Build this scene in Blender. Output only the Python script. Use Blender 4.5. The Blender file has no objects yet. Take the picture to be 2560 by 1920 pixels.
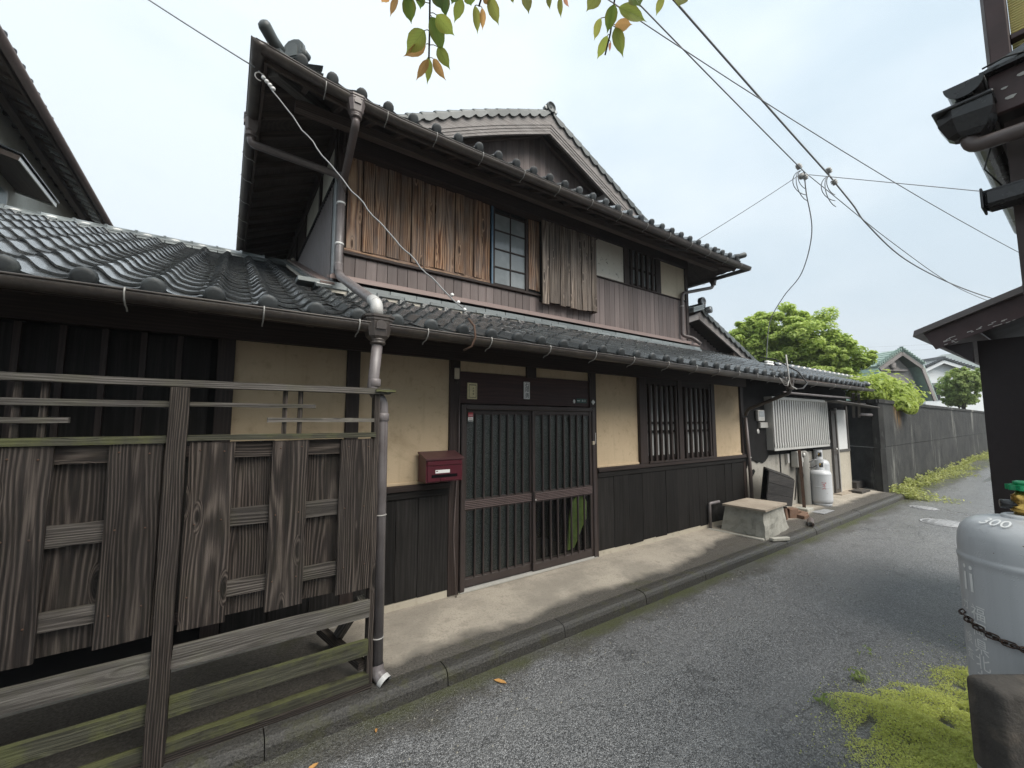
import bpy, bmesh, math, random
from mathutils import Vector, Matrix, Quaternion
random.seed(11)
R = math.radians
scene = bpy.context.scene
COL = scene.collection

# ------------------------------------------------------------------ camera
CAM = Vector((0.0, -3.6, 1.6)); YAW = R(34.8); PITCH = R(5.15); FPX = 1033.0
cd = bpy.data.cameras.new('camera'); cd.sensor_width = 36; cd.lens = 36 * FPX / 2560
cd.clip_start = 0.05; cd.clip_end = 4000
cam = bpy.data.objects.new('camera', cd); COL.objects.link(cam)
cam.location = CAM; cam.rotation_euler = (math.pi / 2 + PITCH, 0, -YAW)
scene.camera = cam

# ------------------------------------------------------------------ sky
SUN_EL, SUN_AZ = R(50), R(166)
world = bpy.data.worlds.new('World'); scene.world = world; world.use_nodes = True
wt = world.node_tree; wt.nodes.clear()
wo = wt.nodes.new('ShaderNodeOutputWorld'); bg = wt.nodes.new('ShaderNodeBackground')
sky = wt.nodes.new('ShaderNodeTexSky'); sky.sky_type = 'NISHITA'; sky.sun_disc = False
sky.sun_elevation = SUN_EL; sky.sun_rotation = SUN_AZ; sky.air_density = 1.0; sky.dust_density = 2.0
tc = wt.nodes.new('ShaderNodeTexCoord')
mp = wt.nodes.new('ShaderNodeMapping'); mp.inputs['Scale'].default_value = (1.0, 1.0, 2.2)
nz = wt.nodes.new('ShaderNodeTexNoise'); nz.inputs['Scale'].default_value = 2.6; nz.inputs['Detail'].default_value = 5; nz.inputs['Roughness'].default_value = .5
cr = wt.nodes.new('ShaderNodeValToRGB')
cr.color_ramp.elements[0].position = .33; cr.color_ramp.elements[0].color = (1.58, 1.91, 2.11, 1)
cr.color_ramp.elements[1].position = .78; cr.color_ramp.elements[1].color = (2.24, 2.46, 2.56, 1)
mx = wt.nodes.new('ShaderNodeMixRGB'); mx.inputs[0].default_value = .93
sxyz = wt.nodes.new('ShaderNodeSeparateXYZ')
zr = wt.nodes.new('ShaderNodeMapRange'); zr.inputs[1].default_value = 0.0; zr.inputs[2].default_value = 1.0; zr.inputs[3].default_value = .92; zr.inputs[4].default_value = 1.25
vm = wt.nodes.new('ShaderNodeVectorMath'); vm.operation = 'SCALE'
L = wt.links.new
L(tc.outputs['Generated'], mp.inputs['Vector']); L(mp.outputs['Vector'], nz.inputs['Vector'])
dt = wt.nodes.new('ShaderNodeVectorMath'); dt.operation = 'DOT_PRODUCT'; dt.inputs[1].default_value = (-.30, .66, .10)   # thinner cloud over the hills to the north
ad = wt.nodes.new('ShaderNodeMath'); ad.operation = 'MULTIPLY_ADD'; ad.inputs[1].default_value = .55
L(tc.outputs['Generated'], dt.inputs[0]); L(dt.outputs['Value'], ad.inputs[0]); L(nz.outputs['Fac'], ad.inputs[2]); L(ad.outputs[0], cr.inputs['Fac']); L(sky.outputs['Color'], mx.inputs[1])
L(tc.outputs['Generated'], sxyz.inputs[0]); L(sxyz.outputs['Z'], zr.inputs[0])
L(cr.outputs['Color'], vm.inputs[0]); L(zr.outputs[0], vm.inputs['Scale']); L(vm.outputs[0], mx.inputs[2])
L(mx.outputs[0], bg.inputs['Color']); bg.inputs['Strength'].default_value = 0.1
L(bg.outputs[0], wo.inputs['Surface'])

# ------------------------------------------------------------------ soft overcast sun
sl = bpy.data.lights.new('sun', 'SUN'); sl.energy = 1.5; sl.angle = R(50); sl.color = (1, .94, .86)
so = bpy.data.objects.new('sun', sl); COL.objects.link(so)
sd = Vector((math.sin(SUN_AZ) * math.cos(SUN_EL), math.cos(SUN_AZ) * math.cos(SUN_EL), math.sin(SUN_EL)))
so.rotation_euler = (-sd).to_track_quat('-Z', 'Y').to_euler(); so.location = (0, -6, 12)

vs = scene.view_settings
vs.view_transform = 'Standard'; vs.look = 'None'; vs.exposure = 2.05; vs.gamma = 1.0; vs.use_curve_mapping = False
scene.cycles.max_bounces = 4; scene.cycles.diffuse_bounces = 2; scene.cycles.glossy_bounces = 2; scene.cycles.volume_bounces = 0
scene.cycles.transmission_bounces = 4; scene.cycles.transparent_max_bounces = 8
scene.cycles.use_denoising = True; scene.cycles.denoising_prefilter = 'NONE'
scene.cycles.sample_clamp_indirect = 1.5; scene.cycles.caustics_reflective = False; scene.cycles.caustics_refractive = False

# ------------------------------------------------------------------ material helpers
MAT = {}
class NG:
    def __init__(s, name):
        m = bpy.data.materials.new(name); m.use_nodes = True; s.m = m; s.t = m.node_tree; s.t.nodes.clear()
        s.out = s.t.nodes.new('ShaderNodeOutputMaterial'); MAT[name] = m
    def n(s, kind, ins=None, **props):
        nd = s.t.nodes.new('ShaderNode' + kind)
        for k, v in props.items(): setattr(nd, k, v)
        for k, v in (ins or {}).items(): s.set(nd.inputs[k], v)
        return nd
    def set(s, sock, v):
        if hasattr(v, 'bl_idname') or isinstance(v, bpy.types.NodeSocket):
            s.t.links.new(v if isinstance(v, bpy.types.NodeSocket) else v.outputs[0], sock)
        else:
            try: sock.default_value = v
            except Exception: sock.default_value = tuple(v) + (1,)
    def math(s, op, a, b=0.0, c=None, clamp=False):
        nd = s.n('Math', operation=op, use_clamp=clamp); s.set(nd.inputs[0], a); s.set(nd.inputs[1], b)
        if c is not None: s.set(nd.inputs[2], c)
        return nd.outputs[0]
    def mix(s, f, a, b, mode='MIX'):
        nd = s.n('MixRGB', blend_type=mode); s.set(nd.inputs[0], f); s.set(nd.inputs[1], a); s.set(nd.inputs[2], b)
        return nd.outputs[0]
    def ramp(s, f, stops):
        nd = s.n('ValToRGB'); e = nd.color_ramp.elements
        while len(e) < len(stops): e.new(.5)
        for el, (p, c) in zip(e, stops):
            el.position = p; el.color = (c, c, c, 1) if isinstance(c, (int, float)) else tuple(c) + (1,)
        s.set(nd.inputs[0], f); return nd.outputs[0]
    def noise(s, vec, scale, detail=3, rough=.55, dist=0.0):
        nd = s.n('TexNoise', {'Scale': scale, 'Detail': detail, 'Roughness': rough, 'Distortion': dist})
        if vec is not None: s.set(nd.inputs['Vector'], vec)
        return nd.outputs['Fac']
    def map(s, vec, scale=(1, 1, 1), loc=(0, 0, 0), rot=(0, 0, 0)):
        nd = s.n('Mapping', {'Scale': scale, 'Location': loc, 'Rotation': rot}); s.set(nd.inputs['Vector'], vec); return nd.outputs[0]
    def obj(s): return s.n('TexCoord').outputs['Object']
    def geo(s): return s.n('NewGeometry').outputs['Position']
    def bump(s, h, strength=.3, dist=.01, normal=None):
        nd = s.n('Bump', {'Strength': strength, 'Distance': dist, 'Height': h})
        if normal is not None: s.set(nd.inputs['Normal'], normal)
        return nd.outputs[0]
    def pbr(s, col, rough=.6, normal=None, spec=.5, metal=0.0, **kw):
        p = s.n('BsdfPrincipled'); s.set(p.inputs['Base Color'], col); s.set(p.inputs['Roughness'], rough)
        s.set(p.inputs['Specular IOR Level'], spec); s.set(p.inputs['Metallic'], metal)
        if normal is not None: s.set(p.inputs['Normal'], normal)
        for k, v in kw.items(): s.set(p.inputs[k.replace('_', ' ')], v)
        s.t.links.new(p.outputs[0], s.out.inputs['Surface']); return p

def wood(name, dark, mid, light, grey=None, grey_amt=.5, moss=0.0, ring=70, rough=.75, knots=1.0, contrast=1.0, bumps=.5, spec=.3, wobble=.07, fibre=.95):
    g = NG(name)
    at = g.n('Attribute', attribute_name='grain').outputs['Vector']
    rnd = g.n('ObjectInfo').outputs['Random']
    off = g.n('CombineXYZ', {'X': g.math('MULTIPLY', rnd, 37.0), 'Y': g.math('MULTIPLY', g.math('FRACT', g.math('MULTIPLY', rnd, 17.3)), .12), 'Z': g.math('MULTIPLY', g.math('FRACT', g.math('MULTIPLY', rnd, 7.1)), .1)})
    v = g.n('VectorMath', {0: at, 1: off}, operation='ADD').outputs[0]
    # slow wander of the growth rings and knots
    wob = g.noise(g.map(v, (.75, 5, 5)), 1.0, 2, .5)
    vk = g.map(v, (2.3, 9, 9)); vor = g.n('TexVoronoi', {'Scale': 1.0, 'Randomness': 1.0}, feature='F1'); g.set(vor.inputs['Vector'], vk)
    kd = vor.outputs['Distance']
    knot = g.math('MULTIPLY', g.math('SUBTRACT', 1.0, g.math('MULTIPLY', kd, 4.2), clamp=True), knots)
    sep = g.n('SeparateXYZ'); g.set(sep.inputs[0], v)
    yz = g.n('CombineXYZ', {'X': 0.0, 'Y': g.math('SUBTRACT', sep.outputs['Y'], .06), 'Z': g.math('ADD', sep.outputs['Z'], .02)})
    rad = g.n('VectorMath', {0: yz}, operation='LENGTH').outputs['Value']
    rr = g.math('ADD', g.math('ADD', rad, g.math('MULTIPLY', wob, wobble)), g.math('MULTIPLY', knot, .03))
    rings = g.math('SINE', g.math('MULTIPLY', rr, ring * 6.283))
    rings = g.math('MULTIPLY_ADD', rings, .5, .5)
    fib = g.noise(g.map(v, (3.5, 130, 130)), 1.0, 4, .7)
    h = g.math('ADD', g.math('MULTIPLY', rings, 1.15 - fibre), g.math('MULTIPLY', fib, fibre))
    hc = g.math('MULTIPLY_ADD', g.math('SUBTRACT', h, .575), contrast, .5)
    c = g.ramp(hc, [(.15, dark), (.5, mid), (.9, light)])
    big = g.noise(g.map(v, (1.1, 3.2, 3.2)), 1.7, 4, .6)
    if grey: c = g.mix(g.math('MULTIPLY', g.ramp(big, [(.35, 0.0), (.68, 1.0)]), grey_amt), c, g.mix(g.ramp(fib, [(.3, 0.0), (.7, 1.0)]), [x * .55 for x in grey], grey))
    big2 = g.noise(g.map(v, (.6, 8, 8)), 2.3, 3, .6)
    c = g.mix(g.ramp(big2, [(.45, 0.0), (.75, .55)]), c, dark)
    c = g.mix(g.math('MULTIPLY', g.ramp(knot, [(.18, 0.0), (.38, 1.0), (.6, .2)]), .35), c, light)
    c = g.mix(g.math('MULTIPLY', g.ramp(knot, [(.5, 0.0), (.8, 1.0)]), .8), c, [x * .5 for x in dark])
    tone = g.math('MULTIPLY_ADD', g.math('FRACT', g.math('MULTIPLY', rnd, 5.7)), .5, .75)
    c = g.mix(1.0, c, g.n('CombineXYZ', {'X': tone, 'Y': tone, 'Z': tone}).outputs[0], 'MULTIPLY')
    if moss:
        nzv = g.n('SeparateXYZ'); g.set(nzv.inputs[0], g.n('NewGeometry').outputs['Normal'])
        mn = g.noise(g.geo(), 5.0, 5, .65)
        mn = g.math('ADD', mn, g.math('MULTIPLY', nzv.outputs['Z'], .12))
        mf = g.math('MULTIPLY', g.ramp(mn, [(.48, 0.0), (.62, 1.0)]), moss)
        c = g.mix(mf, c, g.mix(fib, (.03, .034, .012), (.145, .15, .062)))
    g.pbr(c, g.math('MULTIPLY_ADD', fib, .3, rough - .15), g.bump(g.math('ADD', h, g.math('MULTIPLY', knot, -.4)), bumps, .004), spec=spec)
    return g.m

wood('fence_wood', (.007, .0048, .0038), (.026, .019, .0152), (.115, .093, .079), grey=(.068, .058, .052), grey_amt=.42, moss=.03, ring=88, contrast=1.65, bumps=1.0, knots=1.7, wobble=.10, fibre=.84)
wood('fence_rail', (.025, .021, .018), (.085, .076, .067), (.21, .193, .175), grey=(.19, .178, .162), grey_amt=.5, moss=.16, ring=75, contrast=1.5, bumps=.8)
wood('fence_batten', (.014, .011, .009), (.055, .046, .040), (.16, .142, .126), grey=(.125, .113, .102), grey_amt=.5, moss=.08, ring=90, contrast=1.6, bumps=1.0, knots=1.2, fibre=.85)
wood('fence_moss', (.016, .015, .010), (.042, .04, .026), (.12, .116, .08), grey=(.10, .10, .075), grey_amt=.5, moss=.8, ring=75, contrast=1.2, bumps=.8)
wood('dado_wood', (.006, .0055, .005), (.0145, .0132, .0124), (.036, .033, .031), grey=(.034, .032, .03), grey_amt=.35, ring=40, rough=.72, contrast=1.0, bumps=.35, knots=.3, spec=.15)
wood('dark_wood', (.014, .010, .009), (.033, .023, .020), (.065, .047, .041), ring=50, rough=.6, bumps=.25, knots=.2)
wood('eave_wood', (.026, .019, .016), (.070, .052, .043), (.13, .10, .085), grey=(.13, .108, .094), grey_amt=.4, ring=50, rough=.75, bumps=.3, knots=.4)
wood('lintel_wood', (.016, .008, .007), (.04, .019, .017), (.07, .036, .032), ring=45, rough=.5, bumps=.15, knots=.1)
wood('shutter_wood', (.055, .022, .011), (.245, .122, .062), (.47, .31, .195), grey=(.30, .25, .215), grey_amt=.75, ring=52, contrast=1.6, bumps=.8, knots=1.6, wobble=.10, fibre=.75)
wood('box_wood', (.032, .022, .017), (.135, .104, .081), (.34, .28, .23), grey=(.24, .205, .178), grey_amt=.7, ring=54, contrast=1.6, bumps=1.0, knots=1.5, fibre=.8)
wood('band_wood', (.115, .09, .084), (.175, .142, .134), (.22, .185, .175), grey=(.205, .178, .168), grey_amt=.4, ring=30, rough=.6, contrast=.7, bumps=.12, knots=.0)
wood('barge_wood', (.12, .105, .098), (.28, .255, .243), (.45, .425, .41), grey=(.37, .352, .34), grey_amt=.6, ring=45, contrast=1.2, bumps=.5, knots=.3)
wood('grey_board', (.03, .027, .025), (.075, .07, .065), (.14, .135, .125), grey=(.16, .155, .145), grey_amt=.5, ring=50, contrast=1.2, bumps=.6)

def plaster(name, base, var, stain=(.2, .15, .09), st=.4, scale=1.3, rough=.9, bump=.15, grime=None):
    g = NG(name); p = g.geo()
    a = g.noise(p, scale, 5, .6); b = g.noise(p, 14, 4, .6); f = g.noise(p, 90, 3, .6)
    c = g.mix(g.ramp(a, [(.35, 0.0), (.7, 1.0)]), base, var)
    c = g.mix(g.math('MULTIPLY', g.ramp(b, [(.55, 0.0), (.8, 1.0)]), st), c, stain)
    streak = g.noise(g.map(p, (9, 9, .7)), 1.0, 4, .6)
    c = g.mix(g.math('MULTIPLY', g.ramp(streak, [(.55, 0.0), (.78, 1.0)]), st * .8), c, stain)
    ck = g.n('TexVoronoi', {'Scale': 1.1}, feature='DISTANCE_TO_EDGE'); g.set(ck.inputs['Vector'], g.n('VectorMath', {0: p, 1: g.n('VectorMath', {0: g.n('TexNoise', {'Vector': p, 'Scale': 3.0, 'Detail': 5.0}).outputs['Color'], 'Scale': .5}, operation='SCALE').outputs[0]}, operation='ADD').outputs[0])
    c = g.mix(g.math('MULTIPLY', g.math('MULTIPLY', g.ramp(ck.outputs['Distance'], [(.0, 1.0), (.004, 0.0)]), g.ramp(a, [(.45, 0.0), (.6, 1.0)])), .35), c, stain)
    if grime:
        gn = g.noise(p, grime[1], 6, .7, .6)
        c = g.mix(g.ramp(gn, [(grime[2], 0.0), (grime[3], 1.0)]), c, grime[0])
    g.pbr(c, rough, g.bump(g.math('ADD', g.math('MULTIPLY', b, .7), g.math('MULTIPLY', f, .3)), bump, .01), spec=.25); return g.m
plaster('plaster_tan', (.57, .45, .305), (.485, .375, .245), (.26, .19, .115), .5, bump=.2, grime=((.37, .28, .18), 2.0, .54, .76))
plaster('plaster_cream', (.62, .55, .43), (.55, .48, .36), (.35, .28, .19), .35)
plaster('plaster_white', (.66, .63, .56), (.58, .54, .46), (.33, .27, .2), .3, grime=((.20, .17, .13), 13.0, .60, .68))
plaster('wall_white', (.66, .65, .58), (.55, .54, .47), (.35, .33, .27), .3)
plaster('far_white', (.78, .80, .80), (.72, .75, .76), (.5, .5, .5), .15)
plaster('annex_render', (.36, .34, .30), (.27, .255, .225), (.12, .11, .10), .6, bump=.25, grime=((.09, .085, .08), 3.0, .58, .75))
plaster('annex_cream', (.48, .44, .36), (.40, .36, .29), (.20, .17, .13), .5, bump=.2)
plaster('trough_concrete', (.40, .39, .345), (.29, .285, .25), (.14, .14, .12), .5, scale=3, bump=.9, grime=((.13, .14, .09), 5.0, .60, .75))
plaster('lid_concrete', (.36, .31, .25), (.29, .245, .195), (.16, .13, .10), .5, scale=3, bump=.25)
plaster('block_concrete', (.075, .068, .06), (.035, .032, .03), (.16, .13, .10), .5, scale=5, bump=1.0, grime=((.18, .14, .11), 7.0, .62, .75))
plaster('far_flue', (.24, .235, .215), (.18, .175, .16), (.1, .09, .08), .4)
plaster('mortar', (.62, .58, .50), (.55, .5, .43), (.3, .27, .22), .3)

def simple(name, col, rough=.5, metal=0.0, spec=.5, nscale=8, amt=.35, bump=.0, alt=None, streak=0.0, **kw):
    g = NG(name); p = g.geo(); a = g.noise(p, nscale, 5, .65)
    alt = alt or [c * .6 for c in col]
    c = g.mix(g.math('MULTIPLY', g.ramp(a, [(.4, 0.0), (.7, 1.0)]), amt), col, alt)
    if streak:
        s_ = g.noise(g.map(p, (40, 40, 1.5)), 1.0, 4, .6); c = g.mix(g.math('MULTIPLY', g.ramp(s_, [(.5, 0.0), (.75, 1.0)]), streak), c, alt)
    f = g.noise(p, nscale * 9, 3, .6)
    g.pbr(c, g.math('MULTIPLY_ADD', a, .2, rough - .1), g.bump(f, bump, .004) if bump else None, spec=spec, metal=metal, **kw); return g.m
simple('pipe_grey', (.19, .172, .172), .38, 0, .5, 6, .6, .03, (.075, .062, .06), streak=.85)
simple('pipe_brown', (.12, .095, .09), .35, 0, .5, 6, .5, .03, (.06, .05, .045), streak=.4)
simple('pipe_white', (.50, .495, .48), .4, 0, .5, 14, .4, .03)
simple('gutter_brown', (.045, .036, .032), .38, 0, .5, 5, .7, .05, (.10, .085, .07), streak=.5)
simple('gutter_black', (.018, .018, .019), .28, 0, .5, 6, .4, .02, (.05, .048, .045))
simple('steel_dark', (.06, .055, .05), .45, .6, .5, 20, .5, .05, (.12, .06, .035))
simple('steel_rust', (.09, .05, .032), .7, .2, .4, 30, .6, .2, (.03, .022, .018))
simple('wire_grey', (.24, .245, .25), .55)
simple('wire_light', (.34, .33, .31), .5)
simple('porcelain', (.78, .78, .76), .25)
simple('alu', (.50, .49, .46), .42, .35, .5, 7, .4, .02, (.36, .345, .31), streak=.3)
simple('alu_bright', (.56, .55, .52), .35, .3, .5, 7, .3, .02)
simple('door_frame', (.042, .032, .030), .34, 0, .5, 9, .4, .03, (.065, .052, .049))
simple('door_rail', (.16, .12, .115), .32, .2, .5, 9, .4, .03, (.04, .028, .027))
simple('mail_red', (.075, .009, .017), .38, 0, .5, 9, .5, .04, (.05, .01, .015))
simple('mail_lid', (.075, .03, .032), .4, 0, .5, 9, .5, .04, (.06, .03, .03))
simple('paper', (.70, .62, .38), .7, 0, .3, 30, .3)
simple('white_paint', (.78, .78, .76), .45, 0, .4, 12, .2)
simple('ink', (.02, .02, .02), .7)
simple('red_paint', (.45, .04, .05), .5)
simple('green_plate', (.02, .07, .055), .35)
simple('blue_paint', (.09, .16, .23), .4, 0, .5, 20, .5, 0, (.05, .12, .2))
simple('brass', (.55, .36, .10), .28, .9, .5, 20, .3)
simple('green_knob', (.01, .22, .09), .35, 0, .5, 20, .2)
simple('void', (.004, .004, .005), .9, 0, .1)
simple('soot_and_gap_shade', (.013, .0125, .0125), .85, 0, .15)  # black of the sooty walls, also shade painted behind plank gaps
simple('flash', (.33, .35, .36), .4, .2, .5, 10, .4, .03, (.22, .235, .25))
simple('flash_brown', (.27, .20, .18), .4, .1, .5, 10, .4, .03, (.2, .15, .14))
simple('corrugated', (.15, .132, .13), .4, .2, .5, 7, .4, .02, (.22, .2, .2), streak=.3)
simple('yellow_louvre', (.80, .69, .28), .5, 0, .4, 12, .3)
simple('shed_wall', (.020, .013, .014), .5, 0, .4, 25, .4, .25, (.035, .026, .027))
simple('shed_board', (.075, .045, .045), .5, 0, .4, 9, .5, .15, (.04, .028, .028))
simple('teal_pane', (.08, .34, .42), .3)
simple('green_cloth', (.42, .58, .14), .6, 0, .4, 7, .8, 0, (.16, .24, .06))
simple('mountain', (.05, .085, .04), .95, 0, .0, .01, .4)
hm = bpy.data.materials.new('haze'); hm.use_nodes = True; hm.node_tree.nodes.clear(); ho = hm.node_tree.nodes.new('ShaderNodeOutputMaterial'); hv = hm.node_tree.nodes.new('ShaderNodeVolumePrincipled')
hv.inputs['Density'].default_value = .0011; hv.inputs['Color'].default_value = (.88, .93, 1, 1); hm.node_tree.links.new(hv.outputs[0], ho.inputs['Volume']); MAT['haze'] = hm
simple('ceramic_brown', (.10, .065, .05), .35)
simple('terracotta', (.16, .10, .07), .8, 0, .2, 20, .4, .3)
simple('mint_tile', (.33, .42, .37), .5, 0, .4, 5, .4, .05, (.24, .32, .28))
simple('mint_wall', (.46, .62, .55), .55, 0, .4, 4, .5, .03, (.30, .42, .36))
simple('iron_cover', (.30, .305, .31), .62, .1, .5, 30, .5, .4, (.07, .07, .075))

# cylinder paint with rust specks and rain drops
def cylpaint(name, col):
    g = NG(name); p = g.geo(); a = g.noise(p, 5, 5, .6); st = g.noise(g.map(p, (30, 30, 1.2)), 1.0, 4, .6)
    c = g.mix(g.math('MULTIPLY', g.ramp(st, [(.45, 0.0), (.75, 1.0)]), .35), col, [x * .72 for x in col])
    c = g.mix(g.ramp(g.noise(p, 42, 3, .5), [(.735, 0.0), (.76, 1.0)]), c, (.12, .05, .025))
    d = g.n('TexVoronoi', {'Scale': 130.0}); g.set(d.inputs['Vector'], p)
    dr = g.math('SUBTRACT', 1.0, g.math('MULTIPLY', d.outputs['Distance'], 3.2), clamp=True)
    dr = g.math('MULTIPLY', dr, g.ramp(g.noise(p, 25, 2), [(.5, 0.0), (.6, 1.0)]))
    g.pbr(c, g.math('MULTIPLY_ADD', a, .15, .28), g.bump(g.math('ADD', dr, g.math('MULTIPLY', a, .3)), .35, .004), spec=.5); return g.m
cylpaint('cyl_paint', (.45, .46, .472)); cylpaint('cyl_light', (.50, .51, .52))

# roof tile: dark fired clay, wet
def tilemat(name, col, alt, rough, wet=True):
    g = NG(name); p = g.geo(); rnd = g.n('ObjectInfo').outputs['Random']
    a = g.noise(p, 3, 5, .6); b = g.noise(p, 40, 4, .6)
    c = g.mix(g.ramp(a, [(.3, 0.0), (.7, 1.0)]), col, alt)
    c = g.mix(g.math('MULTIPLY', rnd, .75), c, [x * .5 for x in col])
    li = g.ramp(g.noise(p, 9, 5, .7), [(.60, 0.0), (.70, 1.0)]); c = g.mix(g.math('MULTIPLY', li, .4), c, (.11, .12, .105))
    c = g.mix(g.math('MULTIPLY', g.ramp(b, [(.58, 0.0), (.75, 1.0)]), .35), c, (.12, .13, .125))
    r = g.math('ADD', g.math('MULTIPLY_ADD', b, .22, rough - .1), g.math('MULTIPLY', rnd, .06))
    g.pbr(c, r, g.bump(b, .10, .004), spec=.9 if wet else .4, Coat_Weight=.5 if wet else 0.0, Coat_Roughness=.12, Coat_IOR=1.6); return g.m
tilemat('tile', (.06, .066, .070), (.10, .108, .112), .24)
tilemat('tile_dull', (.045, .05, .053), (.075, .083, .086), .5, False)
tilemat('tile_mid', (.085, .095, .095), (.14, .155, .152), .38, False)
tilemat('tile_pale', (.15, .17, .17), (.24, .265, .26), .35)

def glassmat(name, tint, rough, bscale, bstr, refl=.9):
    g = NG(name); p = g.geo(); b = g.n('TexVoronoi', {'Scale': bscale}); g.set(b.inputs['Vector'], p)
    nrm = g.bump(b.outputs['Distance'], bstr, .006)
    fr = g.n('Fresnel', {'IOR': 1.5, 'Normal': nrm}).outputs[0]
    tr = g.n('BsdfTransparent', {'Color': tuple(tint) + (1,)}); gl = g.n('BsdfGlossy', {'Color': (1, 1, 1, 1), 'Roughness': rough, 'Normal': nrm})
    ms = g.n('MixShader'); g.set(ms.inputs[0], g.math('MULTIPLY', fr, refl, clamp=True)); g.t.links.new(tr.outputs[0], ms.inputs[1]); g.t.links.new(gl.outputs[0], ms.inputs[2])
    g.t.links.new(ms.outputs[0], g.out.inputs['Surface']); return g.m
glassmat('door_glass', (.85, .88, .87), .25, 110, .25, 1.3)
glassmat('window_glass', (.6, .64, .66), .04, 3, .03, 1.8)
simple('frosted', (.50, .51, .50), .35, 0, .5, 30, .3)
simple('shoji', (.16, .165, .165), .6, 0, .3, 10, .4)

def asphalt():
    g = NG('asphalt'); p = g.geo()
    v1 = g.n('TexVoronoi', {'Scale': 140.0}); g.set(v1.inputs['Vector'], p)
    v2 = g.n('TexVoronoi', {'Scale': 62.0}); g.set(v2.inputs['Vector'], p)
    bw = g.n('RGBToBW'); g.t.links.new(v1.outputs['Color'], bw.inputs[0])
    bw2 = g.n('RGBToBW'); g.t.links.new(v2.outputs['Color'], bw2.inputs[0])
    c = g.ramp(bw.outputs[0], [(.12, (.075, .075, .076)), (.45, (.20, .201, .203)), (.70, (.34, .341, .343)), (.90, (.56, .558, .55))])
    c2 = g.ramp(bw2.outputs[0], [(.3, (.11, .11, .111)), (.85, (.38, .38, .38))])
    c = g.mix(.35, c, c2)
    edge = g.ramp(v1.outputs['Distance'], [(.3, 1.0), (.75, .4)]); c = g.mix(1.0, c, edge, 'MULTIPLY')
    big = g.noise(p, .9, 6, .65); c = g.mix(g.math('MULTIPLY', g.ramp(big, [(.42, 0.0), (.68, 1.0)]), .3), c, (.11, .11, .11))
    trk = g.noise(g.map(p, (.25, 2.6, 1)), 1.0, 4, .6); c = g.mix(g.math('MULTIPLY', g.ramp(trk, [(.5, 0.0), (.7, 1.0)]), .3), c, (.24, .24, .238))
    crk = g.n('TexVoronoi', {'Scale': .55}, feature='DISTANCE_TO_EDGE'); g.set(crk.inputs['Vector'], g.n('VectorMath', {0: p, 1: g.n('VectorMath', {0: g.n('TexNoise', {'Vector': p, 'Scale': 2.4, 'Detail': 5.0}).outputs['Color'], 'Scale': .7}, operation='SCALE').outputs[0]}, operation='ADD').outputs[0])
    c = g.mix(g.math('MULTIPLY', g.ramp(crk.outputs['Distance'], [(.0, 1.0), (.006, 0.0)]), .55), c, (.03, .03, .03))
    # silty band with moss beside the kerb
    s = g.n('SeparateXYZ'); g.set(s.inputs[0], p)
    yk = g.math('SUBTRACT', s.outputs['Y'], g.math('MULTIPLY_ADD', s.outputs['X'], .012, -1.0))
    band = g.math('ADD', yk, g.math('MULTIPLY', g.math('SUBTRACT', g.noise(p, 2.1, 5, .65), .5), .7))
    bf = g.ramp(g.math('MULTIPLY_ADD', band, 1.0, .5), [(.24, 0.0), (.38, 1.0)])
    gn = g.noise(p, 40, 4, .7)
    dirt = g.mix(g.ramp(gn, [(.35, 0.0), (.7, 1.0)]), (.028, .026, .022), (.12, .112, .095))
    mo = g.ramp(g.noise(p, 3.4, 5, .7), [(.52, 0.0), (.66, 1.0)]); dirt = g.mix(g.math('MULTIPLY', mo, .6), dirt, (.05, .048, .018))
    dirt = g.mix(g.ramp(g.noise(p, 110, 2, .5), [(.70, 0.0), (.73, 1.0)]), dirt, (.35, .33, .28))
    c = g.mix(g.math('MULTIPLY', bf, .75), c, dirt)
    foot = g.ramp(g.math('ADD', yk, g.math('MULTIPLY', g.math('SUBTRACT', g.noise(p, 6, 4, .6), .5), .16)), [(.0, 0.0), (.06, 1.0)]) if False else g.ramp(g.math('MULTIPLY_ADD', g.math('ADD', yk, g.math('MULTIPLY', g.math('SUBTRACT', g.noise(p, 5, 4, .6), .5), .22)), 1.0, .5), [(.36, 0.0), (.46, 1.0)])
    c = g.mix(g.math('MULTIPLY', foot, g.ramp(g.noise(p, 1.4, 3), [(.4, .15), (.6, .9)])), c, g.mix(gn, (.03, .034, .01), (.10, .11, .035)))
    wet = g.noise(p, 1.6, 4, .6)
    r = g.math('MULTIPLY_ADD', wet, .30, .16)
    hgt = g.math('ADD', g.math('MULTIPLY', v1.outputs['Distance'], -1.0), g.math('MULTIPLY', v2.outputs['Distance'], -.6))
    g.pbr(c, r, g.bump(hgt, .85, .006), spec=.5)
asphalt()

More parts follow.
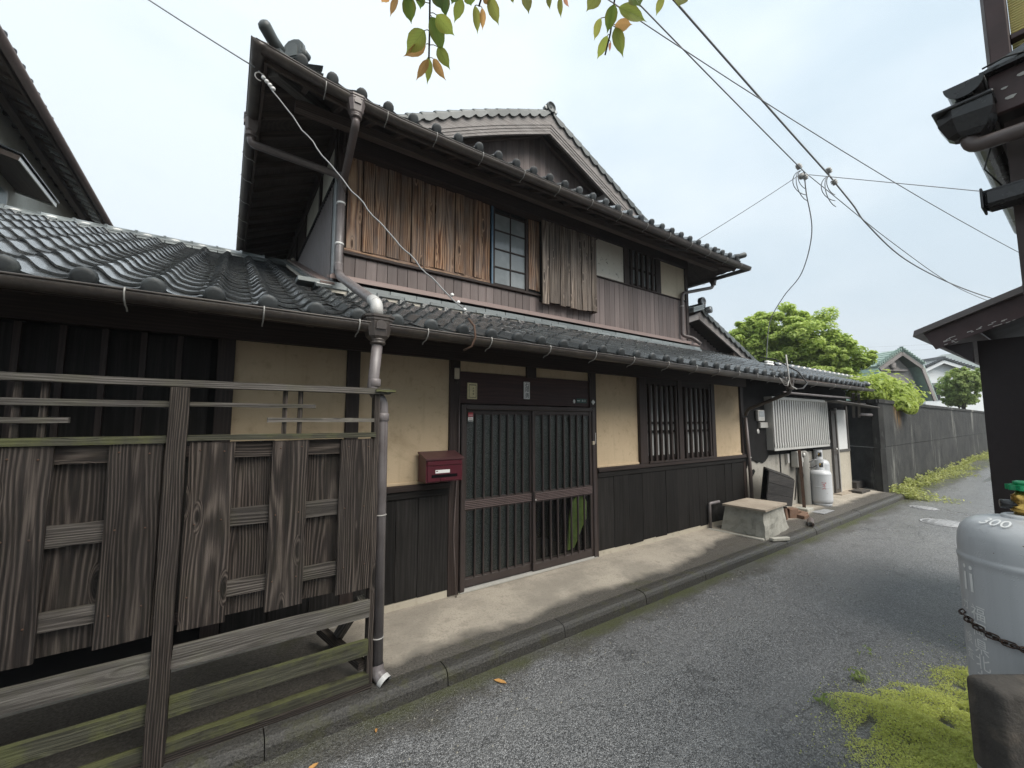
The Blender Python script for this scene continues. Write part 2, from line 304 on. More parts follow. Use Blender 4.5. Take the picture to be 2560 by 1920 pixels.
def pavement():
    g = NG('pavement'); p = g.geo(); s = g.n('SeparateXYZ'); g.set(s.inputs[0], p)
    a = g.noise(p, 2.2, 5, .6); f = g.noise(p, 70, 4, .65); m_ = g.noise(p, 9, 5, .65)
    dry = g.mix(g.ramp(a, [(.35, 0.0), (.7, 1.0)]), (.385, .345, .285), (.295, .265, .22))
    dry = g.mix(g.ramp(f, [(.5, 0.0), (.75, .7)]), dry, (.14, .12, .095))
    dry = g.mix(g.math('MULTIPLY', g.ramp(m_, [(.54, 0.0), (.68, 1.0)]), .5), dry, (.19, .165, .135))
    damp = g.noise(p, 1.1, 6, .7); dry = g.mix(g.math('MULTIPLY', g.ramp(damp, [(.48, 0.0), (.62, 1.0)]), .55), dry, (.21, .19, .16))
    wet = g.mix(g.ramp(f, [(.35, 0.0), (.7, 1.0)]), (.05, .046, .040), (.135, .125, .11))
    mo = g.ramp(g.noise(p, 3.1, 5, .7), [(.55, 0.0), (.7, 1.0)]); wet = g.mix(g.math('MULTIPLY', mo, .6), wet, (.055, .055, .025))
    # rain has soaked the strip beyond the drip line of the eaves and all below the fence
    e = g.math('ADD', s.outputs['Y'], g.math('MULTIPLY', g.math('SUBTRACT', g.noise(p, 1.3, 5, .6), .5), .55))
    far = g.math('MULTIPLY', g.math('SUBTRACT', s.outputs['X'], 4.2, clamp=True), .22)
    far = g.math('MINIMUM', far, .22)
    wf = g.ramp(g.math('ADD', g.math('MULTIPLY', e, -1.0), far), [(.60, 0.0), (.72, 1.0)])
    lf = g.ramp(g.math('MULTIPLY_ADD', g.math('ADD', s.outputs['X'], g.math('MULTIPLY', g.noise(p, 2.0, 4), .4)), -1.0, 1.6), [(.35, 0.0), (.75, 1.0)])
    wf = g.math('MAXIMUM', wf, lf)
    c = g.mix(wf, dry, wet)
    g.pbr(c, g.math('MULTIPLY_ADD', wf, -.35, .85), g.bump(g.math('ADD', f, g.math('MULTIPLY', m_, .8)), .5, .008), spec=.4)
pavement()
def kerbmat():
    g = NG('kerb_stone'); p = g.geo(); f = g.noise(p, 85, 4, .7); m_ = g.noise(p, 7, 5, .65)
    c = g.mix(g.ramp(f, [(.35, 0.0), (.72, 1.0)]), (.016, .015, .013), (.085, .08, .072))
    c = g.mix(g.math('MULTIPLY', g.ramp(m_, [(.52, 0.0), (.68, 1.0)]), .6), c, (.055, .055, .02))
    g.pbr(c, .5, g.bump(f, .8, .008), spec=.45)
kerbmat()
def concwall(name, hz):
    g = NG(name); p = g.geo()
    st = g.noise(g.map(p, (.8, .8, .16)), 1.0, 7, .75); st2 = g.noise(g.map(p, (9.0, 9.0, .5)), 1.0, 4, .6); a = g.noise(p, 2.0, 6, .65); f = g.noise(p, 35, 4, .65)
    c = g.mix(g.ramp(a, [(.3, 0.0), (.75, 1.0)]), (.012, .012, .012), (.05, .05, .046))
    c = g.mix(g.math('MULTIPLY', g.ramp(st, [(.55, 0.0), (.72, 1.0)]), .9), c, g.mix(f, (.20, .20, .18), (.36, .355, .32)))
    c = g.mix(g.math('MULTIPLY', g.ramp(st2, [(.66, 0.0), (.8, 1.0)]), .25), c, (.17, .17, .155))
    s = g.n('SeparateXYZ'); g.set(s.inputs[0], p)
    ox = g.math('SUBTRACT', 1.0, g.math('MULTIPLY', g.math('ABSOLUTE', g.math('SUBTRACT', s.outputs['X'], 14.5)), 1.9), clamp=True); oz = g.math('MULTIPLY', g.math('SUBTRACT', s.outputs['Z'], 1.35), 1.5, clamp=True)
    of = g.math('MULTIPLY', g.math('MULTIPLY', ox, oz), g.ramp(g.noise(g.map(p, (11, 11, .8)), 1.0, 5, .7), [(.45, 0.0), (.6, 1.0)]))
    c = g.mix(g.math('MULTIPLY', of, 1.6, clamp=True), c, (.27, .14, .03))
    g.pbr(c, .75, g.bump(g.math('ADD', a, g.math('MULTIPLY', f, .5)), .5, .02), spec=.3)
concwall('wall_concrete', 0)

def leafmat(name, c1, c2, trans=.45, use_color=False, scale=1.2, c3=None):
    g = NG(name); p = g.geo(); a = g.noise(p, scale, 4, .6); r = g.n('NewGeometry').outputs['Random Per Island']
    c = g.mix(g.ramp(a, [(.35, 0.0), (.65, 1.0)]), c1, c2)
    c = g.mix(g.math('MULTIPLY', r, .5), c, c3 or [x * .55 for x in c1])
    if use_color: c = g.n('ObjectInfo').outputs['Color']
    d = g.n('BsdfPrincipled', {'Roughness': .42, 'Specular IOR Level': .4}); g.set(d.inputs['Base Color'], c)
    t = g.n('BsdfTranslucent'); g.set(t.inputs['Color'], c)
    ms = g.n('MixShader', {0: trans}); g.t.links.new(d.outputs[0], ms.inputs[1]); g.t.links.new(t.outputs[0], ms.inputs[2])
    g.t.links.new(ms.outputs[0], g.out.inputs['Surface']); return g
leafmat('leaf_lime', (.46, .58, .13), (.60, .70, .20), .5, c3=(.21, .33, .07))
leafmat('leaf_yellow', (.52, .60, .15), (.40, .50, .10), .5, c3=(.20, .28, .05))
leafmat('leaf_mid', (.36, .46, .16), (.48, .56, .21), .5, c3=(.18, .26, .08))
leafmat('leaf_moss', (.86, .92, .32), (.76, .83, .25), .5, scale=5, c3=(.40, .36, .12))
leafmat('leaf_weed', (.32, .37, .10), (.46, .47, .15), .4, scale=5, c3=(.16, .18, .06))
simple('bark', (.07, .055, .045), .9, 0, .2, 20, .5, .5)

def hangleaf():
    g = NG('hang_leaf')
    at = g.n('Attribute', attribute_name='grain').outputs['Vector']; s = g.n('SeparateXYZ'); g.set(s.inputs[0], at)
    base = g.n('ObjectInfo').outputs['Color']
    ay = g.math('ABSOLUTE', s.outputs['Y'])
    # side veins sweep forward from the midrib
    ph = g.math('MULTIPLY', g.math('SUBTRACT', s.outputs['X'], g.math('MULTIPLY', ay, .9)), 7.0)
    vein = g.ramp(g.math('ABSOLUTE', g.math('SUBTRACT', g.math('FRACT', ph), .5)), [(.0, 1.0), (.09, 0.0)])
    mid = g.ramp(ay, [(.0, 1.0), (.022, 0.0)])
    vf = g.math('MAXIMUM', vein, mid)
    nz_ = g.noise(at, 4.0, 4, .6); rnd = g.n('ObjectInfo').outputs['Random']
    edge = g.ramp(ay, [(.22, 0.0), (.36, 1.0)])
    c = g.mix(g.math('MULTIPLY', edge, .18), base, (.36, .14, .04))
    c = g.mix(g.math('MULTIPLY', nz_, .35), c, g.mix(1.0, base, (.45, .55, .4), 'MULTIPLY'))
    c = g.mix(g.math('MULTIPLY', vf, .5), c, g.mix(1.0, base, (.42, .42, .4), 'MULTIPLY'))
    d = g.n('BsdfPrincipled', {'Roughness': .35, 'Specular IOR Level': .45}); g.set(d.inputs['Base Color'], c)
    g.set(d.inputs['Normal'], g.bump(g.math('MULTIPLY', vf, -1.0), .35, .003))
    t = g.n('BsdfTranslucent'); g.set(t.inputs['Color'], c)
    ms = g.n('MixShader', {0: .45}); g.t.links.new(d.outputs[0], ms.inputs[1]); g.t.links.new(t.outputs[0], ms.inputs[2])
    g.t.links.new(ms.outputs[0], g.out.inputs['Surface'])
hangleaf()
g = NG('pane_pale'); p_ = g.geo(); a_ = g.noise(p_, 3, 3); c_ = g.mix(g.ramp(a_, [(.4, 0.0), (.6, 1.0)]), (.21, .23, .235), (.29, .31, .315)); g.pbr(c_, .12, spec=.6)
g = NG('frost_sparkle'); p_ = g.geo(); v_ = g.n('TexVoronoi', {'Scale': 110.0}); g.set(v_.inputs['Vector'], p_)
c_ = g.mix(g.ramp(v_.outputs['Distance'], [(.15, 0.0), (.6, 1.0)]), (.185, .20, .194), (.06, .067, .065)); g.pbr(c_, .45, g.bump(v_.outputs['Distance'], .25, .004), spec=.4)  # sparkle of the patterned glass painted as speckle in the backing colour
simple('frosted_brown', (.11, .105, .10), .45, 0, .4, 12, .4, .02, (.07, .066, .06)); simple('alu_brown', (.085, .075, .066), .4, .3); simple('window_pale', (.3, .32, .33), .15)
simple('rust_stain', (.26, .12, .02), .8, 0, .2, 12, .8, .1, (.05, .045, .03)); simple('grit', (.30, .285, .24), .8); simple('dead_leaf', (.50, .27, .09), .7, 0, .3, 60, .5)
simple('grey_plank_far', (.30, .29, .27), .8, 0, .2, 9, .5, .1, (.18, .175, .165), streak=.6); simple('shed_board_dull', (.075, .058, .055), .6, 0, .3, 12, .4, .1)
simple('shed_roof', (.16, .14, .135), .45, .2, .5, 8, .4); simple('peel', (.55, .53, .50), .6); simple('chain_steel', (.045, .034, .03), .45, .6, .5, 60, .6, .2, (.10, .045, .025)); simple('teal_dull', (.20, .27, .27), .3); simple('stalk', (.16, .10, .05), .6)
wood('crate_wood', (.008, .007, .007), (.022, .02, .019), (.055, .05, .046), grey=(.05, .047, .044), grey_amt=.4, ring=50, contrast=1.2, bumps=.5)
# ------------------------------------------------------------------ geometry helpers
# every object's own matrix is its world matrix; the parent inverse cancels the parent's
def link(o, parent=None):
    COL.objects.link(o)
    if parent is not None:
        o.parent = parent; o.matrix_parent_inverse = parent.matrix_basis.inverted()
    return o
def thing(name, loc, label, cat, group=None):
    o = bpy.data.objects.new(name, None); o.empty_display_size = .2; o.location = loc; link(o)
    return tag(o, label, cat, group)
def tag(o, label=None, cat=None, group=None, kind=None):
    if label: o['label'] = label
    if cat: o['category'] = cat
    if group: o['group'] = group
    if kind: o['kind'] = kind
    return o
def grain(me):
    if not me.vertices: return
    mn = [min(v.co[i] for v in me.vertices) for i in range(3)]; mx_ = [max(v.co[i] for v in me.vertices) for i in range(3)]
    order = sorted(range(3), key=lambda i: -(mx_[i] - mn[i]))
    a = me.attributes.new('grain', 'FLOAT_VECTOR', 'POINT')
    vals = []
    for v in me.vertices: vals += [v.co[order[0]], v.co[order[1]], v.co[order[2]]]
    a.data.foreach_set('vector', vals)
def mesh(name, V, F, mat, smooth=False, grained=True):
    me = bpy.data.meshes.new(name); me.from_pydata([tuple(v) for v in V], [], F); me.update()
    if isinstance(mat, (list, tuple)):
        for m in mat: me.materials.append(MAT[m])
    else: me.materials.append(MAT[mat])
    if smooth: me.polygons.foreach_set('use_smooth', [True] * len(me.polygons))
    if grained: grain(me)
    return me
def inst(name, me, parent=None, M=None):
    o = bpy.data.objects.new(name, me)
    if M is not None: o.matrix_basis = M
    return link(o, parent)
def mk(name, V, F, mat, parent=None, smooth=False):
    V = [Vector(v) for v in V]
    c = Vector([(min(v[i] for v in V) + max(v[i] for v in V)) / 2 for i in range(3)])
    return inst(name, mesh(name, [v - c for v in V], F, mat, smooth), parent, Matrix.Translation(c))
BOXF = [(0, 3, 2, 1), (4, 5, 6, 7), (0, 1, 5, 4), (1, 2, 6, 5), (2, 3, 7, 6), (3, 0, 4, 7)]
_bc = {}
def boxmesh(dx, dy, dz, mat, bev=0.0):
    key = (round(dx, 4), round(dy, 4), round(dz, 4), mat, bev)
    if key in _bc: return _bc[key]
    V = [(x * dx / 2, y * dy / 2, z * dz / 2) for z in (-1, 1) for x, y in ((-1, -1), (1, -1), (1, 1), (-1, 1))]
    if bev:
        bm = bmesh.new(); vs_ = [bm.verts.new(v) for v in V]
        for f in BOXF: bm.faces.new([vs_[i] for i in f])
        bmesh.ops.bevel(bm, geom=bm.edges[:], offset=min(bev, .3 * min(dx, dy, dz)), segments=1, affect='EDGES', profile=.5)
        me = bpy.data.meshes.new('box'); bm.to_mesh(me); bm.free(); me.materials.append(MAT[mat]); grain(me)
    else: me = mesh('box', V, BOXF, mat)
    _bc[key] = me; return me
def box(name, x0, x1, y0, y1, z0, z1, mat, parent=None, bev=0.0, rot=None):
    M = Matrix.Translation(((x0 + x1) / 2, (y0 + y1) / 2, (z0 + z1) / 2))
    if rot is not None: M = M @ rot
    return inst(name, boxmesh(x1 - x0, y1 - y0, z1 - z0, mat, bev), parent, M)
def bar(name, a, b, w, h, mat, parent=None, bev=0.0, up=(0, 0, 1)):
    a, b = Vector(a), Vector(b); d = b - a; L_ = d.length; x = d.normalized(); u = Vector(up)
    y = u.cross(x).normalized(); z = x.cross(y)
    M = Matrix((x, y, z)).transposed().to_4x4(); M.translation = (a + b) / 2
    return inst(name, boxmesh(L_, w, h, mat, bev), parent, M)
def rough_board(name, x0, x1, y0, y1, z0, z1, mat, parent, amp=.006, n=10, vertical=True):
    # a plank with uneven edges and ends; length along z (vertical) or x
    V, F = [], []
    Lr = (z0, z1) if vertical else (x0, x1); Wr = (x0, x1) if vertical else (z0, z1)
    s = random.random() * 50
    for i in range(n + 1):
        t = i / n; l = Lr[0] + (Lr[1] - Lr[0]) * t
        e0 = Wr[0] + amp * .6 * math.sin(s + 9 * t) * .5 + random.uniform(-1, 1) * amp * .35; e1 = Wr[1] + amp * .6 * math.sin(s * 1.7 + 8 * t) * .5 + random.uniform(-1, 1) * amp * .35
        l0, l1 = l, l
        if i in (0, n): l0 += random.uniform(-1, 1) * amp; l1 += random.uniform(-1, 1) * amp
        for (w_, l_, y_) in ((e0, l0, y0), (e1, l1, y0), (e1, l1, y1), (e0, l0, y1)):
            V.append((w_, y_, l_) if vertical else (l_, y_, w_))
    for i in range(n):
        a = 4 * i; b = a + 4
        for k in range(4):
            q = (a + k, a + (k + 1) % 4, b + (k + 1) % 4, b + k); F.append(q if vertical else q[::-1])
    F += [(3, 2, 1, 0), (4 * n, 4 * n + 1, 4 * n + 2, 4 * n + 3)] if vertical else [(0, 1, 2, 3), (4 * n + 3, 4 * n + 2, 4 * n + 1, 4 * n)]
    return mk(name, V, F, mat, parent)
def tube(name, pts, r, mat, parent=None, n=10, caps=True, smooth=True, retmesh=False):
    pts = [Vector(p) for p in pts]; m = len(pts); rs = r if isinstance(r, (list, tuple)) else [r] * m
    V, F = [], []; prev = None
    for i, p in enumerate(pts):
        d = ((pts[min(i + 1, m - 1)] - pts[max(i - 1, 0)])).normalized()
        if prev is None: a = d.orthogonal().normalized()
        else: a = (prev - d * prev.dot(d)).normalized()
        prev = a; b = d.cross(a)
        for k in range(n):
            t = 2 * math.pi * k / n; V.append(p + (a * math.cos(t) + b * math.sin(t)) * rs[i])
    for i in range(m - 1):
        for k in range(n):
            F.append((i * n + k, i * n + (k + 1) % n, (i + 1) * n + (k + 1) % n, (i + 1) * n + k))
    if caps: F += [tuple(range(n))[::-1], tuple(range((m - 1) * n, m * n))]
    if retmesh: return V, F
    o = mk(name, V, F, mat, parent, smooth)
    return o
def bend(pts, rad=.06, k=4):
    # round the corners of a polyline
    P = [Vector(p) for p in pts]; out = [P[0]]
    for i in range(1, len(P) - 1):
        a, b, c = P[i - 1], P[i], P[i + 1]; da = (a - b); dc = (c - b); r_ = min(rad, da.length * .45, dc.length * .45)
        p0 = b + da.normalized() * r_; p2 = b + dc.normalized() * r_
        for j in range(k + 1):
            t = j / k; out.append(p0 * (1 - t) ** 2 + b * 2 * t * (1 - t) + p2 * t * t)
    return out + [P[-1]]
def sag(a, b, s, n=16):
    a, b = Vector(a), Vector(b)
    return [a.lerp(b, i / n) - Vector((0, 0, 4 * s * (i / n) * (1 - i / n))) for i in range(n + 1)]
def lathe(name, prof, at, mat, parent=None, n=24, smooth=True, M=None, sharp=False):
    V, F = [], []
    for r_, z in prof:
        for k in range(n): V.append((r_ * math.cos(2 * math.pi * k / n), r_ * math.sin(2 * math.pi * k / n), z))
    for i in range(len(prof) - 1):
        for k in range(n): F.append((i * n + k, i * n + (k + 1) % n, (i + 1) * n + (k + 1) % n, (i + 1) * n + k))
    F += [tuple(range(n))[::-1], tuple(range((len(prof) - 1) * n, len(prof) * n))]
    me = mesh(name, V, F, mat, smooth)
    return inst(name, me, parent, Matrix.Translation(Vector(at)) @ (M or Matrix()))
def prism(name, poly, ext, mat, parent=None, smooth=False):
    # poly: 3D points of one face, ext: extrusion vector
    ext = Vector(ext); P = [Vector(p) for p in poly]; n = len(P)
    V = P + [p + ext for p in P]
    nrm = Vector((0, 0, 0))
    for i in range(n): nrm += P[i].cross(P[(i + 1) % n])
    F = [tuple(range(n))[::-1], tuple(range(n, 2 * n))] + [(i, (i + 1) % n, n + (i + 1) % n, n + i) for i in range(n)]
    if nrm.dot(ext) < 0: F = [f[::-1] for f in F]
    return mk(name, V, F, mat, parent, smooth)
def quad(name, a, b, c, d, mat, parent=None):
    return mk(name, [a, b, c, d], [(0, 1, 2, 3)], mat, parent)
class MB:
    def __init__(s): s.V, s.F = [], []
    def add(s, V, F, M=None):
        b = len(s.V); s.V += [(M @ Vector(v)) if M is not None else Vector(v) for v in V]; s.F += [tuple(i + b for i in f) for f in F]
    def addmesh(s, me, M=None): s.add([v.co for v in me.vertices], [tuple(p.vertices) for p in me.polygons], M)
    def build(s, name, mat, parent=None, smooth=False): return mk(name, s.V, s.F, mat, parent, smooth)
def frame(o, x, y, z):
    M = Matrix((Vector(x), Vector(y), Vector(z))).transposed().to_4x4(); M.translation = Vector(o); return M
# camera projection in the photograph's 2560 x 1920 pixels, used only to choose which tiles show largest
_f = Vector((math.sin(YAW) * math.cos(PITCH), math.cos(YAW) * math.cos(PITCH), math.sin(PITCH))); _r = Vector((math.cos(YAW), -math.sin(YAW), 0)); _u = _r.cross(_f)
def inview(p, pad=60):
    v = Vector(p) - CAM; w = v.dot(_f)
    if w < .1: return False
    return -pad < 1280 + FPX * v.dot(_r) / w < 2560 + pad and -pad < 960 - FPX * v.dot(_u) / w < 1920 + pad

# ------------------------------------------------------------------ text as thin mesh
def textmesh(s, size):
    cu = bpy.data.curves.new('txt', 'FONT'); cu.body = s; cu.size = size; cu.align_x = 'CENTER'; cu.align_y = 'CENTER'; cu.resolution_u = 3
    ob = bpy.data.objects.new('txt', cu); COL.objects.link(ob)
    dg = bpy.context.evaluated_depsgraph_get(); me = ob.evaluated_get(dg).to_mesh()
    V = [v.co.copy() for v in me.vertices]; F = [tuple(p.vertices) for p in me.polygons]
    ob.evaluated_get(dg).to_mesh_clear(); bpy.data.objects.remove(ob); bpy.data.curves.remove(cu)
    return V, F
def text_on(name, s, size, O, X, Y, mat, parent):
    V, F = textmesh(s, size)
    if not V: return None
    O, X, Y = Vector(O), Vector(X), Vector(Y)
    return mk(name, [O + X * v.x + Y * v.y for v in V], F, mat, parent)

# ------------------------------------------------------------------ roof tiles
TW, TE = .2655, .235        # working width and exposed length
def prof(u):
    u = (u + .5) % 1.0 - .5; a = abs(u)
    if a < .24: return .054 * .5 * (1 + math.cos(math.pi * a / .24))
    return -.015 * math.sin(math.pi * (a - .24) / .52)
US = [-.30, -.22, -.15, -.075, 0, .075, .15, .22, .32, .44, .57, .70]
def tile_data(eave=False, LT=TE + .045, lift=.020, lip=.017):
    V, F = [], []; n = len(US)
    for j, y in enumerate((0.0, LT)):
        for i, u in enumerate(US):
            z = prof(u) + lift * (1 - y / TE) + (.004 if i == 0 else 0) - (.003 if i == n - 1 else 0)
            V.append((u * TW, y, z))
    F += [(i, i + 1, n + i + 1, n + i) for i in range(n - 1)]
    b = len(V)                                   # front lip, separate vertices keep the edge crisp
    d = .045 if eave else lip
    for i, u in enumerate(US):
        z = prof(u) + lift
        V.append((u * TW, 0.0, z)); V.append((u * TW, 0.004, (z - d) if not eave else min(z - lip, -.030 + .018 * math.cos(2 * math.pi * u))))
    F += [(b + 2 * i, b + 2 * i + 1, b + 2 * i + 3, b + 2 * i + 2) for i in range(n - 1)]
    if eave:                                     # domed end of the roll
        c = (0.0, -.004, .034); rr = .053; m = 12; b = len(V)
        rings = [(rr, .02), (rr * 1.0, -.006), (rr * .93, -.013), (rr * .6, -.017)]
        for r_, y in rings:
            for k in range(m): V.append((c[0] + r_ * math.cos(2 * math.pi * k / m), c[1] + y, c[2] + r_ * math.sin(2 * math.pi * k / m)))
        V.append((c[0], c[1] - .018, c[2]))
        for q in range(len(rings) - 1):
            for k in range(m): F.append((b + q * m + k, b + q * m + (k + 1) % m, b + (q + 1) * m + (k + 1) % m, b + (q + 1) * m + k)[::-1])
        for k in range(m): F.append((b + 3 * m + k, b + 3 * m + (k + 1) % m, b + 4 * m)[::-1])
    return V, F
TILE_V, TILE_F = tile_data(); EAVE_V, EAVE_F = tile_data(True)
TILE_ME = mesh('tile', TILE_V, TILE_F, 'tile', True, False); EAVE_ME = mesh('eave_tile', EAVE_V, EAVE_F, ['tile', 'tile_dull'], True, False)
EAVE_ME.polygons.foreach_set('material_index', [0 if i < len(US) - 1 else 1 for i in range(len(EAVE_ME.polygons))])
def jig(a=.004): return random.uniform(-a, a)
def tile_matrix(O, X, Y, Z):
    M = frame(O, X, Y, Z); return M @ Matrix.Rotation(jig(.010), 4, 'Z') @ Matrix.Rotation(jig(.008), 4, 'X') @ Matrix.Rotation(jig(.008), 4, 'Y') @ Matrix.Translation((jig(.0015), jig(.004), jig(.0015)))
def halfround(name, path, r, mat, parent, up=Vector((0, 0, 1)), n=9, thick=.004, ribs=True):
    # open half-round gutter swept along a path; the open side faces up
    P = [Vector(p) for p in path]; V, F = [], []; m = len(P); q = 2 * (n + 1)
    for i, p in enumerate(P):
        d = (P[min(i + 1, m - 1)] - P[max(i - 1, 0)]).normalized(); s = d.cross(up).normalized()
        for rad in (r, r - thick):
            for k in range(n + 1):
                t = math.pi * k / n; V.append(p + s * (math.cos(t) * rad) - up * (math.sin(t) * rad * 1.0))
    for i in range(m - 1):
        a, b = i * q, (i + 1) * q
        for k in range(n): F.append((a + k, a + k + 1, b + k + 1, b + k)); F.append((b + n + 1 + k, b + n + 2 + k, a + n + 2 + k, a + n + 1 + k))
        F.append((a, b, b + n + 1, a + n + 1)); F.append((a + n, a + 2 * n + 1, b + 2 * n + 1, b + n))
    for e in (0, (m - 1) * q): F.append(tuple(e + k for k in range(n + 1)))
    o = mk(name, V, F, mat, parent, True)
    # rolled bead on the outer rim
    bead = [Vector(p) + (P[1] - P[0]).normalized().cross(up).normalized() * r for p in P]
    tube('bead', bead, .006, mat, o, 6)
    return o
def hook(parent, p, out, up=.0):
    # wrought strap hooked over the gutter rim
    p = Vector(p); o = Vector(out)
    tube('bracket', [p + o * .058 + Vector((0, 0, .012)), p + o * .066 + Vector((0, 0, -.012)), p + o * .05 + Vector((0, 0, -.045)), p + o * .02 + Vector((0, 0, -.068)), p - o * .03 + Vector((0, 0, -.075)), p - o * .045 + Vector((0, 0, -.088))], .004, 'wire_light', parent, 6)
def funnel(parent, at, out, w=.17, h=.16, mat='pipe_brown', depth=.12):
    # hopper head under a gutter: flared rim, tapered body, arched panel, short collar
    at = Vector(at); o = Vector(out); s = Vector((-o.y, o.x, 0)); zz = Vector((0, 0, 1))
    def ring(hw, hd, z): return [at + s * a * hw + o * b * hd + zz * z for a, b in ((-1, -1), (1, -1), (1, .55), (.55, 1), (-.55, 1), (-1, .55))]
    V, F = [], []
    lv = [(w / 2 * 1.08, depth / 2 * 1.1, 0), (w / 2 * 1.08, depth / 2 * 1.1, -.014), (w / 2, depth / 2, -.022), (w / 2, depth / 2, -.034), (w / 2 * .94, depth / 2 * .94, -.04), (w / 2 * .72, depth / 2 * .8, -h * .86), (w / 2 * .5, depth / 2 * .6, -h)]
    for a, b, c in lv: V += ring(a, b, c)
    for i in range(len(lv) - 1): F += [(i * 6 + k, i * 6 + (k + 1) % 6, (i + 1) * 6 + (k + 1) % 6, (i + 1) * 6 + k) for k in range(6)]
    F += [tuple(range(6)), tuple(range((len(lv) - 1) * 6, len(lv) * 6))]
    g = mk('hopper', V, F, mat, parent)
    arch = [(-.03, -.09), (.03, -.09), (.03, -.055), (.02, -.04), (0, -.034), (-.02, -.04), (-.03, -.055)]
    k_ = w / .17
    prism('panel', [at + s * x * k_ + o * (depth / 2 * .93 - .012) + zz * z * k_ for x, z in arch], o * .02, mat, g)
    lathe('collar', [(.046, 0), (.052, .006), (.052, .014), (.047, .02), (.052, .026), (.052, .034), (.046, .04)], at - zz * (h + .03), mat, g, 14)
    return g
def thing_part(name, at, parent):
    o = bpy.data.objects.new(name, None); o.empty_display_size = .05; o.location = at; return link(o, parent)
# ------------------------------------------------------------------ ground, road, footpath, kerb
def kerbY(x): return -1.0 + .012 * x
def sheet(name, P, z, mat, kind='structure'):
    o = mk(name, [(x, y, z) for x, y in P], [tuple(range(len(P)))], mat); o['kind'] = kind; return o
sheet('ground', [(-2500, -2500), (2500, -2500), (2500, 2500), (-2500, 2500)], -.26, 'kerb_stone')
sheet('road', [(-40, -9), (70, -9), (70, .4), (-40, .4)], -.15, 'asphalt')
nx = 60; V, F = [], []
for i in range(nx + 1):
    x = -9 + 21.9 * i / nx
    for y, z in ((.30, .004), (-.3, -.012 + .006 * math.sin(x * 2.1)), (kerbY(x) + .14, -.047), (kerbY(x) + .14, -.2)): V.append((x, y, z))
for i in range(nx):
    for k in range(3): a = 4 * i + k; F.append((a, a + 4, a + 5, a + 1)[::-1])
fp = mk('footpath', V, F, 'pavement'); fp['kind'] = 'structure'
# lengths of kerb stone, rounded on the road side, open joints between them
kp = [(-.07, -.16), (-.07, .002), (-.01, .0), (.022, -.007), (.042, -.022), (.054, -.046), (.066, -.16)]
KV = [(x, y, z) for x in (-.522, .522) for y, z in [(-a, b) for a, b in kp]]
nk = len(kp); KF = [tuple(range(nk)), tuple(range(nk, 2 * nk))[::-1]] + [(i, i + nk, (i + 1) % nk + nk, (i + 1) % nk) for i in range(nk)]
kme = mesh('kerb_stone', KV, KF, 'kerb_stone')
kroot = mk('kerb', [(-9, -1.02, -.24), (12.9, kerbY(12.9), -.24), (12.9, kerbY(12.9) + .1, -.24), (-9, -.92, -.24), (-9, -1.02, -.17), (12.9, kerbY(12.9), -.17), (12.9, kerbY(12.9) + .1, -.17), (-9, -.92, -.17)], BOXF, 'kerb_stone'); kroot['kind'] = 'structure'
for i in range(21):
    x = .26 - 1.05 * 9 + 1.05 * i + .525
    if x > 12.6: break
    inst('kerb_stone', kme, kroot, Matrix.Translation((x, kerbY(x) + .07, -.046 + jig(.004))) @ Matrix.Rotation(.012 + jig(.004), 4, 'Z') @ Matrix.Rotation(jig(.004), 4, 'Y'))

# ------------------------------------------------------------------ the wooden house
H = thing('wooden_house', (3.2, 1.5, 0), 'old two-storey wooden house with dark tiled roofs, tan plaster and a front gable', 'house')
S = .40; CT, ST = 1 / math.hypot(1, S), S / math.hypot(1, S); EY = -.72
def lz(y): return 2.292 + S * (y + .7)
UPS = Vector((0, CT, ST)); NRM = Vector((0, -ST, CT)); XA = Vector((1, 0, 0))

# inner core keeps the rooms dark
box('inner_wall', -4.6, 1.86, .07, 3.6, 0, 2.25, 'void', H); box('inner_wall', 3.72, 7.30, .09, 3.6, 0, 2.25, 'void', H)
box('inner_wall', 1.86, 3.72, 1.0, 3.6, 0, 2.25, 'void', H); box('inner_floor', 1.86, 3.72, .05, 1.0, -.2, .0, 'soot_and_gap_shade', H)
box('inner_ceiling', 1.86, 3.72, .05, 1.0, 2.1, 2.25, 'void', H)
# plinth
box('plinth', -4.6, 1.87, -.02, .07, -.2, .055, 'annex_cream', H); box('foundation', -4.6, .80, -.045, -.021, -.2, .12, 'annex_render', H); box('plinth', 3.71, 7.36, -.02, .07, -.2, .055, 'annex_cream', H)
box('door_step', 1.87, 3.71, -.04, .05, -.2, .004, 'annex_cream', H)
# frame members
for n_, x0, x1, z0, z1 in (('post', .82, .925, 0, 2.24), ('post', 1.762, 1.872, 0, 2.24), ('post', 3.63, 3.742, 0, 2.24), ('post', 7.24, 7.335, 0, 2.24), ('post', -.06, .045, 0, 2.24), ('post', 2.682, 2.812, 2.07, 2.24)):
    box(n_, x0, x1, -.03, .07, z0, z1, 'dark_wood', H, .004)
box('beam', -4.6, 7.40, -.06, .07, 2.19, 2.40, 'dark_wood', H)
box('lintel_board', 1.872, 3.63, -.012, .03, 1.775, 2.085, 'lintel_wood', H)
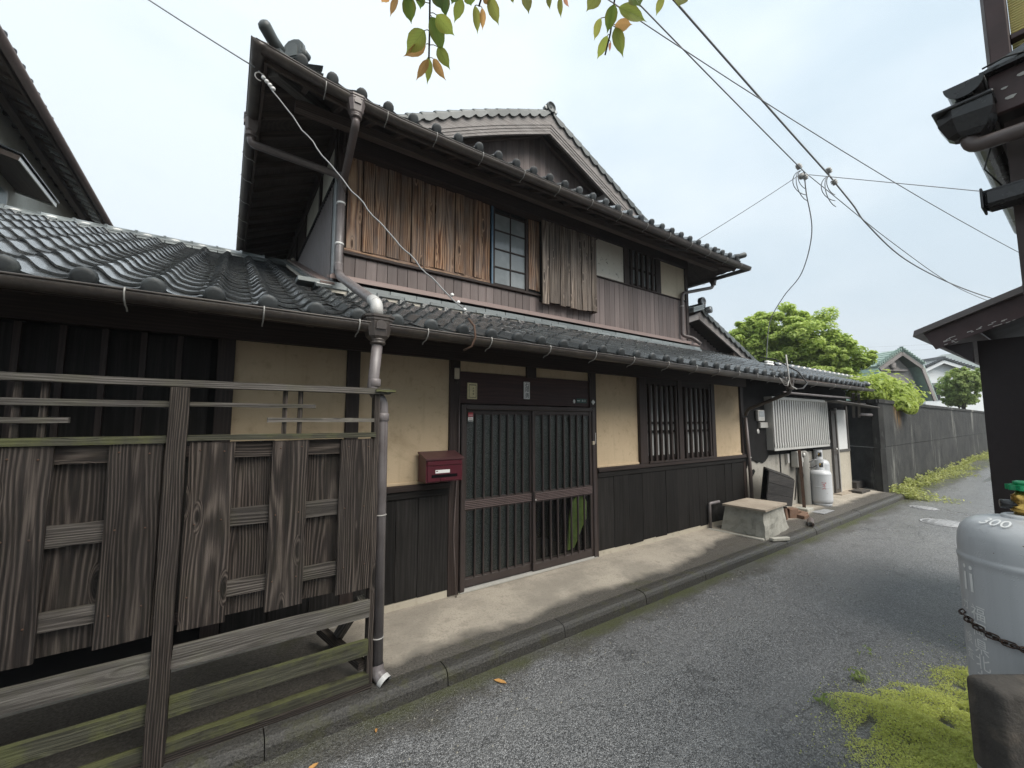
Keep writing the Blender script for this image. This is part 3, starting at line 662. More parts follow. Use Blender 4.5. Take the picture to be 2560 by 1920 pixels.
# plaster panels
def panel(name, x0, x1, z0, z1, mat, y=0.0, parent=None): return box(name, x0, x1, y, y + .06, z0, z1, mat, parent or H)
panel('plaster_panel', .045, .82, 1.04, 2.2, 'plaster_tan'); panel('plaster_panel', .925, 1.762, 1.04, 2.2, 'plaster_tan')
panel('plaster_panel', 1.872, 2.682, 2.09, 2.2, 'plaster_tan'); panel('plaster_panel', 2.812, 3.63, 2.09, 2.2, 'plaster_tan')
panel('plaster_panel', 3.742, 4.545, 1.04, 2.2, 'plaster_tan'); panel('plaster_panel', 6.40, 7.24, 1.04, 2.2, 'plaster_tan')
for x0, x1 in ((.925, 1.762), (3.742, 4.545), (6.40, 7.24)):
    box('plaster_ledge', x0, x1, -.018, .0, 1.035, 1.062, 'plaster_tan', H, .004)
for x0, x1 in ((.045, 1.762), (3.742, 7.34)):
    box('sill', x0, x1, -.055, .03, .985, 1.036, 'dark_wood', H, .006); box('rail', x0, x1, -.036, .03, .92, .984, 'dado_wood', H, .004)
# dark dado planks
def planks(xs, z0, z1, y0, y1, mat, parent, name='plank', jag=.012, amp=.004):
    for a, b in zip(xs[:-1], xs[1:]):
        rough_board(name, a + .0025, b - .0025, y0 + jig(.003), y1, z0 + jig(jag), z1, mat, parent, amp, 6)
dl = mk('dado_backing', [(.05, .0, .03), (1.762, .0, .03), (1.762, .0, .99), (.05, .0, .99)], [(0, 1, 2, 3)], 'soot_and_gap_shade', H)
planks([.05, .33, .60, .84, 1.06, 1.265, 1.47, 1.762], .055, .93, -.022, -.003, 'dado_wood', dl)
dr_ = mk('dado_backing', [(3.742, .0, .03), (7.24, .0, .03), (7.24, .0, .99), (3.742, .0, .99)], [(0, 1, 2, 3)], 'soot_and_gap_shade', H)
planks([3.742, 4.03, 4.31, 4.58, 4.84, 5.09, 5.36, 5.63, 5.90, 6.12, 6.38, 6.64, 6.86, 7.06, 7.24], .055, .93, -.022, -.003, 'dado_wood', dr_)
# left wing: closed storm shutters, dark, with battens
sh = mk('shutter_backing', [(-4.6, .02, .03), (-.06, .02, .03), (-.06, .02, 2.2), (-4.6, .02, 2.2)], [(0, 1, 2, 3)], 'soot_and_gap_shade', H)
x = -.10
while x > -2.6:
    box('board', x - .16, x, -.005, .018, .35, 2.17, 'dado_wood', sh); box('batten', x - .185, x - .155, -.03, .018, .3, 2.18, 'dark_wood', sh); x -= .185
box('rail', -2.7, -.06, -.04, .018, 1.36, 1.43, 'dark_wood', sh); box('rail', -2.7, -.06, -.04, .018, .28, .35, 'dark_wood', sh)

# ---- sliding entrance doors
D = mk('door_frame', [(1.88, -.045, 0), (3.70, -.045, 0), (3.70, .04, 0), (1.88, .04, 0), (1.88, -.045, .012), (3.70, -.045, .012), (3.70, .04, .012), (1.88, .04, .012)], BOXF, 'alu', H)
box('jamb', 1.880, 1.928, -.05, .05, .012, 1.765, 'door_frame', D, .006); box('jamb', 3.652, 3.70, -.05, .05, .012, 1.765, 'door_frame', D, .006)
box('head', 1.928, 3.652, -.05, .05, 1.715, 1.765, 'door_frame', D, .006); box('head_moulding', 1.90, 3.68, -.058, -.05, 1.735, 1.752, 'door_frame', D)
box('track', 1.93, 3.65, -.040, -.034, .012, .024, 'alu_bright', D); box('track', 1.93, 3.65, -.012, -.006, .012, .024, 'alu_bright', D)
def leaf(x0, x1, y, nb, handle):
    # stiles, rails and ribbed lock rail, upright glazing bars, patterned glass
    d = box('door', x0, x1, y - .012, y + .012, .022, .103, 'door_frame', H, .004)
    box('stile', x0, x0 + .035, y - .016, y + .014, .104, 1.712, 'door_frame', d, .004); box('stile', x1 - .035, x1, y - .016, y + .014, .104, 1.712, 'door_frame', d, .004)
    box('top_rail', x0 + .035, x1 - .035, y - .012, y + .012, 1.677, 1.712, 'door_frame', d, .003)
    box('lock_rail', x0 + .012, x1 - .012, y - .020, y + .012, .745, .835, 'door_frame', d, .003)
    for k in range(5): box('rib', x0 + .014, x1 - .014, y - .0265, y - .0195, .752 + .0165 * k, .752 + .0165 * k + .009, 'door_rail', d, .002)
    for z0, z1 in ((.104, .745), (.835, 1.677)):
        quad('glass_pane', (x0 + .03, y + .004, z0), (x1 - .03, y + .004, z0), (x1 - .03, y + .004, z1), (x0 + .03, y + .004, z1), 'door_glass', d)
        if not (handle and z0 < .5): quad('pane_backing', (x0 + .03, y + .010, z0), (x1 - .03, y + .010, z0), (x1 - .03, y + .010, z1), (x0 + .03, y + .010, z1), 'frost_sparkle', d)
        for k in range(1, nb): 
            xx = x0 + .035 + (x1 - x0 - .07) * k / nb; box('glazing_bar', xx - .0075, xx + .0075, y - .024, y + .002, z0, z1, 'door_frame', d, .003)
        box('bead', x0 + .035, x1 - .035, y - .012, y + .002, z0, z0 + .012, 'door_frame', d); box('bead', x0 + .035, x1 - .035, y - .012, y + .002, z1 - .012, z1, 'door_frame', d)
    if handle:
        box('handle', x0 + .004, x0 + .022, y - .034, y - .0165, .735, .85, 'door_frame', d, .003); lathe('keyhole', [(.008, 0), (.009, .004), (.006, .006)], (x0 + .018, y - .0365, .765), 'alu_bright', d, 10, M=Matrix.Rotation(R(90), 4, 'X'))
leaf(1.93, 2.775, .016, 8, False); leaf(2.755, 3.65, -.016, 8, True)

# ---- ground-floor lattice window
W = mk('window_backing', [(4.56, .045, 1.05), (6.39, .045, 1.05), (6.39, .045, 2.19), (4.56, .045, 2.19)], [(0, 1, 2, 3)], 'frosted', H)
for x0, x1 in ((4.545, 4.70), (5.42, 5.53), (6.30, 6.40)): box('window_post', x0, x1, -.045, .04, 1.036, 2.19, 'dark_wood', W, .004)
box('window_head', 4.70, 6.30, -.03, .04, 2.10, 2.19, 'dark_wood', W); box('window_sill', 4.70, 6.30, -.065, .04, 1.036, 1.06, 'dark_wood', W)
box('sash_rail', 4.70, 6.30, .012, .035, 1.44, 1.475, 'dark_wood', W); box('sash_rail', 4.70, 6.30, .012, .035, 1.56, 1.595, 'dark_wood', W); box('sash_rail', 4.70, 6.30, .012, .035, 1.06, 1.13, 'dark_wood', W)
for a, b, n_ in ((4.70, 5.42, 6), (5.53, 6.30, 6)):
    for k in range(n_):
        xx = a + (b - a) * (k + .5) / n_; box('lattice_bar', xx - .022, xx + .018, -.055, -.012, 1.045, 2.11, 'dark_wood', W, .004)

# ---- lower roof
LR = mk('lower_roof', [(-4.5, EY, lz(EY) - .03), (.86, EY, lz(EY) - .03), (7.40, EY, lz(EY) - .03), (7.40, .93, lz(.93) - .03), (.86, .93, lz(.93) - .03), (.86, 3.9, lz(3.9) - .03), (-4.5, 3.9, lz(3.9) - .03), (-4.5, .93, lz(.93) - .03)] , [(0, 1, 4, 7), (1, 2, 3, 4), (7, 4, 5, 6)], 'eave_wood', H)
mk('roof_back', [(-4.5, 3.9, lz(3.9) - .02), (.86, 3.9, lz(3.9) - .02), (.86, 5.0, lz(3.9) - .5), (-4.5, 5.0, lz(3.9) - .5)], [(0, 1, 2, 3)], 'tile', H)
x = -2.6
while x < 7.35:
    bar('rafter', (x, EY + .03, lz(EY + .03) - .062), (x, .0, lz(0) - .062), .042, .055, 'eave_wood', LR); x += .303
box('fascia', -4.5, 7.40, EY - .012, EY + .012, lz(EY) - .075, lz(EY) - .022, 'dark_wood', LR)
slots = []
for k in range(-15, 30):
    x = -.609 + TW * k; ym = 3.70 if x < .66 else .70
    if x > 7.25: continue
    j = 0
    while True:
        y = EY + j * TE * CT
        if y > ym: break
        O = Vector((x, y, lz(y)))
        slots.append((0 if j else 1, O, tile_matrix(O, XA, UPS, NRM))); j += 1
vis = sorted([s_ for s_ in slots if s_[0] == 0 and inview(s_[1])], key=lambda s_: (s_[1] - CAM).length)
near = vis[:298]; nid = set(id(s_) for s_ in near)
for s_ in near: inst('roof_tile', TILE_ME, LR, s_[2])
rest = MB()
for s_ in slots:
    if s_[0] == 1: inst('eave_tile', EAVE_ME, LR, s_[2])
    elif id(s_) not in nid: rest.add(TILE_V, TILE_F, s_[2])
tag(rest.build('far_tiles', 'tile', LR, True), kind='stuff')
# ridge of the left wing: two courses of flat tiles, round capping, dark bedding
RY = 3.84; RB = lz(RY) - .055
box('ridge_bedding', -4.5, .84, RY - .06, RY + .06, RB - .05, RB + .07, 'soot_and_gap_shade', H)
rid = box('ridge', -4.5, .84, RY - .075, RY + .075, RB + .0, RB + .02, 'tile', H)
for c in range(2):
    x = -4.4 + .15 * c
    while x < .8:
        box('flat_ridge_tile', x + .002, min(x + .296, .84), RY - .115 + .012 * c, RY + .115 - .012 * c, RB + .022 + .036 * c, RB + .052 + .036 * c, 'tile_pale', rid, .005, Matrix.Rotation(jig(.006), 4, 'Y')); x += .30
CAPV, CAPF = [], []
for j, (yy, rr) in enumerate(((0, .062), (.27, .058), (.272, .072), (.30, .072))):
    for k in range(9): t = math.pi * k / 8; CAPV.append((yy, math.cos(t) * rr, math.sin(t) * rr))
for j in range(3):
    for k in range(8): CAPF.append((j * 9 + k, (j + 1) * 9 + k, (j + 1) * 9 + k + 1, j * 9 + k + 1)[::-1])
CAPF += [tuple(range(9)), tuple(range(27, 36))[::-1]]
CAPME = mesh('cap_tile', CAPV, CAPF, 'tile', True, False); CAPPALE = mesh('cap_tile', CAPV, CAPF, 'tile_pale', True, False); CAPMID = mesh('cap_tile', CAPV, CAPF, 'tile_mid', True, False)
x = -4.4
while x < .7: inst('cap_tile', CAPPALE, rid, Matrix.Translation((x, RY, RB + .092)) @ Matrix.Rotation(jig(.01), 4, 'Z')); x += .30
lathe('ridge_end_knob', [(.028, 0), (.036, .012), (.03, .04), (.012, .055)], (.80, RY - .03, RB + .15), 'mortar', rid, 10)
# abutment against the upper storey: mortar, grey flat tiles, brown metal flashing
A_ = box('mortar_fillet', .70, 7.36, .725, .93, lz(.8) - .01, lz(.8) + .022, 'mortar', H)
x = .66
while x < 7.3:
    box('flat_tile', x + .002, min(x + .298, 7.38), .705 + jig(.003), .93, lz(.8) + .024, lz(.8) + .060, 'tile_pale', A_, .004)
    box('flat_tile', x - .148, min(x + .148, 7.38), .735 + jig(.003), .93, lz(.8) + .062, lz(.8) + .106, 'tile_pale', A_, .004); x += .30
fl = prism('flashing', [(.80, .745, 3.040), (.80, .91, 3.085), (.80, .91, 3.115), (.80, .745, 3.060)], (6.58, 0, 0), 'flash_brown', H)
box('drip', .80, 7.38, .735, .747, 3.03, 3.066, 'flash_brown', fl); box('drip', .84, 7.34, .872, .893, 3.10, 3.128, 'flash_brown', fl, .003)
bar('mortar_fillet', (.755, .70, lz(.70) + .03), (.755, 3.80, lz(3.80) + .03), .12, .06, 'mortar', H)
y = .64
while y < 3.7:
    bar('flat_tile', (.735, y, lz(y) + .082), (.735, y + .296, lz(y + .296) + .082), .15, .035, 'tile_pale', A_, .004); y += .30
bar('side_flashing', (.775, .72, lz(.72) + .112), (.775, 3.82, lz(3.82) + .112), .13, .018, 'flash_brown', H)

# ---- lower gutter
LG = halfround('gutter', [(-4.6, -.785, 2.262), (.8, -.785, 2.258), (3.5, -.785, 2.252), (7.22, -.785, 2.235)], .056, 'gutter_brown', H)
for x in (-1.0, -.44, .16, .70, 1.18, 1.72, 2.33, 2.90, 3.46, 4.05, 4.6, 5.1, 5.6, 6.1, 6.6, 7.0): hook(LG, (x, -.785, 2.255), (0, -1, 0))

# ---- upper storey walls
Y2 = .91
box('inner_wall', .90, 7.24, Y2 + .05, 7.0, 2.6, 4.9, 'void', H)
for x0, x1 in ((.86, .955), (7.205, 7.285)): box('post', x0, x1, Y2 - .03, Y2 + .07, 3.0, 4.86, 'dark_wood', H, .004)
box('beam', .86, 7.285, Y2 - .04, Y2 + .06, 4.545, 4.90, 'dark_wood', H)
bk = mk('wall_backing', [(.955, Y2 + .02, 3.0), (7.205, Y2 + .02, 3.0), (7.205, Y2 + .02, 4.56), (.955, Y2 + .02, 4.56)], [(0, 1, 2, 3)], 'soot_and_gap_shade', H)
bd = box('siding_base', .955, 7.205, Y2 + .006, Y2 + .018, 3.05, 3.34, 'soot_and_gap_shade', H)
x = .955; i = 0
while x < 7.19:
    wd = .1175 if x < 4.6 else .117; x1 = min(x + wd, 7.205); top = 3.355 if x1 < 4.72 else 3.895
    box('siding_plank', x + .0022, x1 - .0022, Y2 - .010 + jig(.0015), Y2 + .006, 3.10, top, 'band_wood', bd, .0025); x = x1
box('sill', .93, 3.66, Y2 - .045, Y2 + .02, 3.362, 3.395, 'dark_wood', H, .005); box('sill_cap', .95, 2.77, Y2 - .028, Y2 + .01, 3.396, 3.432, 'shutter_wood', H, .004)
box('sill', 4.60, 7.24, Y2 - .035, Y2 + .02, 3.897, 3.918, 'dark_wood', H, .004)
box('head_shade_board', .90, 4.70, Y2 - .16, Y2 + .0, 4.46, 4.88, 'dark_wood', H)  # added thick board: hides the plank tops and casts shade on the shutters
# storm shutters of weathered planks, two leaves
for a, b, nn in ((.965, 1.835, 6), (1.865, 2.765, 7)):
    s0 = box('storm_shutter', a, b, Y2 - .004, Y2 + .004, 3.43, 4.56, 'soot_and_gap_shade', H)  # near-black sheet puts the shadow between planks into its colour
    xs = [a]; 
    for k in range(nn): xs.append(a + (b - a) * (k + 1 + (jig(.12) if k < nn - 1 else 0)) / nn)
    for q, (u0, u1) in enumerate(zip(xs[:-1], xs[1:])): rough_board('plank', u0 + .005, u1 - .006, Y2 - .024 - .016 * (q % 2), Y2 - .005, 3.434 + jig(.004), 4.56, 'shutter_wood', s0, .005, 8)
box('shutter_stile', 1.836, 1.864, Y2 - .03, Y2 - .002, 3.40, 4.56, 'shutter_wood', H, .003)
# glazed window, blue edge strip
Wn = box('window', 2.83, 3.38, Y2 + .004, Y2 + .016, 3.40, 3.432, 'dark_wood', H)
box('blue_strip', 2.788, 2.812, Y2 - .03, Y2 - .008, 3.40, 4.55, 'blue_paint', H)
box('window_stile', 2.814, 2.845, Y2 - .02, Y2 + .02, 3.40, 4.56, 'dark_wood', Wn); box('window_stile', 3.357, 3.40, Y2 - .02, Y2 + .02, 3.40, 4.56, 'dark_wood', Wn)
zs = [3.432, 3.653, 3.90, 4.16, 4.40]
for a, b in zip(zs[:-1], zs[1:]):
    for u0, u1 in ((2.845, 3.104), (3.116, 3.357)):
        quad('glass_pane', (u0, Y2 + .008, a), (u1, Y2 + .008, a), (u1, Y2 + .008, b), (u0, Y2 + .008, b), 'pane_pale', Wn)
for z in zs[1:]: box('muntin', 2.845, 3.357, Y2 - .006, Y2 + .012, z - .008, z + .008, 'dark_wood', Wn)
box('muntin', 3.104, 3.116, Y2 - .005, Y2 + .012, 3.432, 4.45, 'dark_wood', Wn)
s0 = box('storm_shutter', 3.405, 3.66, Y2 - .004, Y2 + .004, 3.40, 4.56, 'soot_and_gap_shade', H)
for u0, u1 in ((3.41, 3.53), (3.535, 3.66)): rough_board('plank', u0, u1 - .003, Y2 - .022, Y2 - .005, 3.44, 4.56, 'shutter_wood', s0, .005, 8)
# boxed shutter case standing proud, frayed lower edge
sb = box('shutter_case', 3.60, 4.64, Y2 - .10, Y2 + .0, 3.30, 4.56, 'soot_and_gap_shade', H)
xs = [3.575, 3.70, 3.80, 3.90, 4.00, 4.10, 4.22, 4.33, 4.43, 4.54, 4.64]
for q, (u0, u1) in enumerate(zip(xs[:-1], xs[1:])): rough_board('plank', u0 + .003, u1 - .004, Y2 - .122 - .010 * (q % 2), Y2 - .102, 3.252 + random.uniform(-.02, .03), 4.56, 'box_wood', sb, .007, 10)
rough_board('side_plank', 4.64, 4.655, Y2 - .125, Y2 + .0, 3.27, 4.56, 'box_wood', sb, .003, 8)
# plaster and lattice to the right
panel('plaster_panel', 4.756, 5.435, 3.918, 4.548, 'plaster_white', Y2); panel('plaster_panel', 6.445, 7.205, 3.918, 4.548, 'plaster_cream', Y2)
UW = mk('lattice_backing', [(5.45, Y2 + .012, 3.92), (6.43, Y2 + .012, 3.92), (6.43, Y2 + .012, 4.55), (5.45, Y2 + .012, 4.55)], [(0, 1, 2, 3)], 'pane_pale', H)
for x0, x1 in ((5.437, 5.56), (6.30, 6.443)): box('window_post', x0, x1, Y2 - .02, Y2 + .01, 3.918, 4.55, 'dark_wood', UW)
for k in range(5): xx = 5.62 + .145 * k; box('lattice_bar', xx - .035, xx + .012, Y2 - .04, Y2 - .004, 3.925, 4.55, 'dark_wood', UW)
box('sash_rail', 5.56, 6.30, Y2 - .003, Y2 + .008, 4.22, 4.26, 'dark_wood', UW); box('sash_rail', 5.56, 6.30, Y2 - .003, Y2 + .008, 3.92, 3.97, 'dark_wood', UW)
# left side wall
XS = .875
box('inner_wall', XS + .01, XS + .06, 1.0, 6.9, 2.8, 4.9, 'soot_and_gap_shade', H)
V, F = [], []; nn = 140
for i in range(nn + 1):
    yy = .99 + 2.86 * i / nn; xx = XS - .018 + .016 * (1 if (i // 2) % 2 else -1)
    V += [(xx, yy, lz(yy) + .06), (xx, yy, 4.155)]
for i in range(nn): F.append((2 * i, 2 * i + 1, 2 * i + 3, 2 * i + 2))
mk('corrugated_siding', V, F, 'corrugated', H)
box('siding_cap', XS - .045, XS + .01, .95, 3.86, 4.15, 4.195, 'soot_and_gap_shade', H)
box('corner_cover', XS - .028, XS + .012, Y2 - .03, .99, 3.0, 4.20, 'flash', H, .004)
for y0, y1 in ((1.0, 1.80), (1.92, 3.0)): box('plaster_panel', XS - .005, XS + .02, y0, y1, 4.195, 4.80, 'wall_white', H)
for y0 in (.91, 1.80, 3.0, 3.9): box('post', XS - .03, XS + .03, y0, y0 + .10, 4.19, 4.86, 'dark_wood', H)
box('beam', XS - .04, XS + .05, .9, 7.0, 4.66, 4.95, 'dark_wood', H)
box('wall_board', XS - .01, XS + .02, 3.1, 7.0, 3.6, 4.7, 'dark_wood', H)

# ---- upper roof: hipped skirt, gable to the front
P2 = .46; EX0, EX1, EY2 = .13, 8.01, .17; EZ = 4.545
def rise(d): return .13 * max(0.0, 1 - max(d, 0) / 1.15) ** 1.7
def uz(x, y):
    dl_, df, drr = x - EX0, y - EY2, EX1 - x
    base = EZ + P2 * max(0.0, min(dl_, df, drr)) if y < 1.8 else EZ + P2 * min(dl_, drr)
    corner = max(dl_, df) if dl_ < 4 else max(drr, df)
    return base + rise(corner) * (1.0 if dl_ < 4 else .45)
def grid(name, xs, ys, zf, mat, parent, thick=.03):
    V, F = [], []; nxs = len(xs)
    for k in (0, 1):
        for y in ys:
            for x in xs: V.append((x, y, zf(x, y) - thick * k))
    N = nxs * len(ys)
    for j in range(len(ys) - 1):
        for i in range(nxs - 1):
            a = j * nxs + i; F.append((a, a + 1, a + nxs + 1, a + nxs)); F.append((N + a, N + a + nxs, N + a + nxs + 1, N + a + 1))
    return mk(name, V, F, mat, parent)
fx = [EX0, .3, .5, .7, .9, 1.1, 1.4, 1.8] + [2.2 + .5 * i for i in range(10)] + [7.0, 7.3, 7.6, EX1]
fy = [EY2, .3, .5, .7, .91, 1.1, 1.3, 1.5, 1.79]
UR = grid('upper_roof', fx, fy, lambda x, y: uz(x, y) - .02, 'eave_wood', H)
sx = lambda a, b, n: [a + (b - a) * i / n for i in range(n + 1)]
grid('left_slope', sx(EX0, 4.06, 6), [1.795, 4, 7.8], lambda x, y: uz(x, 2.0) - .02, 'eave_wood', UR); grid('right_slope', sx(4.06, EX1, 6), [1.795, 4, 7.8], lambda x, y: uz(x, 2.0) - .02, 'eave_wood', UR)
# rafters
def ubar(name, a, b, w, h, mat, drop=.085):
    return bar(name, (a[0], a[1], uz(*a) - drop), (b[0], b[1], uz(*b) - drop), w, h, mat, UR)
x = .45
while x < 7.9:
    ye = min(.93, .17 + min(x - EX0, EX1 - x)); ubar('rafter', (x, EY2 + .02), (x, ye), .045, .06, 'eave_wood'); x += .30
y = .5
while y < 7.0:
    xe = min(.90, EX0 + (y - EY2)); ubar('rafter', (EX0 + .02, y), (xe, y), .045, .06, 'eave_wood'); y += .30
ubar('hip_beam', (EX0 + .06, EY2 + .06), (.92, .96), .09, .10, 'grey_board', .125); ubar('hip_beam', (EX1 - .1, EY2 + .1), (7.26, .93), .09, .10, 'eave_wood', .12)
fxs = [EX0, .35, .6, .9, 1.25, 2, 4, 6, 7.2, EX1]
for a, b in zip(fxs[:-1], fxs[1:]): bar('fascia', (a, EY2 + .006, uz(a, EY2) - .075), (b, EY2 + .006, uz(b, EY2) - .075), .022, .10, 'eave_wood', UR)
fys = [EY2, .45, .8, 1.25, 1.7, 7.6]
def uzl(y): return EZ + rise(y - EY2)
for a, b in zip(fys[:-1], fys[1:]): bar('fascia', (EX0 + .006, a, uzl(a) - .075), (EX0 + .006, b, uzl(b) - .075), .022, .10, 'eave_wood', UR)
bar('eave_purlin', (.4, .55, uz(3, .55) - .16), (7.7, .55, uz(3, .55) - .16), .09, .09, 'eave_wood', UR)
# tiles
th = math.atan(P2); ct, st_ = math.cos(th), math.sin(th); up2, nr2 = Vector((0, ct, st_)), Vector((0, -st_, ct))
rest = MB(); UTW = .252; KX = UTW / TW
for k in range(32):
    x = 1.40 + (k - 4) * UTW
    if x > 7.95: break
    j = 0
    while True:
        y = EY2 - .02 + j * TE * ct
        if y > 1.62 or (x - EX0) < (y - EY2) - .02 or (EX1 - x) < (y - EY2) - .02: break
        O = Vector((x, y, uz(x, max(y, EY2)) + .028)); M = tile_matrix(O, XA, up2, nr2) @ Matrix.Diagonal((KX, 1, 1, 1))
        if j == 0: inst('eave_tile', EAVE_ME, UR, M)
        else: rest.add(TILE_V, TILE_F, M)
        j += 1
for side in (0, 1):
    upv = Vector((ct, 0, st_)) if side == 0 else Vector((-ct, 0, st_)); nrv = Vector((-st_, 0, ct)) if side == 0 else Vector((st_, 0, ct)); ac = Vector((0, -1, 0)) if side == 0 else Vector((0, 1, 0))
    for k in range(28):
        y = .45 + k * TW; j = 0
        while True:
            d = j * TE * ct
            if d > 3.75: break
            x = EX0 - .02 + d if side == 0 else EX1 + .02 - d
            if y < 1.75 and d > (y - EY2) + .1: break
            if 1.25 > y: pass
            z = EZ + P2 * d + .008 + (rise(max(y - EY2, d)) if side == 0 else 0)
            M = tile_matrix((x, y, z), ac, upv, nrv)
            if j == 0: inst('eave_tile', EAVE_ME, UR, M)
            else: rest.add(TILE_V, TILE_F, M)
            j += 1
tag(rest.build('far_tiles', 'tile', UR, True), kind='stuff')
# gable: plank wall, curved bargeboards, scalloped verge tiles, ridge
GX, GZ, GS = 4.08, 6.52, .485; BY = 1.2
gb = prism('gable_backing', [(1.9, 1.56, 5.05), (6.2, 1.56, 5.05), (GX, 1.56, 6.3)], (0, .02, 0), 'soot_and_gap_shade', H)
x = 2.0
while x < 6.1:
    zt = min(GZ - GS * abs(x + .056 - GX) - .12, 6.4)
    if zt > 5.2: box('plank', x + .002, x + .111, 1.535, 1.555, 5.02, zt, 'band_wood', gb)
    x += .113
def bargepts(s, n=10, off=0.0):
    return [(GX + s * 2.75 * t, GZ - GS * 2.75 * t + .05 * math.sin(math.pi * t) * (1 if s < 0 else .3) + off) for t in [i / n for i in range(n + 1)]]
for s in (-1, 1):
    top = bargepts(s); V, F = [], []
    for i, (x, z) in enumerate(top):
        hgt = .31 - .02 * i / 10
        for y, dz in ((BY - .03, 0), (BY - .03, -.17), (BY - .022, -.17), (BY - .022, -.215), (BY - .014, -.215), (BY - .014, -.26), (BY - .008, -.26), (BY - .008, -hgt), (BY + .03, -hgt), (BY + .03, 0)): V.append((x, y, z + dz))
    for i in range(10):
        for k in range(10):
            q = (i * 10 + k, i * 10 + (k + 1) % 10, (i + 1) * 10 + (k + 1) % 10, (i + 1) * 10 + k); F.append(q if s < 0 else q[::-1])
    F += [tuple(range(10)), tuple(range(100, 110))]
    bb = mk('bargeboard', V, F, 'barge_wood', H)
    # soffit of the verge and a purlin end
    (xa, za), (xb, zb) = top[0], top[-1]
    mk('verge_soffit', [(xa, BY + .03, za - .10), (xb, BY + .03, zb - .10), (xb, 1.79, zb - .10), (xa, 1.79, za - .10)], [(0, 1, 2, 3)], 'eave_wood', bb)
    mk('verge_deck', [(xa, BY - .02, za + .008), (xb, BY - .02, zb + .008), (xb, 1.9, zb + .008), (xa, 1.9, za + .008)], [(0, 1, 2, 3)], 'tile', bb)
    if s > 0: box('purlin_end', GX + s * 1.35 - .06, GX + s * 1.35 + .06, BY + .03, 1.77, GZ - GS * 1.35 - .36, GZ - GS * 1.35 - .22, 'barge_wood', bb)
    bar('inner_rafter', (xa, 1.45, za - .16), (xb, 1.45, zb - .16), .06, .09, 'eave_wood', bb)
# verge tile: stepped roll with a hanging scalloped skirt
VV, VF = [], []
for j, (yy, rr) in enumerate(((-.02, .050), (.0, .054), (.04, .050), (.25, .040))):
    for k in range(9): t = math.pi * k / 8; VV.append((yy, math.cos(t) * rr, math.sin(t) * rr))
for j in range(3):
    for k in range(8): VF.append((j * 9 + k, j * 9 + k + 1, (j + 1) * 9 + k + 1, (j + 1) * 9 + k))
VF += [tuple(range(9))[::-1]]
b0 = len(VV); sk = [(-.015, .0), (-.02, -.04), (.0, -.075), (.05, -.088), (.11, -.075), (.17, -.05), (.22, -.04), (.24, .0)]
for yy in (-.054, -.034):
    for (a, z) in sk: VV.append((a, yy, z))
n8 = len(sk); VF += [tuple(range(b0, b0 + n8)), tuple(range(b0 + n8, b0 + 2 * n8))[::-1]] + [(b0 + i, b0 + n8 + i, b0 + n8 + (i + 1) % n8, b0 + (i + 1) % n8) for i in range(n8)]
VME = mesh('verge_tile', VV, VF, 'tile_mid', False, False)
VV2 = [(-v[0], v[1], v[2]) for v in VV]; VME2 = mesh('verge_tile', VV2, [f[::-1] for f in VF], 'tile_mid', False, False)
VR = box('verge_batten', GX - .05, GX + .05, BY - .02, BY + .05, GZ + .0, GZ + .03, 'tile_pale', H)
for s in (-1, 1):
    d = .06
    while d < 2.55:
        t = (d + .19) / 2.75; x = GX + s * (d + .19); z = GZ - GS * (d + .19) + .05 * math.sin(math.pi * min(t, 1)) * (1 if s < 0 else .3) + .040
        ang = math.atan(GS)
        # local +x runs up the slope
        M = Matrix.Translation((x, BY - .01, z)) @ Matrix.Rotation(-ang if s < 0 else ang, 4, 'Y')
        inst('verge_tile', VME if s < 0 else VME2, VR, M); d += .192
# main ridge and its end tile
box('ridge_course', GX - .10, GX + .10, BY + .05, 7.8, GZ - .02, GZ + .10, 'tile', H)
tube('ridge_cap', [(GX, BY - .06, GZ + .13), (GX, 7.8, GZ + .13)], .06, 'tile_pale', H, 12)
oni = lathe('ridge_end_tile', [(.02, .03), (.07, .035), (.075, .05), (.085, .05), (.088, .03), (.088, -.03)], (GX - .02, BY - .03, GZ + .10), 'tile_mid', H, 18, M=Matrix.Rotation(R(90), 4, 'X'))
for s in (-1, 1): lathe('scroll', [(.012, .03), (.03, .035), (.035, .02), (.035, -.02)], (GX - .02 + s * .10, BY - .03, GZ + .06), 'tile_pale', oni, 12, M=Matrix.Rotation(R(90), 4, 'X'))
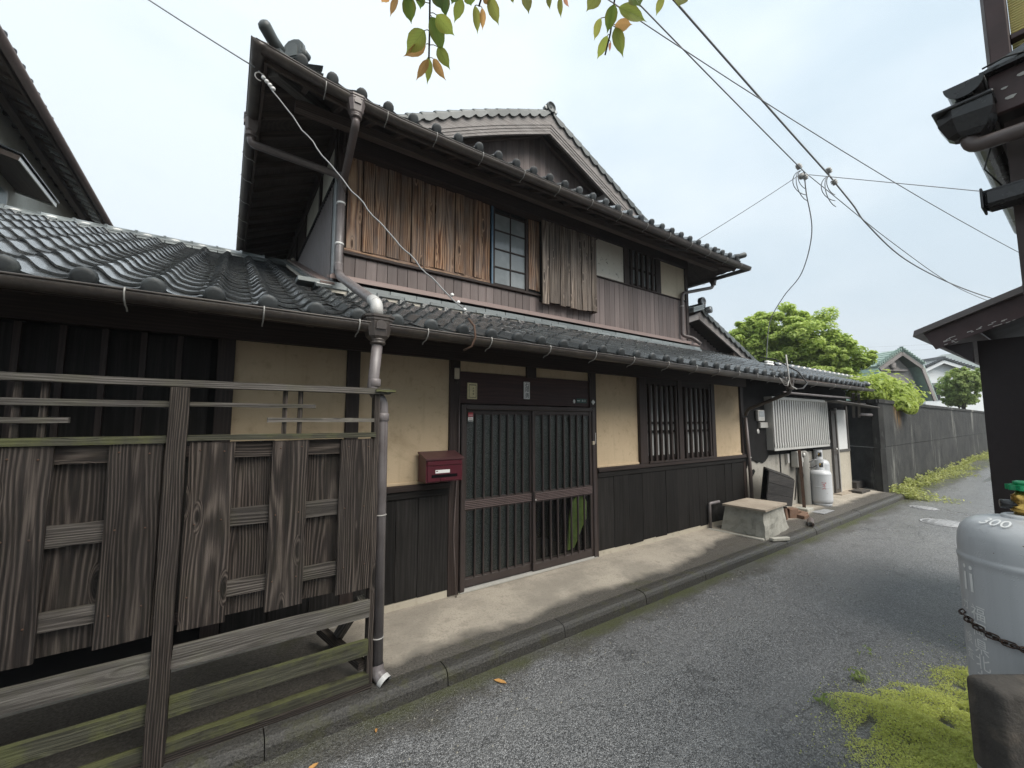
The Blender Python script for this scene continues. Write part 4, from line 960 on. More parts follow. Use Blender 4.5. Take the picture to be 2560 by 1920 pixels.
# hip ridges of the front corners
def hip(cx, sgn, tip):
    p0 = Vector((cx, EY2, uz(cx + sgn * .001, EY2))); d = Vector((sgn, 1, 0)).normalized()
    def at(t, dz=0): 
        q = p0 + d * t; return Vector((q.x, q.y, uz(q.x, q.y) + dz))
    hp = bar('hip_ridge', at(.42, .07), at(2.2, .07), .14, .05, 'tile', H)
    for k in range(7):
        a = .42 + .25 * k; bar('flat_ridge_tile', at(a, .11), at(a + .245, .11), .17, .028, 'tile_mid' if k < 3 else 'tile', hp, .004)
        q0, q1 = at(a, .15), at(a + .25, .15); xx = (q1 - q0).normalized(); yy = Vector((0, 0, 1)).cross(xx).normalized(); inst('cap_tile', CAPMID, hp, frame(q0, xx, yy, xx.cross(yy)) @ Matrix.Diagonal((.85, 1, 1, 1)))
    bar('hip_base', at(.08, .035), at(.46, .04), .13, .05, 'tile_mid', hp)
    # upturned round end tile
    a, b = at(.16, .10), at(-.03, .10) + Vector((0, 0, tip)); tube('hip_end_roll', [a, a.lerp(b, .5) - Vector((0, 0, .012)), b, b - d * .02 + Vector((0, 0, .008)), b - d * .03 + Vector((0, 0, .012))], [.048, .05, .052, .042, .02], 'tile_mid', hp, 14)
    if sgn < 0: return
    # demon-face end tile reduced to its arch, roundel and scrolls
    o = at(.34, .08); fx_ = -d; sx_ = Vector((-d.y, d.x, 0)); zz = Vector((0, 0, 1))
    def pl(pts, y0, y1, nm): return prism(nm, [o + sx_ * a_ * 1.08 + zz * z_ * 1.05 + fx_ * y0 for a_, z_ in pts], fx_ * (y1 - y0), 'tile_mid', hp)
    arch = [(-.10, .03), (.10, .03), (.10, .13), (.085, .19), (.05, .225), (0, .235), (-.05, .225), (-.085, .19), (-.10, .13)]
    pl(arch, 0, .035, 'end_tile')
    pl([(.8 * a_, .045 + .8 * (z_ - .03)) for a_, z_ in arch], .035, .05, 'end_tile_rim')
    pl([(.55 * a_, .06 + .6 * (z_ - .03)) for a_, z_ in arch], .05, .058, 'end_tile_panel')
    for s in (-1, 1):
        c = o + sx_ * (s * .11) + zz * .08 + fx_ * .03; M = frame((0, 0, 0), sx_, zz, fx_)
        lathe('scroll', [(.01, .036), (.022, .04), (.028, .028), (.036, .03), (.042, .01), (.042, -.04)], c, 'tile_mid', hp, 14, M=M)
hip(EX0, 1, .09); hip(EX1, -1, .07)
# upper gutters
UG = halfround('gutter', [(.055, .11, uz(EX0, EY2) - .035), (.3, .11, uz(.3, EY2) - .045), (.6, .11, uz(.6, EY2) - .05), (.9, .11, uz(.9, EY2) - .05), (1.25, .11, 4.492), (4, .11, 4.488), (7, .11, 4.487), (8.07, .11, 4.51)], .058, 'gutter_brown', H)
for x in (.58, 1.12, 1.62, 2.16, 2.72, 3.26, 3.83, 4.4, 4.97, 5.52, 6.1, 6.65, 7.2, 7.7): hook(UG, (x, .11, 4.49 + (.03 if x < .7 else 0)), (0, -1, 0))
SG = halfround('gutter', [(.085, 7.4, 4.495), (.085, 1.6, 4.495), (.085, 1.0, uzl(1.0) - .045), (.085, .6, uzl(.6) - .04), (.085, .3, uzl(.3) - .04), (.085, .05, uzl(EY2) - .035)], .058, 'gutter_brown', H)
for y in (1.5, 2.0, 2.6, 3.2, 3.9, 4.7, 5.6): hook(SG, (.085, y, 4.495), (-1, 0, 0))
RG = halfround('gutter', [(8.06, .08, 4.505), (8.06, 7.4, 4.495)], .058, 'gutter_brown', H)
hook(RG, (8.06, 1.0, 4.50), (1, 0, 0))
# hoppers and downpipes
funnel(H, (.845, .10, 4.535), (0, -1, 0), .16, .17, 'pipe_brown'); funnel(H, (.075, .93, 4.535), (-1, 0, 0), .16, .17, 'pipe_brown')
tube('downpipe', bend([(.845, .10, 4.34), (.845, .11, 4.27), (.905, .80, 4.10), (.905, .83, 4.0)], .07), .036, 'pipe_brown', H, 12)
tube('downpipe', bend([(.075, .93, 4.34), (.085, .93, 4.27), (.84, .83, 4.175), (.89, .83, 4.14)], .05), .036, 'pipe_brown', H, 12)
dp = tube('downpipe', bend([(.893, .825, 4.20), (.893, .825, 3.19), (.86, .62, 3.055), (.845, .50, 2.98)], .05), .038, 'pipe_grey', H, 14)
for z in (3.86, 3.42): lathe('pipe_clip', [(.0405, 0), (.045, .004), (.045, .02), (.0405, .024)], (.893, .825, z), 'porcelain', dp, 14)
lathe('pipe_socket', [(.0395, 0), (.044, .004), (.044, .06), (.0395, .064)], (.893, .825, 3.17), 'pipe_grey', dp, 14)
tube('roof_pipe', bend([(.855, .60, 3.045), (.845, .45, 2.955), (.835, -.62, 2.475), (.835, -.74, 2.42)], .04), .040, 'pipe_grey', H, 14)
tube('roof_elbow', bend([(.835, -.64, 2.468), (.835, -.745, 2.42), (.835, -.76, 2.33)], .06), .042, 'pipe_white', H, 14)
funnel(H, (.835, -.795, 2.315), (0, -1, 0), .185, .165, 'gutter_brown', .14)
dp = tube('downpipe', bend([(.835, -.795, 2.16), (.808, -.795, 1.80), (.880, -.80, 1.735), (.888, -.805, .03)], .055), .036, 'pipe_grey', H, 16)
lathe('pipe_socket', [(.037, 0), (.042, .004), (.042, .05), (.037, .055)], (.881, -.80, 1.60), 'pipe_grey', dp, 16)
lathe('pipe_socket', [(.037, 0), (.042, .004), (.042, .05), (.037, .055)], (.82, -.795, 1.83), 'pipe_grey', dp, 16)
lathe('wire_tie', [(.0375, 0), (.040, .002), (.040, .006), (.0375, .008)], (.883, -.803, .98), 'wire_light', dp, 16); lathe('wire_tie', [(.0375, 0), (.040, .002), (.040, .006), (.0375, .008)], (.885, -.805, .21), 'wire_light', dp, 16)
# open shoe at the foot
V, F = tube('', bend([(.885, -.805, .05), (.886, -.815, .0), (.915, -.865, -.035)], .03), .043, '', None, 16, False, True, True)
sh_ = mk('pipe_shoe', V, F, 'pipe_grey', dp, True)
V, F = tube('', [(.908, -.852, -.028), (.922, -.877, -.043)], .046, '', None, 16, False, True, True); mk('shoe_collar', V, F, 'pipe_white', dp, True)
lathe('shoe_hollow', [(.041, 0), (.041, .003)], (.916, -.868, -.037), 'void', dp, 16, M=Vector((.014, -.025, -.015)).to_track_quat('Z', 'Y').to_matrix().to_4x4())
bar('wire_arm', (5.85, .55, 4.55), (6.28, .22, 4.455), .03, .03, 'grey_board', H)
# right-hand corner pipe
funnel(H, (8.06, .80, 4.53), (1, 0, 0), .14, .14, 'pipe_brown', .11)
dp = tube('downpipe', bend([(8.05, .80, 4.37), (8.0, .80, 4.30), (7.06, .85, 4.03), (7.02, .85, 3.95), (6.985, .85, 3.20), (7.12, .72, 3.15), (7.16, .60, 3.02)], .06), .032, 'pipe_brown', H, 12)
lathe('pipe_clip', [(.033, 0), (.038, .004), (.038, .02), (.033, .024)], (7.005, .85, 3.75), 'wire_light', dp, 12)
# ------------------------------------------------------------------ board fence in front of the left wing
FY = -.85
FN = thing('board_fence', (.1, FY, -.03), 'weathered grey board fence with open rails and mossy lower slats', 'fence')
def fb(name, x0, x1, z0, z1, mat='fence_wood', y0=FY, y1=FY + .022, vertical=True, amp=.004, n=8): return rough_board(name, x0, x1, y0, y1, z0, z1, mat, FN, amp, n, vertical)
for px in (-.192, -1.25): fb('post', px - .039, px + .039, -.05, 1.776, 'fence_wood', FY - .045, FY + .03, True, .004, 14)
fb('end_post', .808, .842, -.05, 1.785, 'fence_wood', FY - .01, FY + .06, True, .003, 12)
fb('top_rail', -2.4, .905, 1.779, 1.815, 'fence_rail', FY - .03, FY + .045, False, .003, 20)
fb('rail_end', .80, .93, 1.792, 1.808, 'fence_moss', FY - .05, FY + .03, False, .006, 5)
fb('thin_rail', -2.4, -.232, 1.672, 1.703, 'fence_rail', FY - .012, FY + .018, False, .002, 12); fb('thin_rail', -.152, .456, 1.678, 1.701, 'fence_rail', FY - .008, FY + .018, False, .002, 8)
fb('thin_rail', -1.3, -.588, 1.592, 1.619, 'fence_rail', FY - .012, FY + .018, False, .002, 8); fb('thin_rail', .205, .81, 1.595, 1.62, 'fence_rail', FY - .008, FY + .018, False, .002, 8)
fb('middle_rail', -2.4, -.232, 1.490, 1.526, 'fence_moss', FY - .022, FY + .03, False, .002, 12); fb('middle_rail', -.152, .82, 1.498, 1.527, 'fence_moss', FY - .022, FY + .03, False, .002, 10)
for x in (-.758, -.675, .292, .373): fb('spindle', x - .012, x + .012, 1.527, 1.779, 'fence_wood', FY + .002, FY + .026, True, .001, 3)
# overlapping upright boards: front boards proud, recessed boards with battens across
front = [(-.80, -.628), (-.442, -.245), (-.140, .058), (.236, .425), (.608, .806), (-1.20, -1.0), (-1.9, -1.7)]
back = [(-.65, -.42), (.04, .25), (.41, .625), (-1.02, -.78), (-1.72, -1.18)]
for a, b in front: fb('front_board', a, b, .552 + jig(.006), 1.488, 'fence_wood', FY - .012, FY + .010, True, .005, 12)
fb('front_board', -.262, -.236, .555, 1.488, 'fence_wood', FY + .0, FY + .015, True, .002, 8)
for a, b in back: fb('back_board', a, b, .556 + jig(.006), 1.488, 'fence_wood', FY + .040, FY + .058, True, .004, 10)
for a, b in ((-.64, -.43), (.05, .245), (.415, .615), (-1.01, -.79)):
    for z0, z1 in ((1.40, 1.485), (1.028, 1.122), (.664, .745)): fb('batten', a, b, z0 + jig(.004), z1 + jig(.004), 'fence_batten' if z0 < 1.3 else 'fence_wood', FY + .012, FY + .038, False, .003, 5)
fb('lower_rail', -2.4, -.232, .376, .473, 'fence_rail', FY - .02, FY + .012, False, .004, 16); fb('lower_rail', -.152, .81, .380, .482, 'fence_rail', FY - .02, FY + .012, False, .004, 14)
fb('slat', -2.4, -.232, .156, .237, 'fence_moss', FY - .02, FY + .010, False, .004, 14); fb('slat', -.152, .81, .155, .245, 'fence_moss', FY - .02, FY + .010, False, .004, 14)
fb('foot_rail', -2.4, -.232, -.012, .040, 'fence_moss', FY - .018, FY + .03, False, .003, 14); fb('foot_rail', -.152, .82, -.012, .040, 'fence_moss', FY - .018, FY + .03, False, .003, 14)
fb('sole_board', -2.4, .835, -.075, -.012, 'fence_wood', FY - .025, FY + .05, False, .003, 20)
for x in (.70, -.9): bar('brace', (x + .08, FY + .05, .47), (x + .02, FY + .55, -.0), .05, .06, 'fence_rail', FN, .003); bar('brace', (x + .09, FY + .03, .08), (x - .05, FY + .62, .10), .05, .05, 'fence_wood', FN)

for a, b in front:
    for xx in (a + .04, b - .04):
        for zz in (1.44, 1.075, .70): lathe('nail', [(.0045, 0), (.0045, .002), (.002, .003)], (xx + jig(.01), FY - .0125, zz + jig(.012)), 'steel_rust', FN, 8, M=Matrix.Rotation(R(90), 4, 'X'))

# ------------------------------------------------------------------ things on the entrance wall
MBX = thing('mailbox', (1.64, -.1, 1.06), 'dark red metal letterbox hung beside the sliding doors', 'letterbox')
bx0, bx1, by0, by1, bz0, bz1 = 1.455, 1.808, -.205, -.035, 1.068, 1.265
V = [(bx0, by0, bz0), (bx1, by0, bz0), (bx1, by1, bz0), (bx0, by1, bz0), (bx0, by0, bz1 - .005), (bx1, by0, bz1 - .005), (bx1, by1, bz1 + .045), (bx0, by1, bz1 + .045)]
mk('case', V, BOXF, 'mail_red', MBX)
prism('lid', [(bx0 - .008, by0 - .02, bz1 - .004), (bx0 - .008, by0 - .02, bz1 + .010), (bx0 - .008, by1, bz1 + .062), (bx0 - .008, by1, bz1 + .046)], (bx1 - bx0 + .016, 0, 0), 'mail_lid', MBX)
fr = box('front_flap', bx0 + .012, bx1 - .012, by0 - .008, by0 + .001, bz0 + .008, bz1 - .055, 'mail_red', MBX, .003)
box('flap_edge', bx0 + .008, bx1 - .008, by0 - .014, by0 + .001, bz1 - .052, bz1 - .012, 'mail_red', MBX, .004)
sl_ = box('slot', bx0 + .05, bx1 - .055, by0 - .010, by0 - .0075, bz0 + .040, bz0 + .066, 'void', MBX)
box('name_strip', bx0 + .085, bx1 - .13, by0 - .011, by0 - .0075, bz0 + .078, bz0 + .106, 'white_paint', MBX)
box('name_mark', bx0 + .09, bx0 + .108, by0 - .0118, by0 - .0108, bz0 + .091, bz0 + .098, 'ink', MBX)
prism('pull', [(bx0 + .13, by0 - .008, bz0 + .012), (bx0 + .19, by0 - .008, bz0 + .012), (bx0 + .185, by0 - .008, bz0 + .028), (bx0 + .135, by0 - .008, bz0 + .028)], (0, -.014, 0), 'mail_red', MBX)
# slender conduit running down beside the door
tube('conduit', bend([(1.855, -.045, 1.85), (1.855, -.045, 1.30), (1.83, -.05, .99), (1.805, -.05, .55), (1.83, -.07, -.005)], .1), .006, 'pipe_brown', None, 8)
tag(bpy.data.objects['conduit'], 'thin brown conduit running down beside the letterbox to the footpath', 'conduit')
lt = thing('porch_light', (1.822, -.05, 2.0), 'small cream lamp fitting high on the post left of the doors', 'lamp')
box('lamp_body', 1.80, 1.845, -.065, -.03, 2.005, 2.11, 'plaster_cream', lt, .006); box('lamp_cap', 1.797, 1.848, -.068, -.03, 2.11, 2.12, 'door_frame', lt); lathe('bulb_socket', [(.012, 0), (.014, .01), (.01, .035)], (1.822, -.048, 1.965), 'steel_dark', lt, 10)
pq = thing('framed_notice', (2.008, -.02, 1.82), 'yellowed framed notice on the lintel above the left door', 'notice')
box('notice_board', 1.953, 2.063, -.026, -.0125, 1.818, 1.979, 'paper', pq, .003)
for x0, x1, z0, z1 in ((1.968, 2.050, 1.955, 1.962), (1.968, 1.972, 1.833, 1.953), (2.046, 2.050, 1.833, 1.953), (1.974, 2.044, 1.833, 1.837)): box('border', x0, x1, -.0275, -.0262, z0, z1, 'ink', pq)
for q, s_ in enumerate('水道番'): text_on('lettering', s_, .022, (2.018, -.0268, 1.925 - .028 * q), (1, 0, 0), (0, 0, 1), 'ink', pq)
npl = thing('name_plate', (2.68, -.02, 1.84), 'narrow white name plate with brushed black characters above the door', 'name plate')
box('plate', 2.643, 2.719, -.03, -.0125, 1.838, 2.025, 'white_paint', npl, .003)
for s_, z, sz in (('石', 1.990, .058), ('隈', 1.938, .058), ('勇', 1.872, .06)): text_on('character', s_, sz, (2.681, -.0312, z), (1, 0, 0), (0, 0, 1), 'ink', npl)
ap = thing('address_plate', (3.505, -.02, 1.815), 'small dark green house-number plate at the right of the lintel', 'plate')
box('plate', 3.420, 3.590, -.02, -.0125, 1.816, 1.868, 'green_plate', ap, .002); box('plate_stripe', 3.43, 3.475, -.0215, -.0202, 1.838, 1.846, 'white_paint', ap); text_on('number', '8-13', .034, (3.535, -.0212, 1.842), (1, 0, 0), (0, 0, 1), 'white_paint', ap)
lathe('round_badge', [(.019, 0), (.02, .003), (.014, .006)], (3.385, -.0125, 1.833), 'white_paint', None, 16, M=Matrix.Rotation(R(90), 4, 'X') @ Matrix.Diagonal((.9, 1.2, 1, 1)))
tag(bpy.data.objects['round_badge'], 'tiny round white badge left of the green plate', 'badge')
box('diamond_badge', 3.655, 3.70, -.042, -.032, 1.808, 1.853, 'white_paint', None, .002, Matrix.Rotation(R(45), 4, 'Y')); tag(bpy.data.objects['diamond_badge'], 'small white diamond badge on the right door post', 'badge')
st2 = thing('door_sticker', (1.985, .0, 1.6), 'red and white sticker at the top of the left door glass', 'sticker')
box('upper_half', 1.968, 2.022, -.016, -.0145, 1.645, 1.685, 'red_paint', st2); box('lower_half', 1.968, 2.022, -.016, -.0145, 1.600, 1.642, 'white_paint', st2); text_on('lettering', 'Pana', .018, (1.995, -.0168, 1.628), (1, 0, 0), (0, 0, 1), 'red_paint', st2); box('small_print', 1.972, 2.018, -.0168, -.0162, 1.606, 1.613, 'ink', st2)
for x0, z in ((1.968, 1.664),): box('white_line', 1.972, 2.018, -.0168, -.0162, 1.658, 1.662, 'white_paint', st2)
bl = thing('door_bell', (3.66, -.04, 1.31), 'small cream bell push with its cable on the right door post', 'bell push')
box('push', 3.648, 3.676, -.055, -.031, 1.318, 1.362, 'plaster_cream', bl, .004); tube('cable', [(3.664, -.036, 1.765), (3.652, -.036, 1.68), (3.654, -.036, 1.5), (3.660, -.036, 1.36)], .003, 'ink', bl, 6)
box('door_tag', 3.694, 3.712, -.040, -.031, 1.33, 1.462, 'white_paint', None, .003); tag(bpy.data.objects['door_tag'], 'narrow white tag strip on the right door post', 'tag')
# something bright green standing just inside the right door
gc = [(3.30, .03, .13), (3.40, .03, .15), (3.46, .03, .24), (3.53, .03, .36), (3.60, .03, .45), (3.61, .03, .64), (3.56, .03, .735), (3.45, .03, .735), (3.37, .03, .66), (3.33, .03, .48)]
o = prism('green_cloth', gc, (0, .02, 0), 'green_cloth'); tag(o, 'bright green cloth seen through the right door glass', 'cloth')

# ------------------------------------------------------------------ stone trough with lid, waste pipe
TR = thing('water_tank', (6.7, -.45, -.04), 'low rough concrete tank with a flat slab lid against the dado', 'tank')
tp = [(6.255, -.760), (7.00, -.705), (6.99, -.20), (6.22, -.22)]; bt = [(6.255, -.775), (7.27, -.665), (7.25, -.12), (6.20, -.14)]
V, F = [], []; NS, NZ = 10, 6
ringp = lambda t: [(tp[i][0] * t + bt[i][0] * (1 - t), tp[i][1] * t + bt[i][1] * (1 - t)) for i in range(4)]
for j in range(NZ + 1):
    t = j / NZ; q = ringp(t ** .8); z = -.06 + .405 * t
    for e in range(4):
        a, b = q[e], q[(e + 1) % 4]
        for k in range(NS):
            u = k / NS; c = .012 if k == 0 else 0.0; V.append((a[0] + (b[0] - a[0]) * u + jig(.007), a[1] + (b[1] - a[1]) * u + jig(.007) + c * (1 if e < 2 else -1), z + (jig(.006) if 0 < j < NZ else 0)))
n4 = 4 * NS
for j in range(NZ):
    for k in range(n4): F.append((j * n4 + k, j * n4 + (k + 1) % n4, (j + 1) * n4 + (k + 1) % n4, (j + 1) * n4 + k))
F.append(tuple(range(NZ * n4, (NZ + 1) * n4)))
mk('tank_body', V, F, 'trough_concrete', TR)
prism('lid', [(6.215, -.80, .345), (7.045, -.735, .345), (6.985, -.18, .345), (6.19, -.205, .345)], (0, 0, .028), 'lid_concrete', TR)
for a, b in (((6.05, -.05), (6.22, -.76)), ((6.26, -.83), (6.62, -.90))): bar('rubble_edge', (a[0], a[1], -.02), (b[0], b[1], -.045), .06, .05, 'trough_concrete', TR, .01)
tube('feed_pipe', bend([(6.10, -.06, -.02), (6.10, -.06, .36), (6.30, -.10, .375)], .03), .022, 'pipe_grey', TR, 10)
dp = tube('wall_pipe', [(7.395, -.07, 0.0), (7.36, -.07, .9), (7.29, -.07, 1.66)], .030, 'pipe_brown', None, 12); tag(dp, 'brown downpipe stump leaning at the end of the black dado', 'pipe')
lathe('pipe_ring', [(.031, 0), (.036, .003), (.036, .014), (.031, .017)], (7.36, -.07, .98), 'wire_light', dp, 12)
# ------------------------------------------------------------------ kitchen annex at the far end
AX = thing('kitchen_annex', (9.8, .2, 0), 'low annex with slatted aluminium window box at the far end of the house', 'annex')
box('inner_wall', 7.34, 12.30, .06, 1.2, 0, 2.45, 'void', AX)
# render below, sooty boards above
box('render_wall', 7.335, 11.20, -.005, .06, -.2, .98, 'annex_render', AX)
sw = box('sooty_wall', 7.335, 11.20, -.012, .06, .98, 2.35, 'soot_and_gap_shade', AX)
# torn black sheet hanging over the render at the left
torn = [(7.34, 1.6), (8.22, 1.6), (8.22, 1.02), (8.12, .94), (8.02, .88), (7.93, .86), (7.84, .89), (7.74, .87), (7.66, .91), (7.55, .93), (7.48, .90), (7.42, .92), (7.36, .80), (7.34, .83)]
prism('torn_sheet', [(x, -.013, z) for x, z in torn], (0, -.012, 0), 'soot_and_gap_shade', AX)
prism('torn_scrap', [(7.44, -.008, .74), (7.62, -.008, .77), (7.66, -.008, .73), (7.56, -.008, .65), (7.46, -.008, .62)], (0, -.008, 0), 'soot_and_gap_shade', AX)
box('crack_batten', 8.63, 8.665, -.015, .0, .60, 1.05, 'soot_and_gap_shade', AX)
# aluminium slatted window box
bx0, bx1, byf, bz0, bz1 = 8.12, 10.68, -.15, 1.08, 2.03
wb = box('window_box', bx0, bx1, byf + .012, -.013, bz0, bz0 + .03, 'alu', AX)
box('side_panel', bx0, bx0 + .012, byf + .012, -.013, bz0 + .03, bz1, 'alu', wb); box('side_panel', bx1 - .012, bx1, byf + .012, -.013, bz0 + .03, bz1, 'alu', wb); box('box_top', bx0, bx1, byf + .012, -.013, bz1, bz1 + .02, 'alu', wb)
box('box_back', bx0 + .012, bx1 - .012, -.05, -.03, bz0 + .03, bz1, 'frosted', wb)
box('frame_rail', bx0 - .005, bx1 + .005, byf - .006, byf + .012, bz1 - .03, bz1 + .022, 'alu_bright', wb, .003); box('frame_rail', bx0 - .005, bx1 + .005, byf - .006, byf + .012, bz0 - .012, bz0 + .028, 'alu_bright', wb, .003)
ns = 26
for k in range(ns):
    xx = bx0 + .03 + (bx1 - bx0 - .06) * k / (ns - 1); box('slat', xx - .024, xx + .024, byf - .010, byf + .010, bz0 + .028, bz1 - .03, 'alu_bright', wb, .005)
    box('slat_stop', xx - .028, xx + .028, byf - .014, byf - .0105, bz0 + .06, bz0 + .13, 'alu_bright', wb)
# meter boxes in the dark corner
mtr = thing('electric_meter', (7.95, -.05, 1.5), 'grey electricity meter on the sooty wall beside the slatted box', 'meter')
box('meter_case', 7.74, 7.98, -.08, -.026, 1.60, 1.80, 'alu', mtr, .01); box('meter_glass', 7.77, 7.95, -.085, -.08, 1.68, 1.78, 'window_pale', mtr); box('breaker', 7.82, 8.10, -.075, -.026, 1.48, 1.58, 'alu', mtr, .006); lathe('dial', [(.04, 0), (.045, .01), (.03, .014)], (7.80, -.026, 1.42), 'alu_bright', mtr, 14, M=Matrix.Rotation(R(90), 4, 'X'))
# screen door and cream wall end
dd = box('annex_door', 11.205, 11.50, -.03, .0, .02, 1.83, 'frosted_brown', AX)
for x0, x1, z0, z1 in ((11.205, 11.235, .02, 1.83), (11.465, 11.50, .02, 1.83), (11.235, 11.465, .02, .10), (11.235, 11.465, .86, .93), (11.235, 11.465, 1.78, 1.83)): box('door_rail', x0, x1, -.045, -.03, z0, z1, 'alu_brown', dd)
lathe('door_knob', [(.012, 0), (.012, .03), (.028, .035), (.028, .055), (.015, .06)], (11.26, -.045, .98), 'alu_bright', dd, 12, M=Matrix.Rotation(R(90), 4, 'X'))
box('door_post', 11.50, 11.545, -.05, .06, 0, 1.90, 'alu', AX)
box('white_sheet', 11.545, 12.17, -.025, .06, .955, 1.865, 'white_paint', AX); box('cream_wall', 11.545, 12.33, -.012, .06, -.2, .90, 'annex_cream', AX); box('wall_rail', 11.545, 12.30, -.035, .06, .90, .955, 'grey_board', AX)
box('corner_post', 12.17, 12.26, -.04, .06, .955, 1.95, 'grey_board', AX); box('step', 11.15, 12.5, -.16, -.012, -.12, .012, 'lid_concrete', AX); box('upper_wall', 11.2, 12.33, -.01, .06, 1.865, 2.35, 'soot_and_gap_shade', AX)
# roof of the annex: eave set back from the main one, skewed far end, low ridge
AEY = -.47; ARY = .30
def vx(y): return 12.15 + (y - AEY) * 3.3
AR = mk('annex_roof', [(7.42, AEY, lz(AEY) - .03), (vx(AEY), AEY, lz(AEY) - .03), (vx(ARY), ARY, lz(ARY) - .03), (9.5, ARY, lz(ARY) - .03), (9.5, 1.4, lz(1.4) - .03), (7.42, 1.4, lz(1.4) - .03)], [(0, 1, 2, 3), (0, 3, 4, 5)], 'eave_wood', AX)
mk('back_slope', [(9.5, ARY, lz(ARY) - .03), (vx(ARY), ARY, lz(ARY) - .03), (vx(ARY), 1.3, lz(ARY) - .4), (9.5, 1.3, lz(ARY) - .4)], [(0, 1, 2, 3)], 'tile', AX)
sl2 = []
for k in range(30, 62):
    x = -.609 + TW * k; j = 0
    while True:
        y = AEY + j * TE * CT
        if y > (1.2 if x < 9.35 else ARY - .12): break
        if x < vx(y) - .1:
            O = Vector((x, y, lz(y))); M = tile_matrix(O, XA, UPS, NRM); inst('eave_tile' if j == 0 else 'roof_tile', EAVE_ME if j == 0 else TILE_ME, AR, M)
        j += 1
x = 7.6
while x < 12.2: bar('rafter', (x, AEY + .02, lz(AEY + .02) - .062), (x, .0, lz(0) - .062), .042, .055, 'eave_wood', AR); x += .303
for c in range(2):
    x = 9.3 + .15 * c
    while x < vx(ARY) - .2: box('flat_ridge_tile', x + .002, x + .296, ARY - .11 + .012 * c, ARY + .11 - .012 * c, lz(ARY) + .015 + .036 * c, lz(ARY) + .046 + .036 * c, 'tile', AR, .005); x += .30
x = 9.3
while x < vx(ARY) - .3: inst('cap_tile', CAPME, AR, Matrix.Translation((x, ARY, lz(ARY) + .085))); x += .30
tube('ridge_end', [(vx(ARY) - .25, ARY, lz(ARY) + .085), (vx(ARY) + .05, ARY, lz(ARY) + .085)], [.07, .075], 'tile', AR, 12)
tube('verge_roll', [(vx(AEY) + .02, AEY - .02, lz(AEY) + .06), (vx(-.2), -.2, lz(-.2) + .06), (vx(ARY) - .05, ARY - .05, lz(ARY) + .03)], [.05, .045, .045], 'tile', AR, 10)
AG = halfround('gutter', [(8.02, -.535, 2.305), (12.25, -.535, 2.325)], .05, 'gutter_brown', AX)
for x in (8.9, 9.8, 10.6, 11.4): hook(AG, (x, -.535, 2.312), (0, -1, 0))
box('fascia', 7.42, 12.15, AEY - .01, AEY + .012, lz(AEY) - .10, lz(AEY) - .022, 'eave_wood', AX)
# end hopper of the main gutter, pipe running back to the wall
funnel(H, (7.25, -.79, 2.27), (0, -1, 0), .13, .15, 'gutter_brown', .11)
tube('return_pipe', bend([(7.25, -.79, 2.10), (7.25, -.77, 2.04), (7.28, -.12, 1.80), (7.285, -.08, 1.70)], .05), .030, 'gutter_brown', H, 10)
# bamboo drying pole and rough awning boards
tube('drying_pole', [(7.95, -.42, 2.095), (10.2, -.42, 2.10), (11.25, -.42, 2.105)], .022, 'pipe_grey', AX, 10)
aw = bar('awning_board', (10.2, -.38, 2.02), (12.35, -.52, 1.915), .22, .02, 'grey_board', AX, .003); bar('awning_board', (10.9, -.2, 2.02), (12.2, -.30, 2.0), .24, .02, 'grey_board', AX)
for x in (11.5, 11.85): bar('awning_strut', (x - .4, -.50, 2.20), (x + .25, -.30, 1.70), .05, .04, 'grey_board', AX)
tube('awning_pipe', [(12.0, -.35, 1.76), (12.5, -.42, 1.745)], .035, 'pipe_grey', AX, 10)
# small side gable of the annex rising behind its roof
sg = prism('gable_wall', [(7.30, 1.25, 2.95), (9.85, 1.25, 2.80), (7.80, 1.25, 3.66), (7.30, 1.25, 3.60)], (0, .04, 0), 'soot_and_gap_shade', AX)
x = 7.31
while x < 9.3: box('plank', x + .002, x + .113, 1.228, 1.248, 2.9, max(2.95, min(3.62, 3.64 - .405 * (x + .1 - 7.75))), 'band_wood', sg); x += .117
bg_ = []
def gz(x): return 3.80 - .405 * (x - 7.78)
bb = prism('bargeboard', [(7.70, .92, gz(7.78) - .17), (10.15, .92, gz(10.15) - .15), (10.15, .92, gz(10.15)), (7.78, .92, gz(7.78)), (7.66, .92, gz(7.78) - .05)], (0, .035, 0), 'barge_wood', AX)
prism('bargeboard', [(7.70, .922, gz(7.78) - .17), (7.66, .922, gz(7.78) - .05), (7.30, .922, gz(7.78) - .19), (7.30, .922, gz(7.78) - .30)], (0, .03, 0), 'barge_wood', AX)
gr = mk('gable_roof', [(7.72, .90, gz(7.78) + .015), (10.3, .90, gz(10.3) + .015), (10.3, 4.0, gz(10.3) + .015), (7.72, 4.0, gz(7.78) + .015)], [(0, 1, 2, 3)], 'eave_wood', AX)
ga = math.atan(.405); uv = Vector((-math.cos(ga), 0, math.sin(ga))); nv = Vector((math.sin(ga), 0, math.cos(ga)))
for j in range(11):
    for k in range(11):
        x = 10.25 - j * TE * math.cos(ga); y = .98 + k * TW
        if x < 7.95: continue
        inst('roof_tile', TILE_ME, gr, tile_matrix((x, y, gz(x) + .03), Vector((0, 1, 0)), uv, nv))
for j in range(12):
    x = 10.2 - j * .205; inst('verge_tile', VME2, gr, Matrix.Translation((x, .93, gz(x) + .035)) @ Matrix.Rotation(ga, 4, 'Y'))
tube('ridge_roll', [(7.76, .84, gz(7.78) + .11), (7.76, 4.0, gz(7.78) + .11)], .055, 'tile', gr, 12); tube('ridge_end', [(7.93, .80, gz(7.93) + .10), (7.93, 1.0, gz(7.93) + .10)], .07, 'tile', gr, 12)
